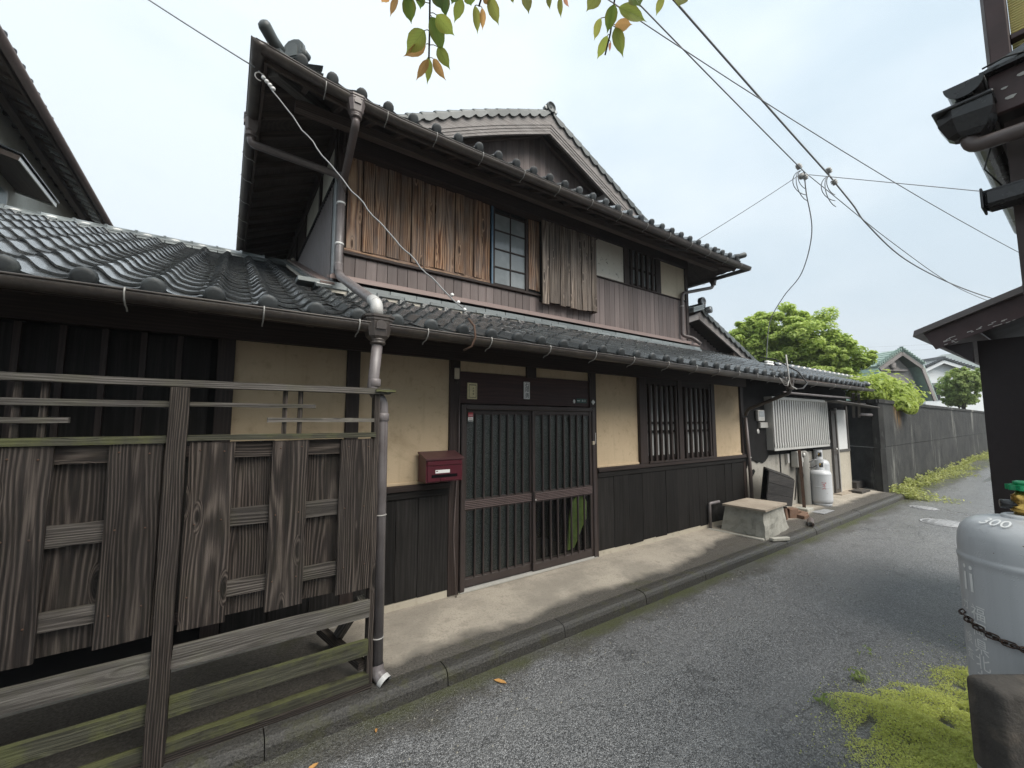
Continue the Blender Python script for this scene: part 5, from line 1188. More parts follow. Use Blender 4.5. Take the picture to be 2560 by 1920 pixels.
on = lathe('end_tile', [(.02, .03), (.06, .035), (.065, .05), (.085, .05), (.09, .03), (.09, -.03)], (7.70, .86, gz(7.78) + .17), 'tile', gr, 16, M=Matrix.Rotation(R(90), 4, 'X'))
for k in range(3): bar('flat_ridge_tile', (7.30, .90 + .0 * k, gz(7.78) - .10 + .035 * k), (7.68, .90, gz(7.78) + .02 + .035 * k), .22, .03, 'tile_pale', gr, .004)
box('purlin_end', 9.05, 9.35, .96, 1.24, 2.98, 3.10, 'eave_wood', AX)

# ------------------------------------------------------------------ things standing before the annex
def cylinder(name, at, r, h, mat, label, group=None, hood=True, n=28):
    # fuel cylinder: foot ring, welded shell, domed shoulder, slotted valve guard
    c = thing(name, at, label, 'gas cylinder', group); x, y, z = at
    lathe('foot_ring', [(r * .86, 0), (r * .88, 0), (r * .9, .05), (r * .86, .06)], (x, y, z), mat, c, n)
    lathe('shell', [(r * .6, .035), (r * .93, .055), (r, .10), (r, .13), (r, h * .51), (r, h * .52), (r * 1.012, h * .525), (r * 1.012, h * .535), (r, h * .54), (r, h * .55), (r, h * .85), (r, h * .86), (r * 1.008, h * .865), (r * .985, h * .90), (r * .90, h * .95), (r * .70, h * .985), (r * .34, h), (r * .2, h)], (x, y, z), mat, c, n)
    if hood:
        V, F = [], []; m = 20
        for k in range(m):
            a = 2 * math.pi * k / m; rr = r * .42
            for dr in (0, -.006):
                for zz in (h - .01, h + .05, h + .14, h + .19): V.append((x + math.cos(a) * (rr + dr), y + math.sin(a) * (rr + dr), z + zz))
        for k in range(m):
            a0, b0 = k * 8, ((k + 1) % m) * 8
            for q in range(3):
                if q == 1 and (k % 10) in (1, 2, 3): continue
                F.append((a0 + q, b0 + q, b0 + q + 1, a0 + q + 1)); F.append((b0 + 4 + q, a0 + 4 + q, a0 + 5 + q, b0 + 5 + q))
            F.append((a0 + 3, b0 + 3, b0 + 7, a0 + 7))
        mk('valve_guard', V, F, mat, c); lathe('valve', [(.02, 0), (.02, .08), (.035, .085), (.035, .11), (.01, .115)], (x, y, z + h), 'brass', c, 12)
    return c
c1 = cylinder('gas_cylinder', (9.62, -.30, -.02), .185, .68, 'cyl_light', 'squat light grey gas cylinder in front by the slatted window box', 'gas cylinders at the annex')
c2 = cylinder('gas_cylinder', (10.42, -.06, -.02) if False else (10.2, -.09, -.02), .185, .84, 'cyl_light', 'taller grey gas cylinder standing behind the squat one', 'gas cylinders at the annex')
for nm, zz, sz in (('マ', .40, .09), ('ス', .33, .08)):
    V, F = textmesh(nm, sz); mk('lettering', [(9.62 + .1865 * math.cos(R(215) + v.x / .185), -.30 + .1865 * math.sin(R(215) + v.x / .185), zz + v.y) for v in V], F, 'red_paint', c1)
tall = lathe('water_heater_flue', [(.10, 0), (.105, .02), (.105, 1.0), (.07, 1.04)], (9.40, -.10, -.02), 'far_flue', None, 18); tag(tall, 'slim grey tank standing behind the gas cylinders', 'tank')
gm = thing('gas_meter', (9.05, -.06, .75), 'small grey gas meter with hoses under the slatted window box', 'meter')
box('meter_case', 9.05, 9.25, -.16, -.03, .72, 1.02, 'alu', gm, .012); box('regulator', 9.27, 9.36, -.15, -.06, .80, .90, 'alu_bright', gm, .01); lathe('gauge', [(.035, 0), (.04, .02), (.02, .03)], (9.32, -.15, .95), 'alu_bright', gm, 12, M=Matrix.Rotation(R(90), 4, 'X'))
for pts in ([(9.1, -.1, .73), (9.08, -.1, .5), (9.05, -.06, .1)], [(9.3, -.1, .80), (9.42, -.2, .68), (9.55, -.28, .74), (9.62, -.30, .78)], [(9.36, -.1, .86), (9.7, -.12, .78), (10.0, -.12, .85), (10.2, -.09, .93)], [(9.18, -.1, .73), (9.2, -.14, .55), (9.3, -.14, .5), (9.32, -.1, .8)]): tube('hose', bend(pts, .08), .011, 'ink', gm, 8)
box('junction_box', 8.86, 8.93, -.06, -.01, .80, .98, 'alu_bright', None, .006); tag(bpy.data.objects['junction_box'], 'little white junction box on the grey render left of the gas meter', 'box')
ip = thing('rusty_post', (8.80, -.30, -.02), 'rusty angle-iron post on a concrete foot before the annex', 'post')
bar('iron', (8.81, -.30, .02), (8.80, -.28, 1.07), .05, .05, 'steel_rust', ip); box('foot_block', 8.68, 8.94, -.40, -.20, -.05, .03, 'trough_concrete', ip, .01)
CR = thing('wooden_crate', (8.05, -.40, .2), 'old dark wooden crate tipped up beside the concrete tank', 'crate')
def P_(a, b, c, d, t, nm):
    n_ = (Vector(b) - Vector(a)).cross(Vector(d) - Vector(a)).normalized(); prism(nm, [a, b, c, d], n_ * t, 'crate_wood', CR)
ca, cb, cc, ce = Vector((7.22, -.42, .80)), Vector((8.02, -.46, .60)), Vector((7.86, -.46, .18)), Vector((7.06, -.42, .30)); dpv = Vector((.33, .22, .02))
for i in range(3):
    t0, t1 = i / 3, (i + .97) / 3; P_(ca.lerp(ce, t0), ca.lerp(ce, t1), cb.lerp(cc, t1), cb.lerp(cc, t0), .018, 'front_plank'); P_(cb.lerp(cc, t0), cb.lerp(cc, t1), cb.lerp(cc, t1) + dpv, cb.lerp(cc, t0) + dpv, .018, 'side_plank')
P_(ca, cb, cb + dpv, ca + dpv, .02, 'lid'); P_(ca + dpv, ce + dpv, cc + dpv, cb + dpv, .018, 'back_plank'); P_(ce, cc, cc + dpv, ce + dpv, .018, 'base_plank')
tag(CR); kb = thing('broken_brick_pile', (8.15, -.42, -.03), 'broken terracotta bricks and a pot propping the wooden crate', 'bricks')
for i, (x, y, z, a, b, c) in enumerate(((8.0, -.40, .05, .2, .12, .16), (8.22, -.38, .03, .17, .1, .08), (8.15, -.52, .0, .22, .12, .06), (7.80, -.36, .06, .18, .12, .2), (8.36, -.45, .0, .16, .1, .06))): box('brick', x - a / 2, x + a / 2, y - b / 2, y + b / 2, z - c / 2 - .01, z + c / 2, 'terracotta', kb, .008, Matrix.Rotation(random.uniform(-.6, .6), 4, 'Z') @ Matrix.Rotation(jig(.15), 4, 'X'))
V, F = tube('', [(7.62, -.82, -.005), (7.95, -.70, -.005)], .045, '', None, 14, False, True, True); o = mk('loose_pipe', V, F, 'pipe_brown', None, True); tag(o, 'short loose brown pipe lying at the foot of the tank', 'pipe')
# flat cover in the footpath and stones by the wall corner
o = box('footpath_hatch', 8.75, 9.25, -.62, -.40, -.03, -.022, 'iron_cover'); tag(o, 'small rusty hatch plate set in the footpath near the gas cylinders', 'hatch')
o = rough_board('stone_step', 11.75, 12.35, -.34, -.10, -.06, .03, 'block_concrete', None, .015, 5, False); tag(o, 'low dark stone step at the corner of the concrete wall', 'step')
o = rough_board('stone_block', 12.3, 12.9, -.10, .12, -.1, .16, 'block_concrete', None, .02, 5, False); tag(o, 'dark stone block behind the step at the wall corner', 'stone')
# road covers
def manhole(at, r, label):
    c = lathe('manhole_cover', [(r, 0), (r, .006), (r * .96, .007), (r * .955, .003), (r * .86, .003), (r * .855, .007), (r * .1, .008)], at, 'iron_cover', None, 36)
    for k in range(5):
        w_ = r * .8 * math.sqrt(max(0, 1 - ((k - 2) / 2.6) ** 2)); box('rib', at[0] - w_, at[0] + w_, at[1] + (k - 2) * r * .3 - .012, at[1] + (k - 2) * r * .3 + .012, at[2] + .0075, at[2] + .012, 'iron_cover', c)
    tag(c, label, 'manhole cover'); return c
manhole((10.3, -1.87, -.149), .33, 'larger round iron manhole cover in the middle of the lane'); manhole((11.75, -1.33, -.149), .22, 'smaller round iron cover nearer the footpath')
# ------------------------------------------------------------------ tall concrete boundary wall
CW = thing('concrete_wall', (16, -.4, -.1), 'tall stained concrete boundary wall along the far side of the lane', 'wall')
wd = Vector((.9995, .033, 0)); wn = Vector((.033, -.9995, 0)); wc = Vector((12.6, -.52, 0))
def wp(u, z, off=0.0): q = wc + wd * u + wn * off; return Vector((q.x, q.y, z))
u = 0.0; i = 0
while u < 26:
    L_ = 3.6
    for z0, z1, of in ((-.2, .985, 0.0), (.995, 2.03, .006)): prism('wall_panel', [wp(u + .004, z0, of), wp(u + L_ - .004, z0, of), wp(u + L_ - .004, z1, of), wp(u + .004, z1, of)], wn * -.13, 'wall_concrete', CW)
    prism('coping', [wp(u - .02, 2.032, .04), wp(u + L_ - .03, 2.032, .04), wp(u + L_ - .03, 2.12, .04), wp(u - .02, 2.12, .04)], wn * -.21, 'wall_concrete', CW); u += L_
rd = Vector((.55, .835, 0)); rn = Vector((-.835, .55, 0))
def rp(u, z, off=0.0): q = wc + rd * u + rn * off; return Vector((q.x, q.y, z))
for z0, z1, of in ((-.2, .97, .012), (.985, 2.03, 0.0)): prism('return_panel', [rp(.0, z0, of), rp(3.2, z0, of), rp(3.2, z1, of), rp(.0, z1, of)], rn * -.13, 'wall_concrete', CW)
prism('coping', [rp(-.02, 2.033, .04), rp(3.2, 2.033, .04), rp(3.2, 2.121, .04), rp(-.02, 2.121, .04)], rn * -.21, 'wall_concrete', CW)

# ------------------------------------------------------------------ leaf makers
def leafcloud(pts, size, flat=.4, seed=1, stretch=1.7):
    rnd = random.Random(seed); V, F = [], []
    for p, n in pts:
        n = (Vector(n) + Vector((rnd.uniform(-1, 1), rnd.uniform(-1, 1), rnd.uniform(-1, 1))) * (1 - flat)).normalized()
        a = n.orthogonal().normalized(); a = Quaternion(n, rnd.uniform(0, 6.28)) @ a; b = n.cross(a); s = size * rnd.uniform(.65, 1.35); p = Vector(p); k = len(V)
        V += [p - a * s * stretch * .5, p + b * s * .5 + n * s * .12, p + a * s * stretch * .5 - n * s * .15, p - b * s * .5 + n * s * .12]
        F += [(k, k + 1, k + 2), (k, k + 2, k + 3)]
    return V, F
def tree(name, base, lobes, n, size, mat, label, seed, trunk_r=.16, cat='tree', gaps=.12):
    rnd = random.Random(seed); t = thing(name, base, label, cat)
    pts = []; tot = sum(l[1][0] * l[1][1] + l[1][0] * l[1][2] for l in lobes)
    for c, r_ in lobes:
        c = Vector(c); m = int(n * (r_[0] * r_[1] + r_[0] * r_[2]) / tot); nc = 110
        cl = []
        for i in range(nc):
            d = Vector((rnd.gauss(0, 1), rnd.gauss(0, 1), rnd.gauss(0, 1))).normalized(); k = rnd.uniform(.55, 1.02); cl.append((c + Vector((d.x * r_[0] * k, d.y * r_[1] * k, d.z * r_[2] * k)), d, rnd.uniform(.10, .24)))
        for i in range(m):
            q, d, rr = cl[rnd.randrange(nc)]; e = Vector((rnd.gauss(0, 1), rnd.gauss(0, 1), rnd.gauss(0, 1))).normalized(); w_ = rnd.random() ** .4
            pts.append((q + Vector((e.x * r_[0], e.y * r_[1], e.z * r_[2] * .8)) * rr * w_, (e * .5 + d * .4 + Vector((0, 0, .6)))))
    V, F = leafcloud(pts, size, .35, seed); mk('crown', V, F, mat, t)
    c = Vector(lobes[0][0]); b = Vector(base)
    tr_ = tube('trunk', [b, b.lerp(c, .35) + Vector((.1, 0, 0)), b.lerp(c, .7), c], [trunk_r, trunk_r * .8, trunk_r * .6, trunk_r * .3], 'bark', t, 8)
    for q, r_ in lobes: tube('limb', [b.lerp(c, .5), b.lerp(c, .6).lerp(Vector(q), .5), Vector(q) + Vector((rnd.uniform(-.3, .3), rnd.uniform(-.3, .3), r_[2] * .4))], [trunk_r * .5, trunk_r * .3, trunk_r * .1], 'bark', tr_, 6)
    return t
tree('garden_tree', (18.3, 3.6, -.1), [((18.4, 3.5, 4.55), (1.5, 1.9, 1.5)), ((17.9, 4.7, 4.7), (1.2, 1.2, 1.25)), ((18.9, 2.3, 4.0), (1.0, 1.25, 1.0)), ((18.2, 3.9, 5.3), (1.1, 1.3, .95)), ((17.5, 5.2, 4.0), (.9, .9, 1.1)), ((18.6, 3.0, 3.6), (1.2, 1.8, .9))], 70000, .085, 'leaf_lime', 'bright green leafy tree rising behind the annex roof', 5)
tree('far_tree', (29.6, .45, -.1), [((29.65, .42, 3.25), (.75, .85, .95)), ((29.6, .15, 3.6), (.55, .55, .6)), ((29.7, .75, 3.0), (.6, .5, .7))], 14000, .07, 'leaf_mid', 'rounded green tree beyond the concrete wall by the white house', 9, .08)
# shrub spilling over the wall
rnd = random.Random(4); sv = thing('wall_shrub', (15.2, .1, 1.9), 'yellow-green shrub spilling over the top of the concrete wall', 'shrub'); pts = []
for i in range(8000):
    c = rnd.choice([((13.7, .0, 2.42), (.75, .35, .28)), ((14.7, -.1, 2.52), (1.0, .4, .32)), ((15.6, -.15, 2.38), (.95, .45, .26)), ((14.8, -.50, 2.12), (.55, .12, .18)), ((16.4, -.25, 2.22), (.7, .22, .12)), ((14.9, -.62, 1.98), (.35, .08, .12))]); e = Vector((rnd.gauss(0, 1), rnd.gauss(0, 1), rnd.gauss(0, 1))).normalized() * (rnd.random() ** .35 if rnd.random() < .8 else rnd.uniform(.9, 1.45))
    pts.append(((c[0][0] + e.x * c[1][0] * 1.1, c[0][1] + e.y * c[1][1] * 1.1, c[0][2] + e.z * c[1][2] * 1.1), (e.x * .4, e.y * .6 - .2, e.z + .5)))
V, F = leafcloud(pts, .075, .55, 8, 2.0); mk('foliage', V, F, 'leaf_yellow', sv)
for k in range(6): tube('stem', [(14.2 + .35 * k, .15, 1.7), (14.0 + .5 * k, .05, 2.2), (13.6 + .65 * k, -.2, 2.4)], [.02, .012, .005], 'bark', sv, 5)
# weeds at the foot of the wall
pts = []
for i in range(7000):
    u = rnd.random() ** 1.5 * 22 + .1; wdt = (.75 - .018 * u) * (.55 + .45 * math.sin(u * 1.3 + math.sin(u * .7) * 2)); of = .02 + abs(rnd.gauss(0, .62)) * wdt; h_ = max(0, (.25 * rnd.random() ** 1.7) * (1 - of / 1.3)) * (.6 + .6 * math.sin(u * 2.3) ** 2)
    q = wc + wd * u + wn * of; pts.append(((q.x, q.y, -.145 + h_ + .01), (rnd.uniform(-.5, .5), rnd.uniform(-.8, .2), 1)))
V, F = leafcloud(pts, .036, .6, 3, 1.9); o = mk('wall_weeds', V, F, 'leaf_weed'); tag(o, 'low weeds along the foot of the concrete wall', 'weeds', kind='stuff')
# lime-green ground cover spreading over the road edge
import bisect
by = [(2.2, -2.95), (2.6, -2.80), (2.9, -2.60), (3.3, -2.52), (3.6, -2.55), (3.9, -2.72), (4.3, -2.76), (4.8, -2.95), (5.2, -3.2)]
def bedge(x):
    for (a, ya), (b, yb) in zip(by[:-1], by[1:]):
        if a <= x <= b: return ya + (yb - ya) * (x - a) / (b - a)
    return -3.2
pts = []
from mathutils import noise as mnoise
while len(pts) < 150000:
    x = rnd.uniform(2.2, 5.2); y = rnd.uniform(-3.5, -2.35); nz1 = mnoise.noise((x * 2.6, y * 2.6, 0)); nz2 = mnoise.noise((x * 8, y * 8, 3.0))
    d = bedge(x) + .16 * nz1 + .07 * nz2 - y
    if d < 0: 
        if rnd.random() > .02 * math.exp(d * 9): continue
    else:
        if rnd.random() > min(1, .10 + d * 2.2): continue
        if nz2 < -.38: continue
    hh = min(max(d, 0) * .40, .13) * (.55 + .45 * nz1 + .35 * nz2)
    pts.append(((x, y, -.147 + max(.004, hh * rnd.random() ** .5)), (rnd.uniform(-.4, .4), rnd.uniform(-.2, .5), .9)))
V, F = leafcloud(pts, .0058, .25, 6, 2.0); o = mk('ground_cover', V, F, 'leaf_moss'); tag(o, 'lime-green creeping ground cover at the edge of the road', 'ground cover', kind='stuff')
pts = []
for cx, cy_, k in ((3.62, -2.50, 60), (3.15, -2.47, 40), (4.05, -2.45, 14)):
    for i in range(k): a = rnd.uniform(0, 6.28); r_ = rnd.uniform(0, .07); pts.append(((cx + math.cos(a) * r_, cy_ + math.sin(a) * r_, -.14 + rnd.random() * .05), (math.cos(a), math.sin(a), .6)))
V, F = leafcloud(pts, .012, .5, 2, 3.5); o = mk('grass_tufts', V, F, 'leaf_mid'); tag(o, 'thin grass tufts beside the lime ground cover', 'grass', kind='stuff')
# grit and petals along the kerb, a few fallen leaves
gv, gf = [], []
for i in range(260):
    x = rnd.uniform(-.2, 7); y = kerbY(x) - .03 - abs(rnd.gauss(0, .4)) - .05; s = rnd.uniform(.002, .006); k = len(gv)
    gv += [(x - s, y - s, -.1495), (x + s, y - s, -.1495), (x + s, y + s, -.1495), (x - s, y + s, -.1495), (x, y, -.1495 + s * 1.3)]; gf += [(k, k + 1, k + 4), (k + 1, k + 2, k + 4), (k + 2, k + 3, k + 4), (k + 3, k, k + 4)]
o = mk('road_grit', gv, gf, 'grit'); tag(o, 'pale grit scattered along the kerb', 'grit', kind='stuff')
for x, y, a, l, lab in ((.46, -1.17, .5, .035, 'orange fallen leaf in the road by the kerb joint below the fence'), (.80, -1.10, 1.2, .018, 'small pale fallen leaf below the open pipe shoe'), (1.62, -1.13, 2.1, .05, 'curled tan leaf litter at the kerb right of the pipe')):
    o = inst('fallen_leaf', mesh('fallen_leaf', [(-l, 0, 0), (-.3 * l, .4 * l, .006), (.5 * l, .3 * l, .004), (l, 0, .0), (.4 * l, -.35 * l, .005), (-.4 * l, -.35 * l, .003), (0, 0, -.002)], [(0, 1, 6), (1, 2, 6), (2, 3, 6), (3, 4, 6), (4, 5, 6), (5, 0, 6)], 'dead_leaf'), None, Matrix.Translation((x, y, -.146)) @ Matrix.Rotation(a, 4, 'Z')); tag(o, lab, 'leaf')

# ------------------------------------------------------------------ gambrel house, white house, hills
GH = thing('gambrel_house', (27.2, 1.97, 0), 'mint green house with gambrel gable and carved crest far down the lane', 'house')
ap = Vector((27.206, 1.973, 0)); T = Vector((.866, -.5, 0)); N = Vector((-.5, -.866, 0)); BK = Vector((.5, .866, 0)) * 6
def gp(u, z, off=0.0): q = ap + T * u + N * off; return Vector((q.x, q.y, z))
prism('gable_wall', [gp(-1.15, 0, -.35), (gp(1.25, 0, -.35)), gp(1.25, 2.9, -.35), gp(.75, 4.15, -.35), gp(0, 4.85, -.35), gp(-1.1, 4.15, -.35)], BK, 'grey_plank_far', GH)
def slab(nm, a, b, th, mat, back=BK):
    (u0, z0), (u1, z1) = a, b; n_ = Vector((-(z1 - z0), u1 - u0)).normalized() * th
    return prism(nm, [gp(u0, z0), gp(u1, z1), gp(u1 + n_.x, z1 + n_.y), gp(u0 + n_.x, z0 + n_.y)], back, mat, GH)
rfl = slab('roof', (-1.3, 4.18), (0, 5.02), .12, 'mint_tile'); slab('roof', (0, 5.02), (1.06, 4.30), .12, 'mint_tile'); lw = slab('side_wall', (1.06, 4.30), (1.62, 2.6), .12, 'mint_wall'); slw = slab('side_wall', (-1.24, 2.6), (-1.2, 4.18), .10, 'mint_wall')
for k in range(7):
    t = k / 7; bar('tile_course', gp(-1.34 + 1.34 * t, 4.29 + .86 * t, .02), gp(-1.34 + 1.34 * t, 4.29 + .86 * t, -5.9), .05, .05, 'mint_tile', rfl)
for k in range(8): bar('lap_board', gp(1.24 + .49 * (k / 8), 4.1 - 1.5 * k / 8, .01), gp(1.24 + .49 * (k / 8), 4.1 - 1.5 * k / 8, -5.9), .03, .05, 'mint_wall', lw); bar('lap_board', gp(-1.34, 2.7 + .19 * k, .01), gp(-1.34, 2.7 + .19 * k, -5.9), .03, .03, 'mint_wall', slw)
for k in range(12): t = k / 11; box('verge_tile', 0, .14, -.07, .07, -.05, .05, 'mint_tile', rfl).matrix_basis = Matrix.Translation(gp(-1.3 + 1.3 * t, 4.36 + .84 * t, .03)); 
for k in range(10): t = k / 9; box('verge_tile', 0, .14, -.07, .07, -.05, .05, 'mint_tile', rfl).matrix_basis = Matrix.Translation(gp(1.1 * t, 5.2 - .74 * t, .03))
for a, b in (((-1.25, 4.12), (0, 4.92)), ((0, 4.92), (1.04, 4.22)), ((1.04, 4.22), (1.56, 2.6))): bar('bargeboard', gp(a[0], a[1], .02), gp(b[0], b[1], .02), .06, .17, 'barge_wood', GH)
for u in (-1.0, -.75, -.42, -.18, .06, .30, .54, .80): bar('wall_batten', gp(u, 2.5, -.34), gp(u, 4.12, -.34), .03, .03, 'grey_plank_far', GH)
pd = bar('pediment', gp(-1.1, 4.12, -.28), gp(.5, 4.12, -.28), .12, .08, 'barge_wood', GH)
prism('pediment_arch', [gp(-.75, 4.16, -.25), gp(.15, 4.16, -.25), gp(0, 4.30, -.25), gp(-.3, 4.36, -.25), gp(-.6, 4.30, -.25)], N * -.06, 'barge_wood', GH)
cr_ = lathe('crest', [(.03, .05), (.09, .06), (.10, .05), (.13, .05), (.14, 0)], gp(-.3, 4.36, -.2), 'barge_wood', GH, 14, M=N.to_track_quat('Z', 'Y').to_matrix().to_4x4() @ Matrix.Diagonal((1, 1.35, 1, 1)))
w_ = prism('window', [gp(-.90, 3.55, -.32), gp(-.56, 3.55, -.32), gp(-.56, 4.04, -.32), gp(-.90, 4.04, -.32)], N * .03, 'teal_pane', GH)
for z in (3.72, 3.88): bar('muntin', gp(-.90, z, -.28), gp(-.56, z, -.28), .02, .02, 'barge_wood', w_)
WH = thing('white_house', (44.2, 3.2, 0), 'white gabled house with grey roof tiles at the end of the lane', 'house')
ap = Vector((44.229, 3.19, 0)); T = Vector((.8, -.6, 0)); N = Vector((-.6, -.8, 0)); BK = Vector((.6, .8, 0)) * 8
prism('wall', [gp(-1.2, 0, -.4), gp(3.2, 0, -.4), gp(3.2, 5.0, -.4), gp(0, 6.05, -.4), gp(-1.15, 5.5, -.4)], BK, 'far_white', WH)
def slab2(nm, a, b, th, mat):
    (u0, z0), (u1, z1) = a, b; n_ = Vector((-(z1 - z0), u1 - u0)).normalized() * th
    return prism(nm, [gp(u0, z0), gp(u1, z1), gp(u1 + n_.x, z1 + n_.y), gp(u0 + n_.x, z0 + n_.y)], BK, mat, WH)
slab2('roof', (-1.5, 5.45), (0, 6.15), .16, 'tile_pale'); slab2('roof', (0, 6.15), (3.6, 4.9), .16, 'tile_pale')
bar('ridge', gp(0, 6.36, .1), gp(0, 6.36, -8), .3, .2, 'tile', WH); bar('bargeboard', gp(-1.45, 5.36, .03), gp(0, 6.06, .03), .06, .22, 'far_white', WH); bar('bargeboard', gp(0, 6.06, .03), gp(3.5, 4.85, .03), .06, .22, 'far_white', WH)
for k in range(9): t = k / 8; box('verge_tile', -.13, .13, -.1, .1, -.06, .06, 'tile', WH).matrix_basis = Matrix.Translation(gp(-1.45 + 1.45 * t, 5.65 + .66 * t, .06))
for k in range(16): t = k / 15; box('verge_tile', -.13, .13, -.1, .1, -.06, .06, 'tile', WH).matrix_basis = Matrix.Translation(gp(3.5 * t, 6.36 - 1.2 * t, .06))
w_ = prism('window', [gp(-.85, 3.2, -.39), gp(-.10, 3.2, -.39), gp(-.10, 4.1, -.39), gp(-.85, 4.1, -.39)], N * .05, 'gutter_black', WH); bar('mullion', gp(-.47, 3.2, -.33), gp(-.47, 4.1, -.33), .04, .04, 'far_white', w_)
prism('awning', [gp(-1.1, 4.2, -.38), gp(.2, 4.2, -.38), gp(.2, 4.45, -.38), gp(-1.1, 4.45, -.38)], N * .5, 'tile_pale', WH)
V, F = [], []; nh = 60
for i in range(nh + 1):
    a = R(40) + R(75) * i / nh; d_ = 900; h_ = 66 + 34 * math.exp(-((math.degrees(a) - 82) / 3.4) ** 2) + 30 * math.exp(-((math.degrees(a) - 92) / 6) ** 2) + 6 * mnoise.noise((i * .35, 0, 0))
    for r_, z in ((d_ - 250, -.28), (d_ - 90, h_ * .6), (d_, h_), (d_ + 200, -.28)): V.append((math.sin(a) * r_, -3.6 + math.cos(a) * r_, z))
for i in range(nh):
    for k in range(3): F.append((4 * i + k, 4 * i + 4 + k, 4 * i + 5 + k, 4 * i + 1 + k))
o = mk('hills', V, F, 'mountain', None, True); o['kind'] = 'structure'
o = box('haze', -2600, 2600, -2600, 2600, -1.3, 145, 'haze'); o['kind'] = 'stuff'; o.display_type = 'WIRE'
# ------------------------------------------------------------------ house and shed on the near side of the lane (right edge)
RH = thing('dark_brown_house', (3.4, -4.4, 0), 'dark brown house corner with black gutters and yellow louvres at the right edge', 'house')
gx0 = 2.60
rg = halfround('eave_gutter', [(gx0, -3.343, 3.075), (4.9, -3.343, 3.06)], .056, 'gutter_black', RH)
rg2 = prism('gutter_cap', [(gx0 - .003, -3.343 + .062 * math.cos(math.pi + math.pi * k / 12), 3.083 + .062 * math.sin(math.pi + math.pi * k / 12) * 1.05) for k in range(13)], (-.008, 0, 0), 'gutter_black', RH)
# hopper and pipe
V, F = [], []
for (hw, hd, z) in ((.07, .085, 2.985), (.07, .085, 2.93), (.05, .06, 2.865), (.038, .04, 2.845)):
    V += [(2.66 + a * hw, -3.335 + b * hd, z + (.012 if b > 0 else 0)) for a, b in ((-1, -1), (1, -1), (1, .4), (.5, 1), (-.5, 1), (-1, .4))]
for i in range(3): F += [(i * 6 + k, i * 6 + (k + 1) % 6, (i + 1) * 6 + (k + 1) % 6, (i + 1) * 6 + k) for k in range(6)]
F += [tuple(range(6)), tuple(range(18, 24))]
hb = mk('hopper', V, [f[::-1] for f in F], 'gutter_black', RH); box('hopper_rim', 2.58, 2.74, -3.425, -3.24, 2.983, 2.998, 'gutter_black', hb, .004)
tube('hopper_neck', [(2.66, -3.343, 3.03), (2.66, -3.343, 2.98)], .045, 'gutter_black', hb, 12)
tube('elbow_pipe', bend([(2.66, -3.335, 2.87), (2.66, -3.345, 2.81), (2.68, -3.80, 2.80), (2.68, -4.6, 2.79)], .05), .030, 'pipe_brown', RH, 14)
box('gable_fascia', 2.70, 2.73, -4.6, -3.405, 2.935, 3.115, 'shed_board', RH, .003); box('verge_metal', 2.66, 2.78, -4.6, -3.385, 3.115, 3.13, 'gutter_black', RH)
for y, z, s in ((-3.448, 3.035, .010), (-3.462, 2.985, .016), (-3.50, 3.065, .016)): prism('peeled_patch', [(2.699, y + s * math.cos(k) * (1 + .4 * math.sin(3 * k)), z + .5 * s * math.sin(k)) for k in (0, .8, 1.7, 2.5, 3.4, 4.3, 5.3)], (-.0015, 0, 0), 'peel', RH)
box('wall', 2.80, 3.6, -4.6, -3.43, -.2, 2.93, 'shed_board_dull', RH); box('soffit', 2.74, 4.9, -3.60, -3.40, 2.985, 3.005, 'shed_wall', RH); box('eave_board', 2.74, 4.9, -3.412, -3.40, 2.96, 3.06, 'shed_wall', RH)
prism('roof', [(2.68, -3.37, 3.13), (2.68, -4.6, 3.6), (2.68, -4.6, 3.56), (2.68, -3.37, 3.10)], (1.0, 0, 0), 'tile', RH)
lg = halfround('lower_gutter', [(2.72, -3.355, 2.60), (2.72, -4.6, 2.60)][::-1], .052, 'gutter_black', RH); box('lower_gutter_face', 2.665, 2.78, -3.358, -3.350, 2.525, 2.615, 'gutter_black', lg, .003); box('lower_gutter_body', 2.668, 2.778, -4.6, -3.359, 2.528, 2.602, 'gutter_black', lg, .012)
tube('stray_wire', [(2.62, -3.40, 3.12), (2.66, -3.46, 3.15), (2.70, -3.6, 3.13), (2.72, -3.9, 3.16)], .004, 'ink', RH, 6); tube('stray_wire', [(2.70, -3.40, 2.82), (2.68, -3.37, 2.70), (2.72, -3.41, 2.62)], .003, 'ink', RH, 6)
for xx in (): hook(rg, (xx, -3.343, 3.06), (0, 1, 0))
# upper storey with yellow louvres
uw = box('upper_wall', 2.75, 3.3, -4.6, -3.48, 3.13, 4.3, 'shed_wall', RH)
box('window_post', 2.685, 2.755, -3.478, -3.418, 3.13, 4.3, 'shed_board', RH, .004); box('corner_metal', 2.69, 2.74, -3.418, -3.408, 3.13, 4.3, 'pipe_grey', RH)
lv = box('louvre_frame', 2.70, 2.752, -4.6, -3.478, 3.238, 3.262, 'shed_board', RH, .003)
z = 3.135
while z < 4.2:
    if not (3.228 < z < 3.262): box('louvre_slat', 2.735, 2.749, -4.6, -3.48, z, z + .0085, 'yellow_louvre', lv, .002, None)
    z += .0115
SHD = thing('dark_shed', (5.3, -3.7, 0), 'black-brown shed with a peeling brown bargeboard at the right edge', 'shed')
box('wall', 4.62, 7.2, -4.8, -3.078, -.2, 2.2, 'shed_wall', SHD)
sl_s = .385
def sz(y): return 2.30 - sl_s * (y + 2.83)
prism('roof', [(4.30, -2.80, sz(-2.80)), (4.30, -4.8, sz(-4.8)), (4.30, -4.8, sz(-4.8) - .05), (4.30, -2.79, sz(-2.80) - .045)], (3.0, 0, 0), 'shed_roof', SHD)
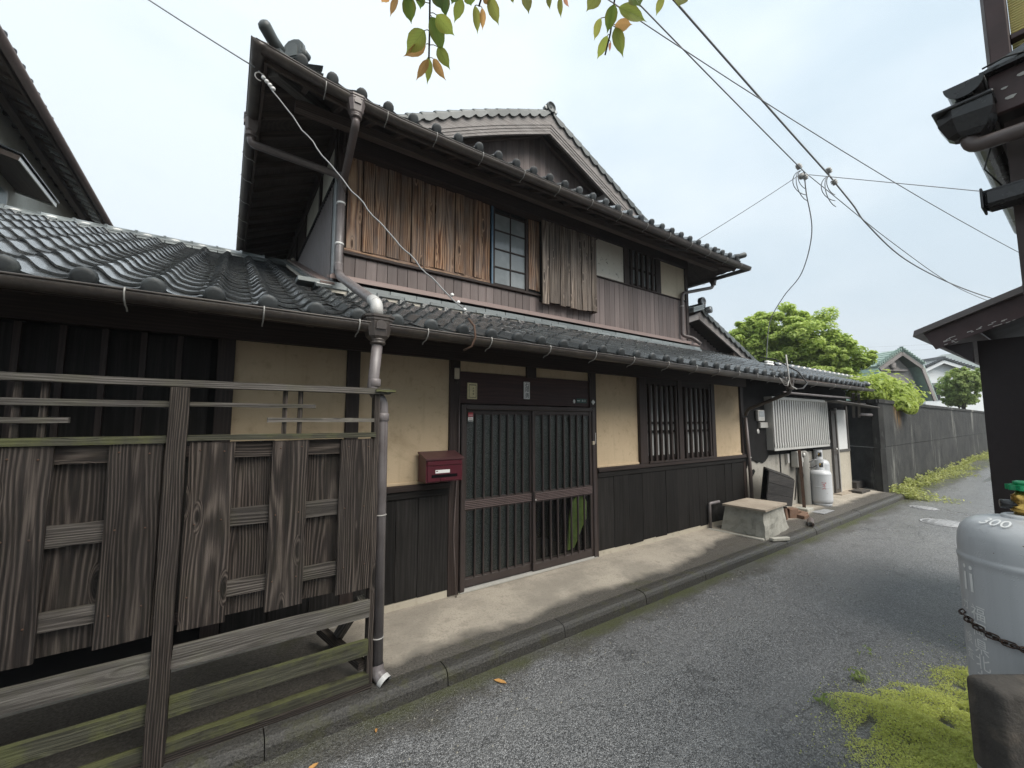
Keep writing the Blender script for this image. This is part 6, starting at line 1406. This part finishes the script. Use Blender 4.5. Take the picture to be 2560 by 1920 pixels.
bb = prism('bargeboard', [(4.34, -2.845, sz(-2.845) - .046), (4.34, -4.8, sz(-4.8) - .046), (4.34, -4.8, sz(-4.8) - .22), (4.34, -2.90, sz(-2.90) - .19)], (.03, 0, 0), 'shed_board', SHD)
rnd = random.Random(12)
for i in range(26):
    y = -2.93 - rnd.random() * .5; z = sz(y) - .20 + rnd.random() * .05; l = rnd.uniform(.008, .035); prism('peeled_patch', [(4.3395, y, z), (4.3395, y - l, z + l * .33), (4.3395, y - l, z + l * .33 + .004), (4.3395, y, z + .005)], (-.001, 0, 0), 'peel', bb)
prism('soffit', [(4.37, -2.87, sz(-2.87) - .10), (4.37, -3.078, sz(-3.078) - .10), (4.37, -3.078, sz(-3.078) - .115), (4.37, -2.87, sz(-2.87) - .115)], (2.8, 0, 0), 'shed_board', SHD)
prism('eave_bracket', [(4.40, -3.078, 2.02), (4.40, -2.93, 2.16), (4.40, -3.078, 2.17)], (.04, 0, 0), 'shed_wall', SHD)
prism('wall_flag', [(4.60, -3.078, 1.165), (4.60, -3.03, 1.155), (4.60, -3.078, 1.20)], (.10, 0, 0), 'white_paint', SHD)
o = lathe('clay_jar', [(.06, 0), (.085, .03), (.10, .09), (.09, .16), (.05, .20)], (4.75, -3.40, 2.44), 'ceramic_brown', None, 16); tag(o, 'brown rounded clay pot on the shed roof at the right edge', 'pot')

# ------------------------------------------------------------------ near gas cylinder, chained, behind a low block wall
BW = thing('block_wall', (2.2, -3.5, -.1), 'low dark rounded concrete block wall at the bottom right corner', 'wall')
bd_ = Vector((.82, -.57, 0)).normalized(); bn = Vector((.57, .82, 0)).normalized(); b0_ = Vector((1.835, -3.295, 0))
for z0, z1 in ((-.2, .26), (.27, .60), (.61, .862)):
    M = frame(b0_ + bd_ * .55 - bn * .05 + Vector((0, 0, (z0 + z1) / 2)), bd_, bn, (0, 0, 1)); bm = bmesh.new()
    bmesh.ops.create_cube(bm, size=1.0)
    for v in bm.verts: v.co = Vector((v.co.x * 1.1, v.co.y * .10, v.co.z * (z1 - z0)))
    bmesh.ops.bevel(bm, geom=bm.edges[:], offset=.022 if z1 > .8 else .012, segments=3, affect='EDGES', profile=.5)
    me = bpy.data.meshes.new('block'); bm.to_mesh(me); bm.free(); me.materials.append(MAT['block_concrete']); me.polygons.foreach_set('use_smooth', [True] * len(me.polygons)); inst('block', me, BW, M)
GC = thing('gas_cylinder', (2.47, -3.395, -.1), 'large grey gas cylinder with green valve, chained, at the right edge', 'gas cylinder')
cx, cyy, rc = 2.47, -3.395, .183
lathe('foot_ring', [(rc * .85, -.12), (rc * .88, -.12), (rc * .9, -.05), (rc * .86, -.04)], (cx, cyy, 0), 'cyl_paint', GC, 40)
lathe('shell', [(rc * .6, -.09), (rc * .95, -.06), (rc, .0), (rc, .02), (rc, 1.05), (rc, 1.066), (rc * 1.012, 1.072), (rc * 1.016, 1.080), (rc * 1.012, 1.088), (rc * .998, 1.092), (rc * .998, 1.098), (rc * .995, 1.13), (rc * .978, 1.163), (rc * .93, 1.19), (rc * .84, 1.213), (rc * .70, 1.228), (rc * .50, 1.237), (rc * .3, 1.241), (.02, 1.242)], (cx, cyy, 0), 'cyl_paint', GC, 48)
vb = lathe('neck_flange', [(.058, 1.228), (.060, 1.232), (.060, 1.248), (.052, 1.252), (.02, 1.252)], (cx, cyy, 0), 'cyl_light', GC, 28)
vv = lathe('valve', [(.026, 1.25), (.026, 1.262), (.034, 1.265), (.034, 1.282), (.024, 1.286), (.030, 1.30), (.030, 1.322), (.02, 1.33), (.012, 1.345)], (cx, cyy, 0), 'brass', GC, 18)
tube('valve_outlet', [(cx, cyy, 1.288), (cx - .02, cyy + .055, 1.288)], .017, 'gutter_black', vv, 12)
V, F = [], []; m = 48
for zz in (1.343, 1.362):
    for k in range(m): rr = .037 + .0045 * math.cos(8 * 2 * math.pi * k / m); V.append((cx + rr * math.cos(2 * math.pi * k / m), cyy + rr * math.sin(2 * math.pi * k / m), zz))
F = [tuple(range(m))[::-1], tuple(range(m, 2 * m))] + [(k, (k + 1) % m, m + (k + 1) % m, m + k) for k in range(m)]
mk('handwheel', V, F, 'green_knob', vv); lathe('wheel_boss', [(.022, 1.362), (.022, 1.374), (.01, 1.378)], (cx, cyy, 0), 'green_knob', vv, 16)
# wrapped stencil lettering
def wrap(nm, s_, size, ang, z, sx=1.0, rot=0.0):
    V, F = textmesh(s_, size)
    if not V: return
    out = []
    for v in V:
        x, y = v.x * sx, v.y; x, y = x * math.cos(rot) - y * math.sin(rot), x * math.sin(rot) + y * math.cos(rot)
        a = R(ang) + x / rc; out.append((cx + (rc + .0012) * math.cos(a), cyy + (rc + .0012) * math.sin(a), z + y))
    mk(nm, out, F, 'white_paint', GC)
for s_, z in (('福', .886), ('岡', .826), ('県', .766), ('北', .712), ('九', .655)): wrap('lettering', s_, .058, 137, z)
wrap('lettering', 'ii', .15, 128, 1.005, .9)
for s_, z in (('ガ', .90), ('ス', .845), ('検', .78), ('査', .72)): wrap('lettering', s_, .045, 119, z)
for q, s_ in enumerate('300'):
    V, F = textmesh(s_, .06); a = R(141 + 12 * q); o_ = Vector((cx + .74 * rc * math.cos(a), cyy + .74 * rc * math.sin(a), 1.2245)); rad = Vector((math.cos(a), math.sin(a), -.50)).normalized(); tan = Vector((-math.sin(a), math.cos(a), 0)); nn_ = rad.cross(tan)
    if nn_.z < 0: nn_ = -nn_
    mk('lettering', [o_ + tan * v.x - rad * v.y + nn_ * .0045 for v in V], F, 'white_paint', GC)
# chain round the shell
ch = thing('safety_chain', (cx - rc, cyy, .85), 'rusty dark chain slung round the near gas cylinder', 'chain')
LV, LF = [], []; 
for i in range(18):
    a = 2 * math.pi * i / 18; px_, py_ = .0095 * math.cos(a) + (.0085 if math.cos(a) >= 0 else -.0085), .0095 * math.sin(a); d = Vector((math.cos(a), math.sin(a), 0))
    for k in range(6): t = 2 * math.pi * k / 6; LV.append(Vector((px_, py_, 0)) + d * (.0028 * math.cos(t)) + Vector((0, 0, .0028 * math.sin(t))))
for i in range(18):
    for k in range(6): LF.append((i * 6 + k, ((i + 1) % 18) * 6 + k, ((i + 1) % 18) * 6 + (k + 1) % 6, i * 6 + (k + 1) % 6))
lme = mesh('link', LV, LF, 'chain_steel', True)
nl = 16
for i in range(nl):
    a = R(112) + R(105) * i / nl; zc = .862 - .018 * math.sin(math.pi * i / nl) - .0022 * i; ra = rc + .007; M = frame((cx + ra * math.cos(a), cyy + ra * math.sin(a), zc), (-math.sin(a), math.cos(a), -.03), (0, 0, 1), (math.cos(a), math.sin(a), 0)) @ Matrix.Rotation(R(45 if i % 2 else -45), 4, 'X')
    inst('link', lme, ch, M)

# ------------------------------------------------------------------ neighbouring house, upper left
LH = thing('neighbour_house', (-4.5, 6.5, 0), 'neighbouring house with deep dark eave and white wall at upper left', 'house')
lx, lzg = -2.32, 5.98
hg = halfround('gutter', [(lx + .02, 9.8, lzg - .04), (lx, 3.0, lzg)], .06, 'pipe_brown', LH)
mk('soffit', [(lx - .02, 3.0, lzg + .03), (lx - .02, 9.8, lzg - .02), (-3.25, 9.8, lzg + .33), (-3.25, 3.0, lzg + .38)], [(0, 1, 2, 3)], 'eave_wood', LH)
mk('roof', [(lx - .04, 2.95, lzg + .07), (lx - .04, 9.8, lzg + .03), (-5.5, 9.8, lzg + 1.40), (-5.5, 2.95, lzg + 1.44)], [(0, 1, 2, 3)], 'tile', LH)
for k in range(25):
    y = 3.1 + k * TW; inst('eave_tile', EAVE_ME, LH, tile_matrix((lx - .02, y, lzg + .045 - .005 * k), (0, 1, 0), Vector((-.928, 0, .371)), Vector((.371, 0, .928))))
box('fascia', lx - .10, lx - .07, 3.0, 9.8, lzg - .06, lzg + .06, 'eave_wood', LH); bar('inner_beam', (lx - .42, 3.0, lzg + .10), (lx - .42, 9.8, lzg + .06), .09, .10, 'eave_wood', LH)
for k in range(20): y = 3.2 + .33 * k; bar('rafter', (lx - .02, y, lzg + .0), (-3.2, y, lzg + .33), .05, .06, 'eave_wood', LH)
box('wall', -5.6, -2.95, 4.6, 9.6, 2.5, 6.3, 'wall_white', LH)
aw = prism('window_canopy', [(-2.95, 4.7, 5.34), (-2.95, 6.18, 5.34), (-2.5, 6.18, 5.22), (-2.5, 4.7, 5.22)], (0, 0, -.03), 'eave_wood', LH)
box('canopy_edge', -2.50, -2.485, 4.68, 6.2, 5.165, 5.225, 'alu_bright', aw); bar('canopy_end', (-2.95, 4.69, 5.31), (-2.49, 4.69, 5.20), .02, .07, 'eave_wood', aw); bar('canopy_end', (-2.95, 6.19, 5.31), (-2.49, 6.19, 5.20), .02, .07, 'alu_bright', aw)
prism('canopy_roof', [(-2.95, 4.66, 5.40), (-2.95, 6.22, 5.40), (-2.46, 6.22, 5.25), (-2.46, 4.66, 5.25)], (0, 0, .02), 'gutter_black', aw)
wn_ = box('window', -2.96, -2.93, 4.75, 5.9, 4.2, 5.15, 'alu', LH); quad('pane', (-2.925, 4.8, 4.25), (-2.925, 5.85, 4.25), (-2.925, 5.85, 5.1), (-2.925, 4.8, 5.1), 'teal_dull', wn_)

# ------------------------------------------------------------------ overhead wires
def smooth_path(P, k=8):
    P = [Vector(p) for p in P]; P = [P[0] * 2 - P[1]] + P + [P[-1] * 2 - P[-2]]; out = []
    for i in range(1, len(P) - 2):
        for j in range(k):
            t = j / k; a, b, c, d = P[i - 1:i + 3]; out.append(.5 * (2 * b + (c - a) * t + (2 * a - 5 * b + 4 * c - d) * t * t + (3 * b - a - 3 * c + d) * t ** 3))
    return out + [P[-2]]
def wire(pts, r, mat, label):
    pts = smooth_path(pts) if len(pts) < 12 else pts
    o = tube('overhead_wire', pts, r, mat, None, 6); tag(o, label, 'wire', 'overhead wires'); return o
A = Vector((7.19, -1.19, 5.45)); B = Vector((7.35, -1.46, 5.30))
def ray(d, t): return CAM + Vector(d) * t
def ext(p, q, k): return Vector(q) + (Vector(p) - Vector(q)) * k
P1 = Vector((3.62, -.94, 6.30)); P2 = Vector((3.92, -1.23, 6.21)); P3 = Vector((3.51, -1.12, 6.07)); P4 = Vector((11.49, -2.79, 4.97))
wire(sag(ext(P1, A, 2.4), A, .05), .008, 'wire_grey', 'thin overhead wire ending at the left insulator cluster'); wire(sag(ext(P2, B, 2.4), B, .05), .012, 'wire_grey', 'thick overhead cable running up from the right insulator cluster')
wire(sag(ext(P3, P4, 1.6), ext(P4, P3, 1.4), .35), .006, 'wire_grey', 'long wire crossing the sky above both insulator clusters')
wire([B, (7.55, -1.48, 5.22), (8.1, -1.52, 5.04), (8.67, -1.53, 4.89), (9.91, -1.71, 4.52), (11.61, -2.09, 4.24), (13.72, -2.53, 4.16), (16, -3.0, 4.3)], .011, 'wire_grey', 'sagging cable leaving the right cluster toward the shed')
wire([A, (7.5, -1.35, 5.2), (9.2, -1.70, 4.66), (11.4, -2.1, 4.19), (13.5, -2.55, 3.98)], .006, 'wire_grey', 'fine wire sagging under the thick cable toward the shed')
wire(sag((7.28, -1.22, 5.42), (7.46, -2.90, 4.41), .0), .005, 'wire_grey', 'fine wire strung from the clusters toward the brown house')
wire(sag(A, (6.17, .30, 4.47), .02), .005, 'wire_grey', 'fine guy wire from the left cluster to the upper eave')
wire([A, (7.48, -1.10, 5.26), (7.91, -1.0, 4.75), (8.31, -.68, 4.24), (8.49, -.3, 3.93), (8.60, .0, 3.55), (8.68, .12, 3.05), (8.70, .15, 2.80)], .008, 'wire_grey', 'drooping drop cable from the left cluster to the annex roof')
def cluster(c, label, dirs):
    t = thing('wire_insulators', c, label, 'insulator'); c = Vector(c)
    for i, d in enumerate(dirs):
        d = Vector(d).normalized(); q = d.to_track_quat('Z', 'Y').to_matrix().to_4x4(); lathe('insulator', [(.012, 0), (.04, .004), (.04, .018), (.022, .024), (.042, .032), (.042, .05), (.022, .056), (.036, .062), (.03, .08), (.01, .085)], c + d * .06, 'wire_light', t, 12, M=q)
    for i in range(3):
        r_ = .13 + .05 * i; pts = [c + Vector((-.03 - r_ * .8 * math.sin(a) + .16 * a / 3.1, .10 * math.sin(a) * (1 if i % 2 else .4), -r_ * (1 - math.cos(a)) * .95)) for a in [k * .31 for k in range(11)]]; tube('cable_loop', pts, .006, 'wire_grey', t, 6)
    return t
cluster((7.17, -1.17, 5.46), 'left cluster of small insulators with looped cables in the sky', [(-.5, .1, .4), (.3, -.1, -.5), (.6, .3, -.2)]); cluster((7.36, -1.47, 5.29), 'right cluster of small insulators with looped cables in the sky', [(-.4, .0, .4), (.3, -.1, -.4)])
cb = thing('service_cable', (.3, .2, 4.5), 'grey service cable slung from the roof corner down across the shutters', 'cable')
tube('cable', [p + Vector((.006 * math.sin(i * 1.9), 0, .008 * math.sin(i * 1.3))) for i, p in enumerate(sag((.09, .22, 4.50), (1.50, -.78, 2.47), .09, 40))], .0055, 'wire_grey', cb, 8); TLp = Vector((-.62, .60, 5.05)); tube('cable', sag((-2.6, 2.2, 6.9), (.06, .22, 4.52), .05, 20), .006, 'wire_grey', cb, 6)
for i in range(4): t = i / 3; lathe('clamp', [(.012, 0), (.016, .004), (.016, .02), (.012, .024)], Vector((.12, .20, 4.45)).lerp(Vector((.19, .15, 4.35)), t), 'porcelain', cb, 8, M=Vector((1.4, -1, -2)).to_track_quat('Z', 'Y').to_matrix().to_4x4())
tube('coil', [(.10 + .035 * math.cos(a), .2, 4.44 + .035 * math.sin(a)) for a in [k * .5 for k in range(11)]], .005, 'wire_light', cb, 6)
for i in range(3): lathe('clamp', [(.010, 0), (.014, .004), (.014, .02), (.010, .024)], Vector((1.42, -.72, 2.60)).lerp(Vector((1.50, -.78, 2.48)), i / 2), 'porcelain', cb, 8, M=Vector((.6, -.4, -1)).to_track_quat('Z', 'Y').to_matrix().to_4x4())
tube('hook', [(1.53, -.80, 2.40), (1.55, -.86, 2.33), (1.55, -.88, 2.24), (1.53, -.86, 2.17), (1.48, -.82, 2.14)], .009, 'steel_rust', cb, 8)
lw_ = thing('loop_bracket', (7.05, -.80, 2.2), 'black looped cable on a bracket at the far end of the gutter', 'cable')
tube('bracket_bar', [(7.05, -.84, 2.62), (7.06, -.86, 2.20), (7.12, -.86, 2.13), (7.3, -.86, 2.10)], .012, 'wire_light', lw_, 8); tube('loop', [(7.3, -.86, 2.10), (7.55, -.86, 2.12), (7.78, -.84, 2.22), (7.85, -.7, 2.42), (7.75, -.4, 2.66), (7.9, -.1, 2.75)], .012, 'ink', lw_, 8)
for i in range(3): tube('loose_wire', [(7.05, -.86, 2.22), (6.95, -.88, 2.17 - .02 * i), (6.85, -.87, 2.20 - .03 * i), (6.78, -.84, 2.25)], .004, 'wire_light', lw_, 6)
for i in range(3): lathe('roof_insulator', [(.02, 0), (.05, .01), (.05, .04), (.025, .05), (.045, .06), (.04, .09)], (8.68 + .09 * i, .14, lz(.14) + .06), 'porcelain', lw_, 10)
for i, (a, b) in enumerate((((90, 26, 15.0), (130, -6, 18)), ((90, 27, 14.2), (130, -6, 17.0)))): wire(sag(a, b, .6), .012, 'wire_grey', ['upper distant power line over the gambrel house', 'lower distant power line over the gambrel house'][i])

# ------------------------------------------------------------------ leafy twigs hanging into the top of the view
LEAVES = [
    ((0.516, -2.372, 2.988), (0.579, -2.329, 2.927), 0.052, 0),
    ((0.51, -2.328, 2.969), (0.473, -2.255, 2.921), 0.056, 2),
    ((0.532, -2.289, 2.96), (0.469, -2.252, 2.909), 0.035, 3),
    ((0.523, -2.397, 2.976), (0.596, -2.379, 2.959), 0.050, 2),
    ((0.56, -2.329, 2.934), (0.61, -2.322, 2.882), 0.037, 2),
    ((0.56, -2.246, 2.96), (0.579, -2.197, 2.898), 0.031, 2),
    ((0.558, -2.252, 2.944), (0.535, -2.196, 2.893), 0.026, 3),
    ((0.566, -2.275, 2.934), (0.616, -2.272, 2.878), 0.029, 3),
    ((0.437, -2.343, 3.044), (0.476, -2.288, 3.013), 0.046, 0),
    ((0.472, -2.38, 3.049), (0.487, -2.339, 3.029), 0.040, 1),
    ((0.549, -2.405, 3.063), (0.563, -2.385, 3.005), 0.037, 1),
    ((0.602, -2.424, 3.069), (0.608, -2.367, 3.027), 0.039, 2),
    ((0.507, -2.416, 3.038), (0.536, -2.416, 2.988), 0.038, 1),
    ((0.416, -2.311, 3.053), (0.406, -2.269, 3.015), 0.023, 3),
    ((0.65, -2.437, 3.054), (0.693, -2.383, 3.02), 0.028, 4),
    ((0.673, -2.447, 3.051), (0.706, -2.397, 3.029), 0.022, 3),
    ((0.672, -2.496, 3.047), (0.733, -2.46, 3.013), 0.036, 4),
    ((0.611, -2.464, 3.055), (0.638, -2.431, 3.052), 0.040, 0),
    ((0.788, -2.545, 3.089), (0.811, -2.537, 3.038), 0.034, 4),
    ((0.824, -2.632, 3.03), (0.836, -2.621, 2.993), 0.019, 4),
    ((0.894, -2.609, 3.085), (0.92, -2.583, 3.046), 0.019, 4),
    ((0.888, -2.635, 3.06), (0.909, -2.636, 3.032), 0.014, 5),
    ((0.971, -2.723, 3.047), (0.959, -2.675, 3.016), 0.046, 4),
    ((1.015, -2.747, 3.009), (1.039, -2.693, 2.965), 0.038, 0),
    ((1.043, -2.743, 3.019), (1.14, -2.777, 2.998), 0.044, 2),
    ((1.064, -2.707, 2.995), (1.119, -2.734, 3.005), 0.039, 3),
    ((1.027, -2.676, 3.026), (1.054, -2.616, 3.008), 0.028, 4),
    ((1.067, -2.705, 2.99), (1.115, -2.696, 2.915), 0.038, 2),
    ((1.069, -2.667, 2.99), (1.09, -2.598, 2.966), 0.029, 2),
    ((1.088, -2.664, 2.979), (1.102, -2.647, 2.962), 0.011, 5),
    ((1.068, -2.787, 3.044), (1.09, -2.794, 3.008), 0.056, 0),
    ((1.146, -2.847, 3.033), (1.161, -2.807, 3.005), 0.023, 4),
    ((1.154, -2.909, 2.981), (1.147, -2.901, 2.947), 0.042, 4),
    ((0.379, -2.306, 3.058), (0.378, -2.26, 3.056), 0.035, 3),
    ((0.715, -2.564, 3.035), (0.742, -2.54, 3.028), 0.018, 4),
    ((0.57, -2.451, 3.057), (0.564, -2.431, 3.015), 0.041, 0),
    ((0.652, -2.498, 3.044), (0.681, -2.48, 3.038), 0.028, 3),
]
TWIGS = [
    [ (0.489, -2.42, 3.074), (0.501, -2.391, 3.046), (0.529, -2.326, 2.979), (0.549, -2.277, 2.923) ],
    [ (0.992, -2.779, 3.064), (1.013, -2.753, 3.035), (1.032, -2.727, 3.006), (1.054, -2.694, 2.968), (1.071, -2.652, 2.926) ],
    [ (0.645, -2.505, 3.079), (0.654, -2.48, 3.056), (0.655, -2.456, 3.037) ],
    [ (0.759, -2.593, 3.088), (0.774, -2.565, 3.06) ],
    [ (0.863, -2.671, 3.082), (0.875, -2.634, 3.05) ],
    [ (1.101, -2.884, 3.042), (1.127, -2.859, 3.009) ],
    [ (0.489, -2.42, 3.074), (0.596, -2.49, 3.089), (0.759, -2.593, 3.088), (0.863, -2.671, 3.082), (0.992, -2.779, 3.064), (1.101, -2.884, 3.042), (1.218, -3.044, 3.018) ],
]

HB = thing('leafy_branch', TWIGS[6][0], 'leafy cherry twigs hanging into the top of the picture', 'branch')
WS = [(0, 0), (.05, .16), (.12, .32), (.22, .43), (.34, .49), (.47, .48), (.59, .41), (.70, .30), (.79, .18), (.86, .085), (.93, .035), (1, .004)]
HV, HF, HG = [], [], []
for i, (s_, w_) in enumerate(WS):
    ser = .012 if i % 2 else -.006
    for k, q in enumerate((-1, -.5, 0, .5, 1)):
        ww = w_ + (ser if abs(q) == 1 and 1 < i < 9 else 0); HV.append((s_, q * ww, .10 * abs(q) * w_ * 1.2 - .16 * (s_ - .45) ** 2 + .012 * math.sin(s_ * 40) * abs(q))); HG.append((s_, q * ww, 0))
for i in range(len(WS) - 1):
    for k in range(4): HF.append((i * 5 + k, (i + 1) * 5 + k, (i + 1) * 5 + k + 1, i * 5 + k + 1))
HME = mesh('leaf', HV, HF, 'hang_leaf', True, False); at_ = HME.attributes.new('grain', 'FLOAT_VECTOR', 'POINT'); at_.data.foreach_set('vector', [c for g_ in HG for c in g_])
HC = [(.20, .28, .06), (.13, .20, .05), (.42, .48, .11), (.70, .40, .16), (.37, .38, .10), (.66, .33, .22)]
rnd = random.Random(21)
tw_ = [tube('twig', t, [.004] * len(t) if i == 6 else [.0032] * len(t), 'bark', HB, 6) for i, t in enumerate(TWIGS)]
allp = [Vector(p) for t in TWIGS for a, b in zip(t[:-1], t[1:]) for p in (Vector(a).lerp(Vector(b), k / 12) for k in range(13))]
for a, b, w_, c_ in LEAVES:
    a, b = Vector(a), Vector(b); x = (b - a); L_ = x.length; x.normalize(); tocam = (CAM - a).normalized()
    y = tocam.cross(x).normalized(); y = Quaternion(x, rnd.uniform(-.6, .6)) @ y; z = x.cross(y)
    if z.z < 0: pass
    o = inst('leaf', HME, HB, frame(a, x * L_ * 1.08, y * w_ * 1.12, z * L_)); k = rnd.uniform(.8, 1.2); o.color = tuple(min(1, q * k) for q in HC[c_]) + (1,)
    p = min(allp, key=lambda q: (q - a).length)
    if (p - a).length < .25: tube('stalk', [p, p.lerp(a, .5) + Vector((0, 0, .004)), a], .0015, 'stalk', o, 5)

# ------------------------------------------------------------------ unseen tree bearing the twigs, added behind the viewer to shade the fence end
rnd = random.Random(31); CT_ = thing('shade_cherry_tree', (-1.6, -6.6, -.15), 'unseen cherry tree added behind the viewer to shade the fence end, bearing the hanging twigs', 'tree')
tb = [Vector(p) for p in ((-1.6, -6.6, -.2), (-1.55, -6.5, 1.2), (-1.7, -6.3, 2.4), (-1.6, -6.2, 3.6), (-1.5, -6.1, 5.0))]; tr_ = tube('trunk', tb, [.20, .17, .15, .12, .05], 'bark', CT_, 10); pts = []
for i in range(34):
    a = rnd.uniform(0, 6.28); r_ = 2.3 * math.sqrt(rnd.random()); c = Vector((-1.6 + 1.25 * r_ * math.cos(a), -6.3 + .95 * r_ * math.sin(a), 5.0 + rnd.uniform(-.7, 1.1)))
    tube('limb', [tb[3], tb[3].lerp(c, .5) + Vector((0, 0, .2)), c], [.05, .03, .01], 'bark', tr_, 5)
    for k in range(520):
        e = Vector((rnd.gauss(0, 1), rnd.gauss(0, 1), rnd.gauss(0, 1))).normalized() * (.75 * rnd.random() ** .4); q = c + Vector((e.x, e.y, e.z * .7))
        if not inview(q, 120): pts.append((q, (e.x, e.y, e.z + .8)))
V, F = leafcloud(pts, .075, .5, 17, 1.8); mk('crown', V, F, 'leaf_mid', CT_)
tube('limb', [tb[3], (-1.0, -5.2, 4.3), (-.2, -4.0, 4.0), TWIGS[6][-1]], [.06, .04, .02, .006], 'bark', tr_, 6)
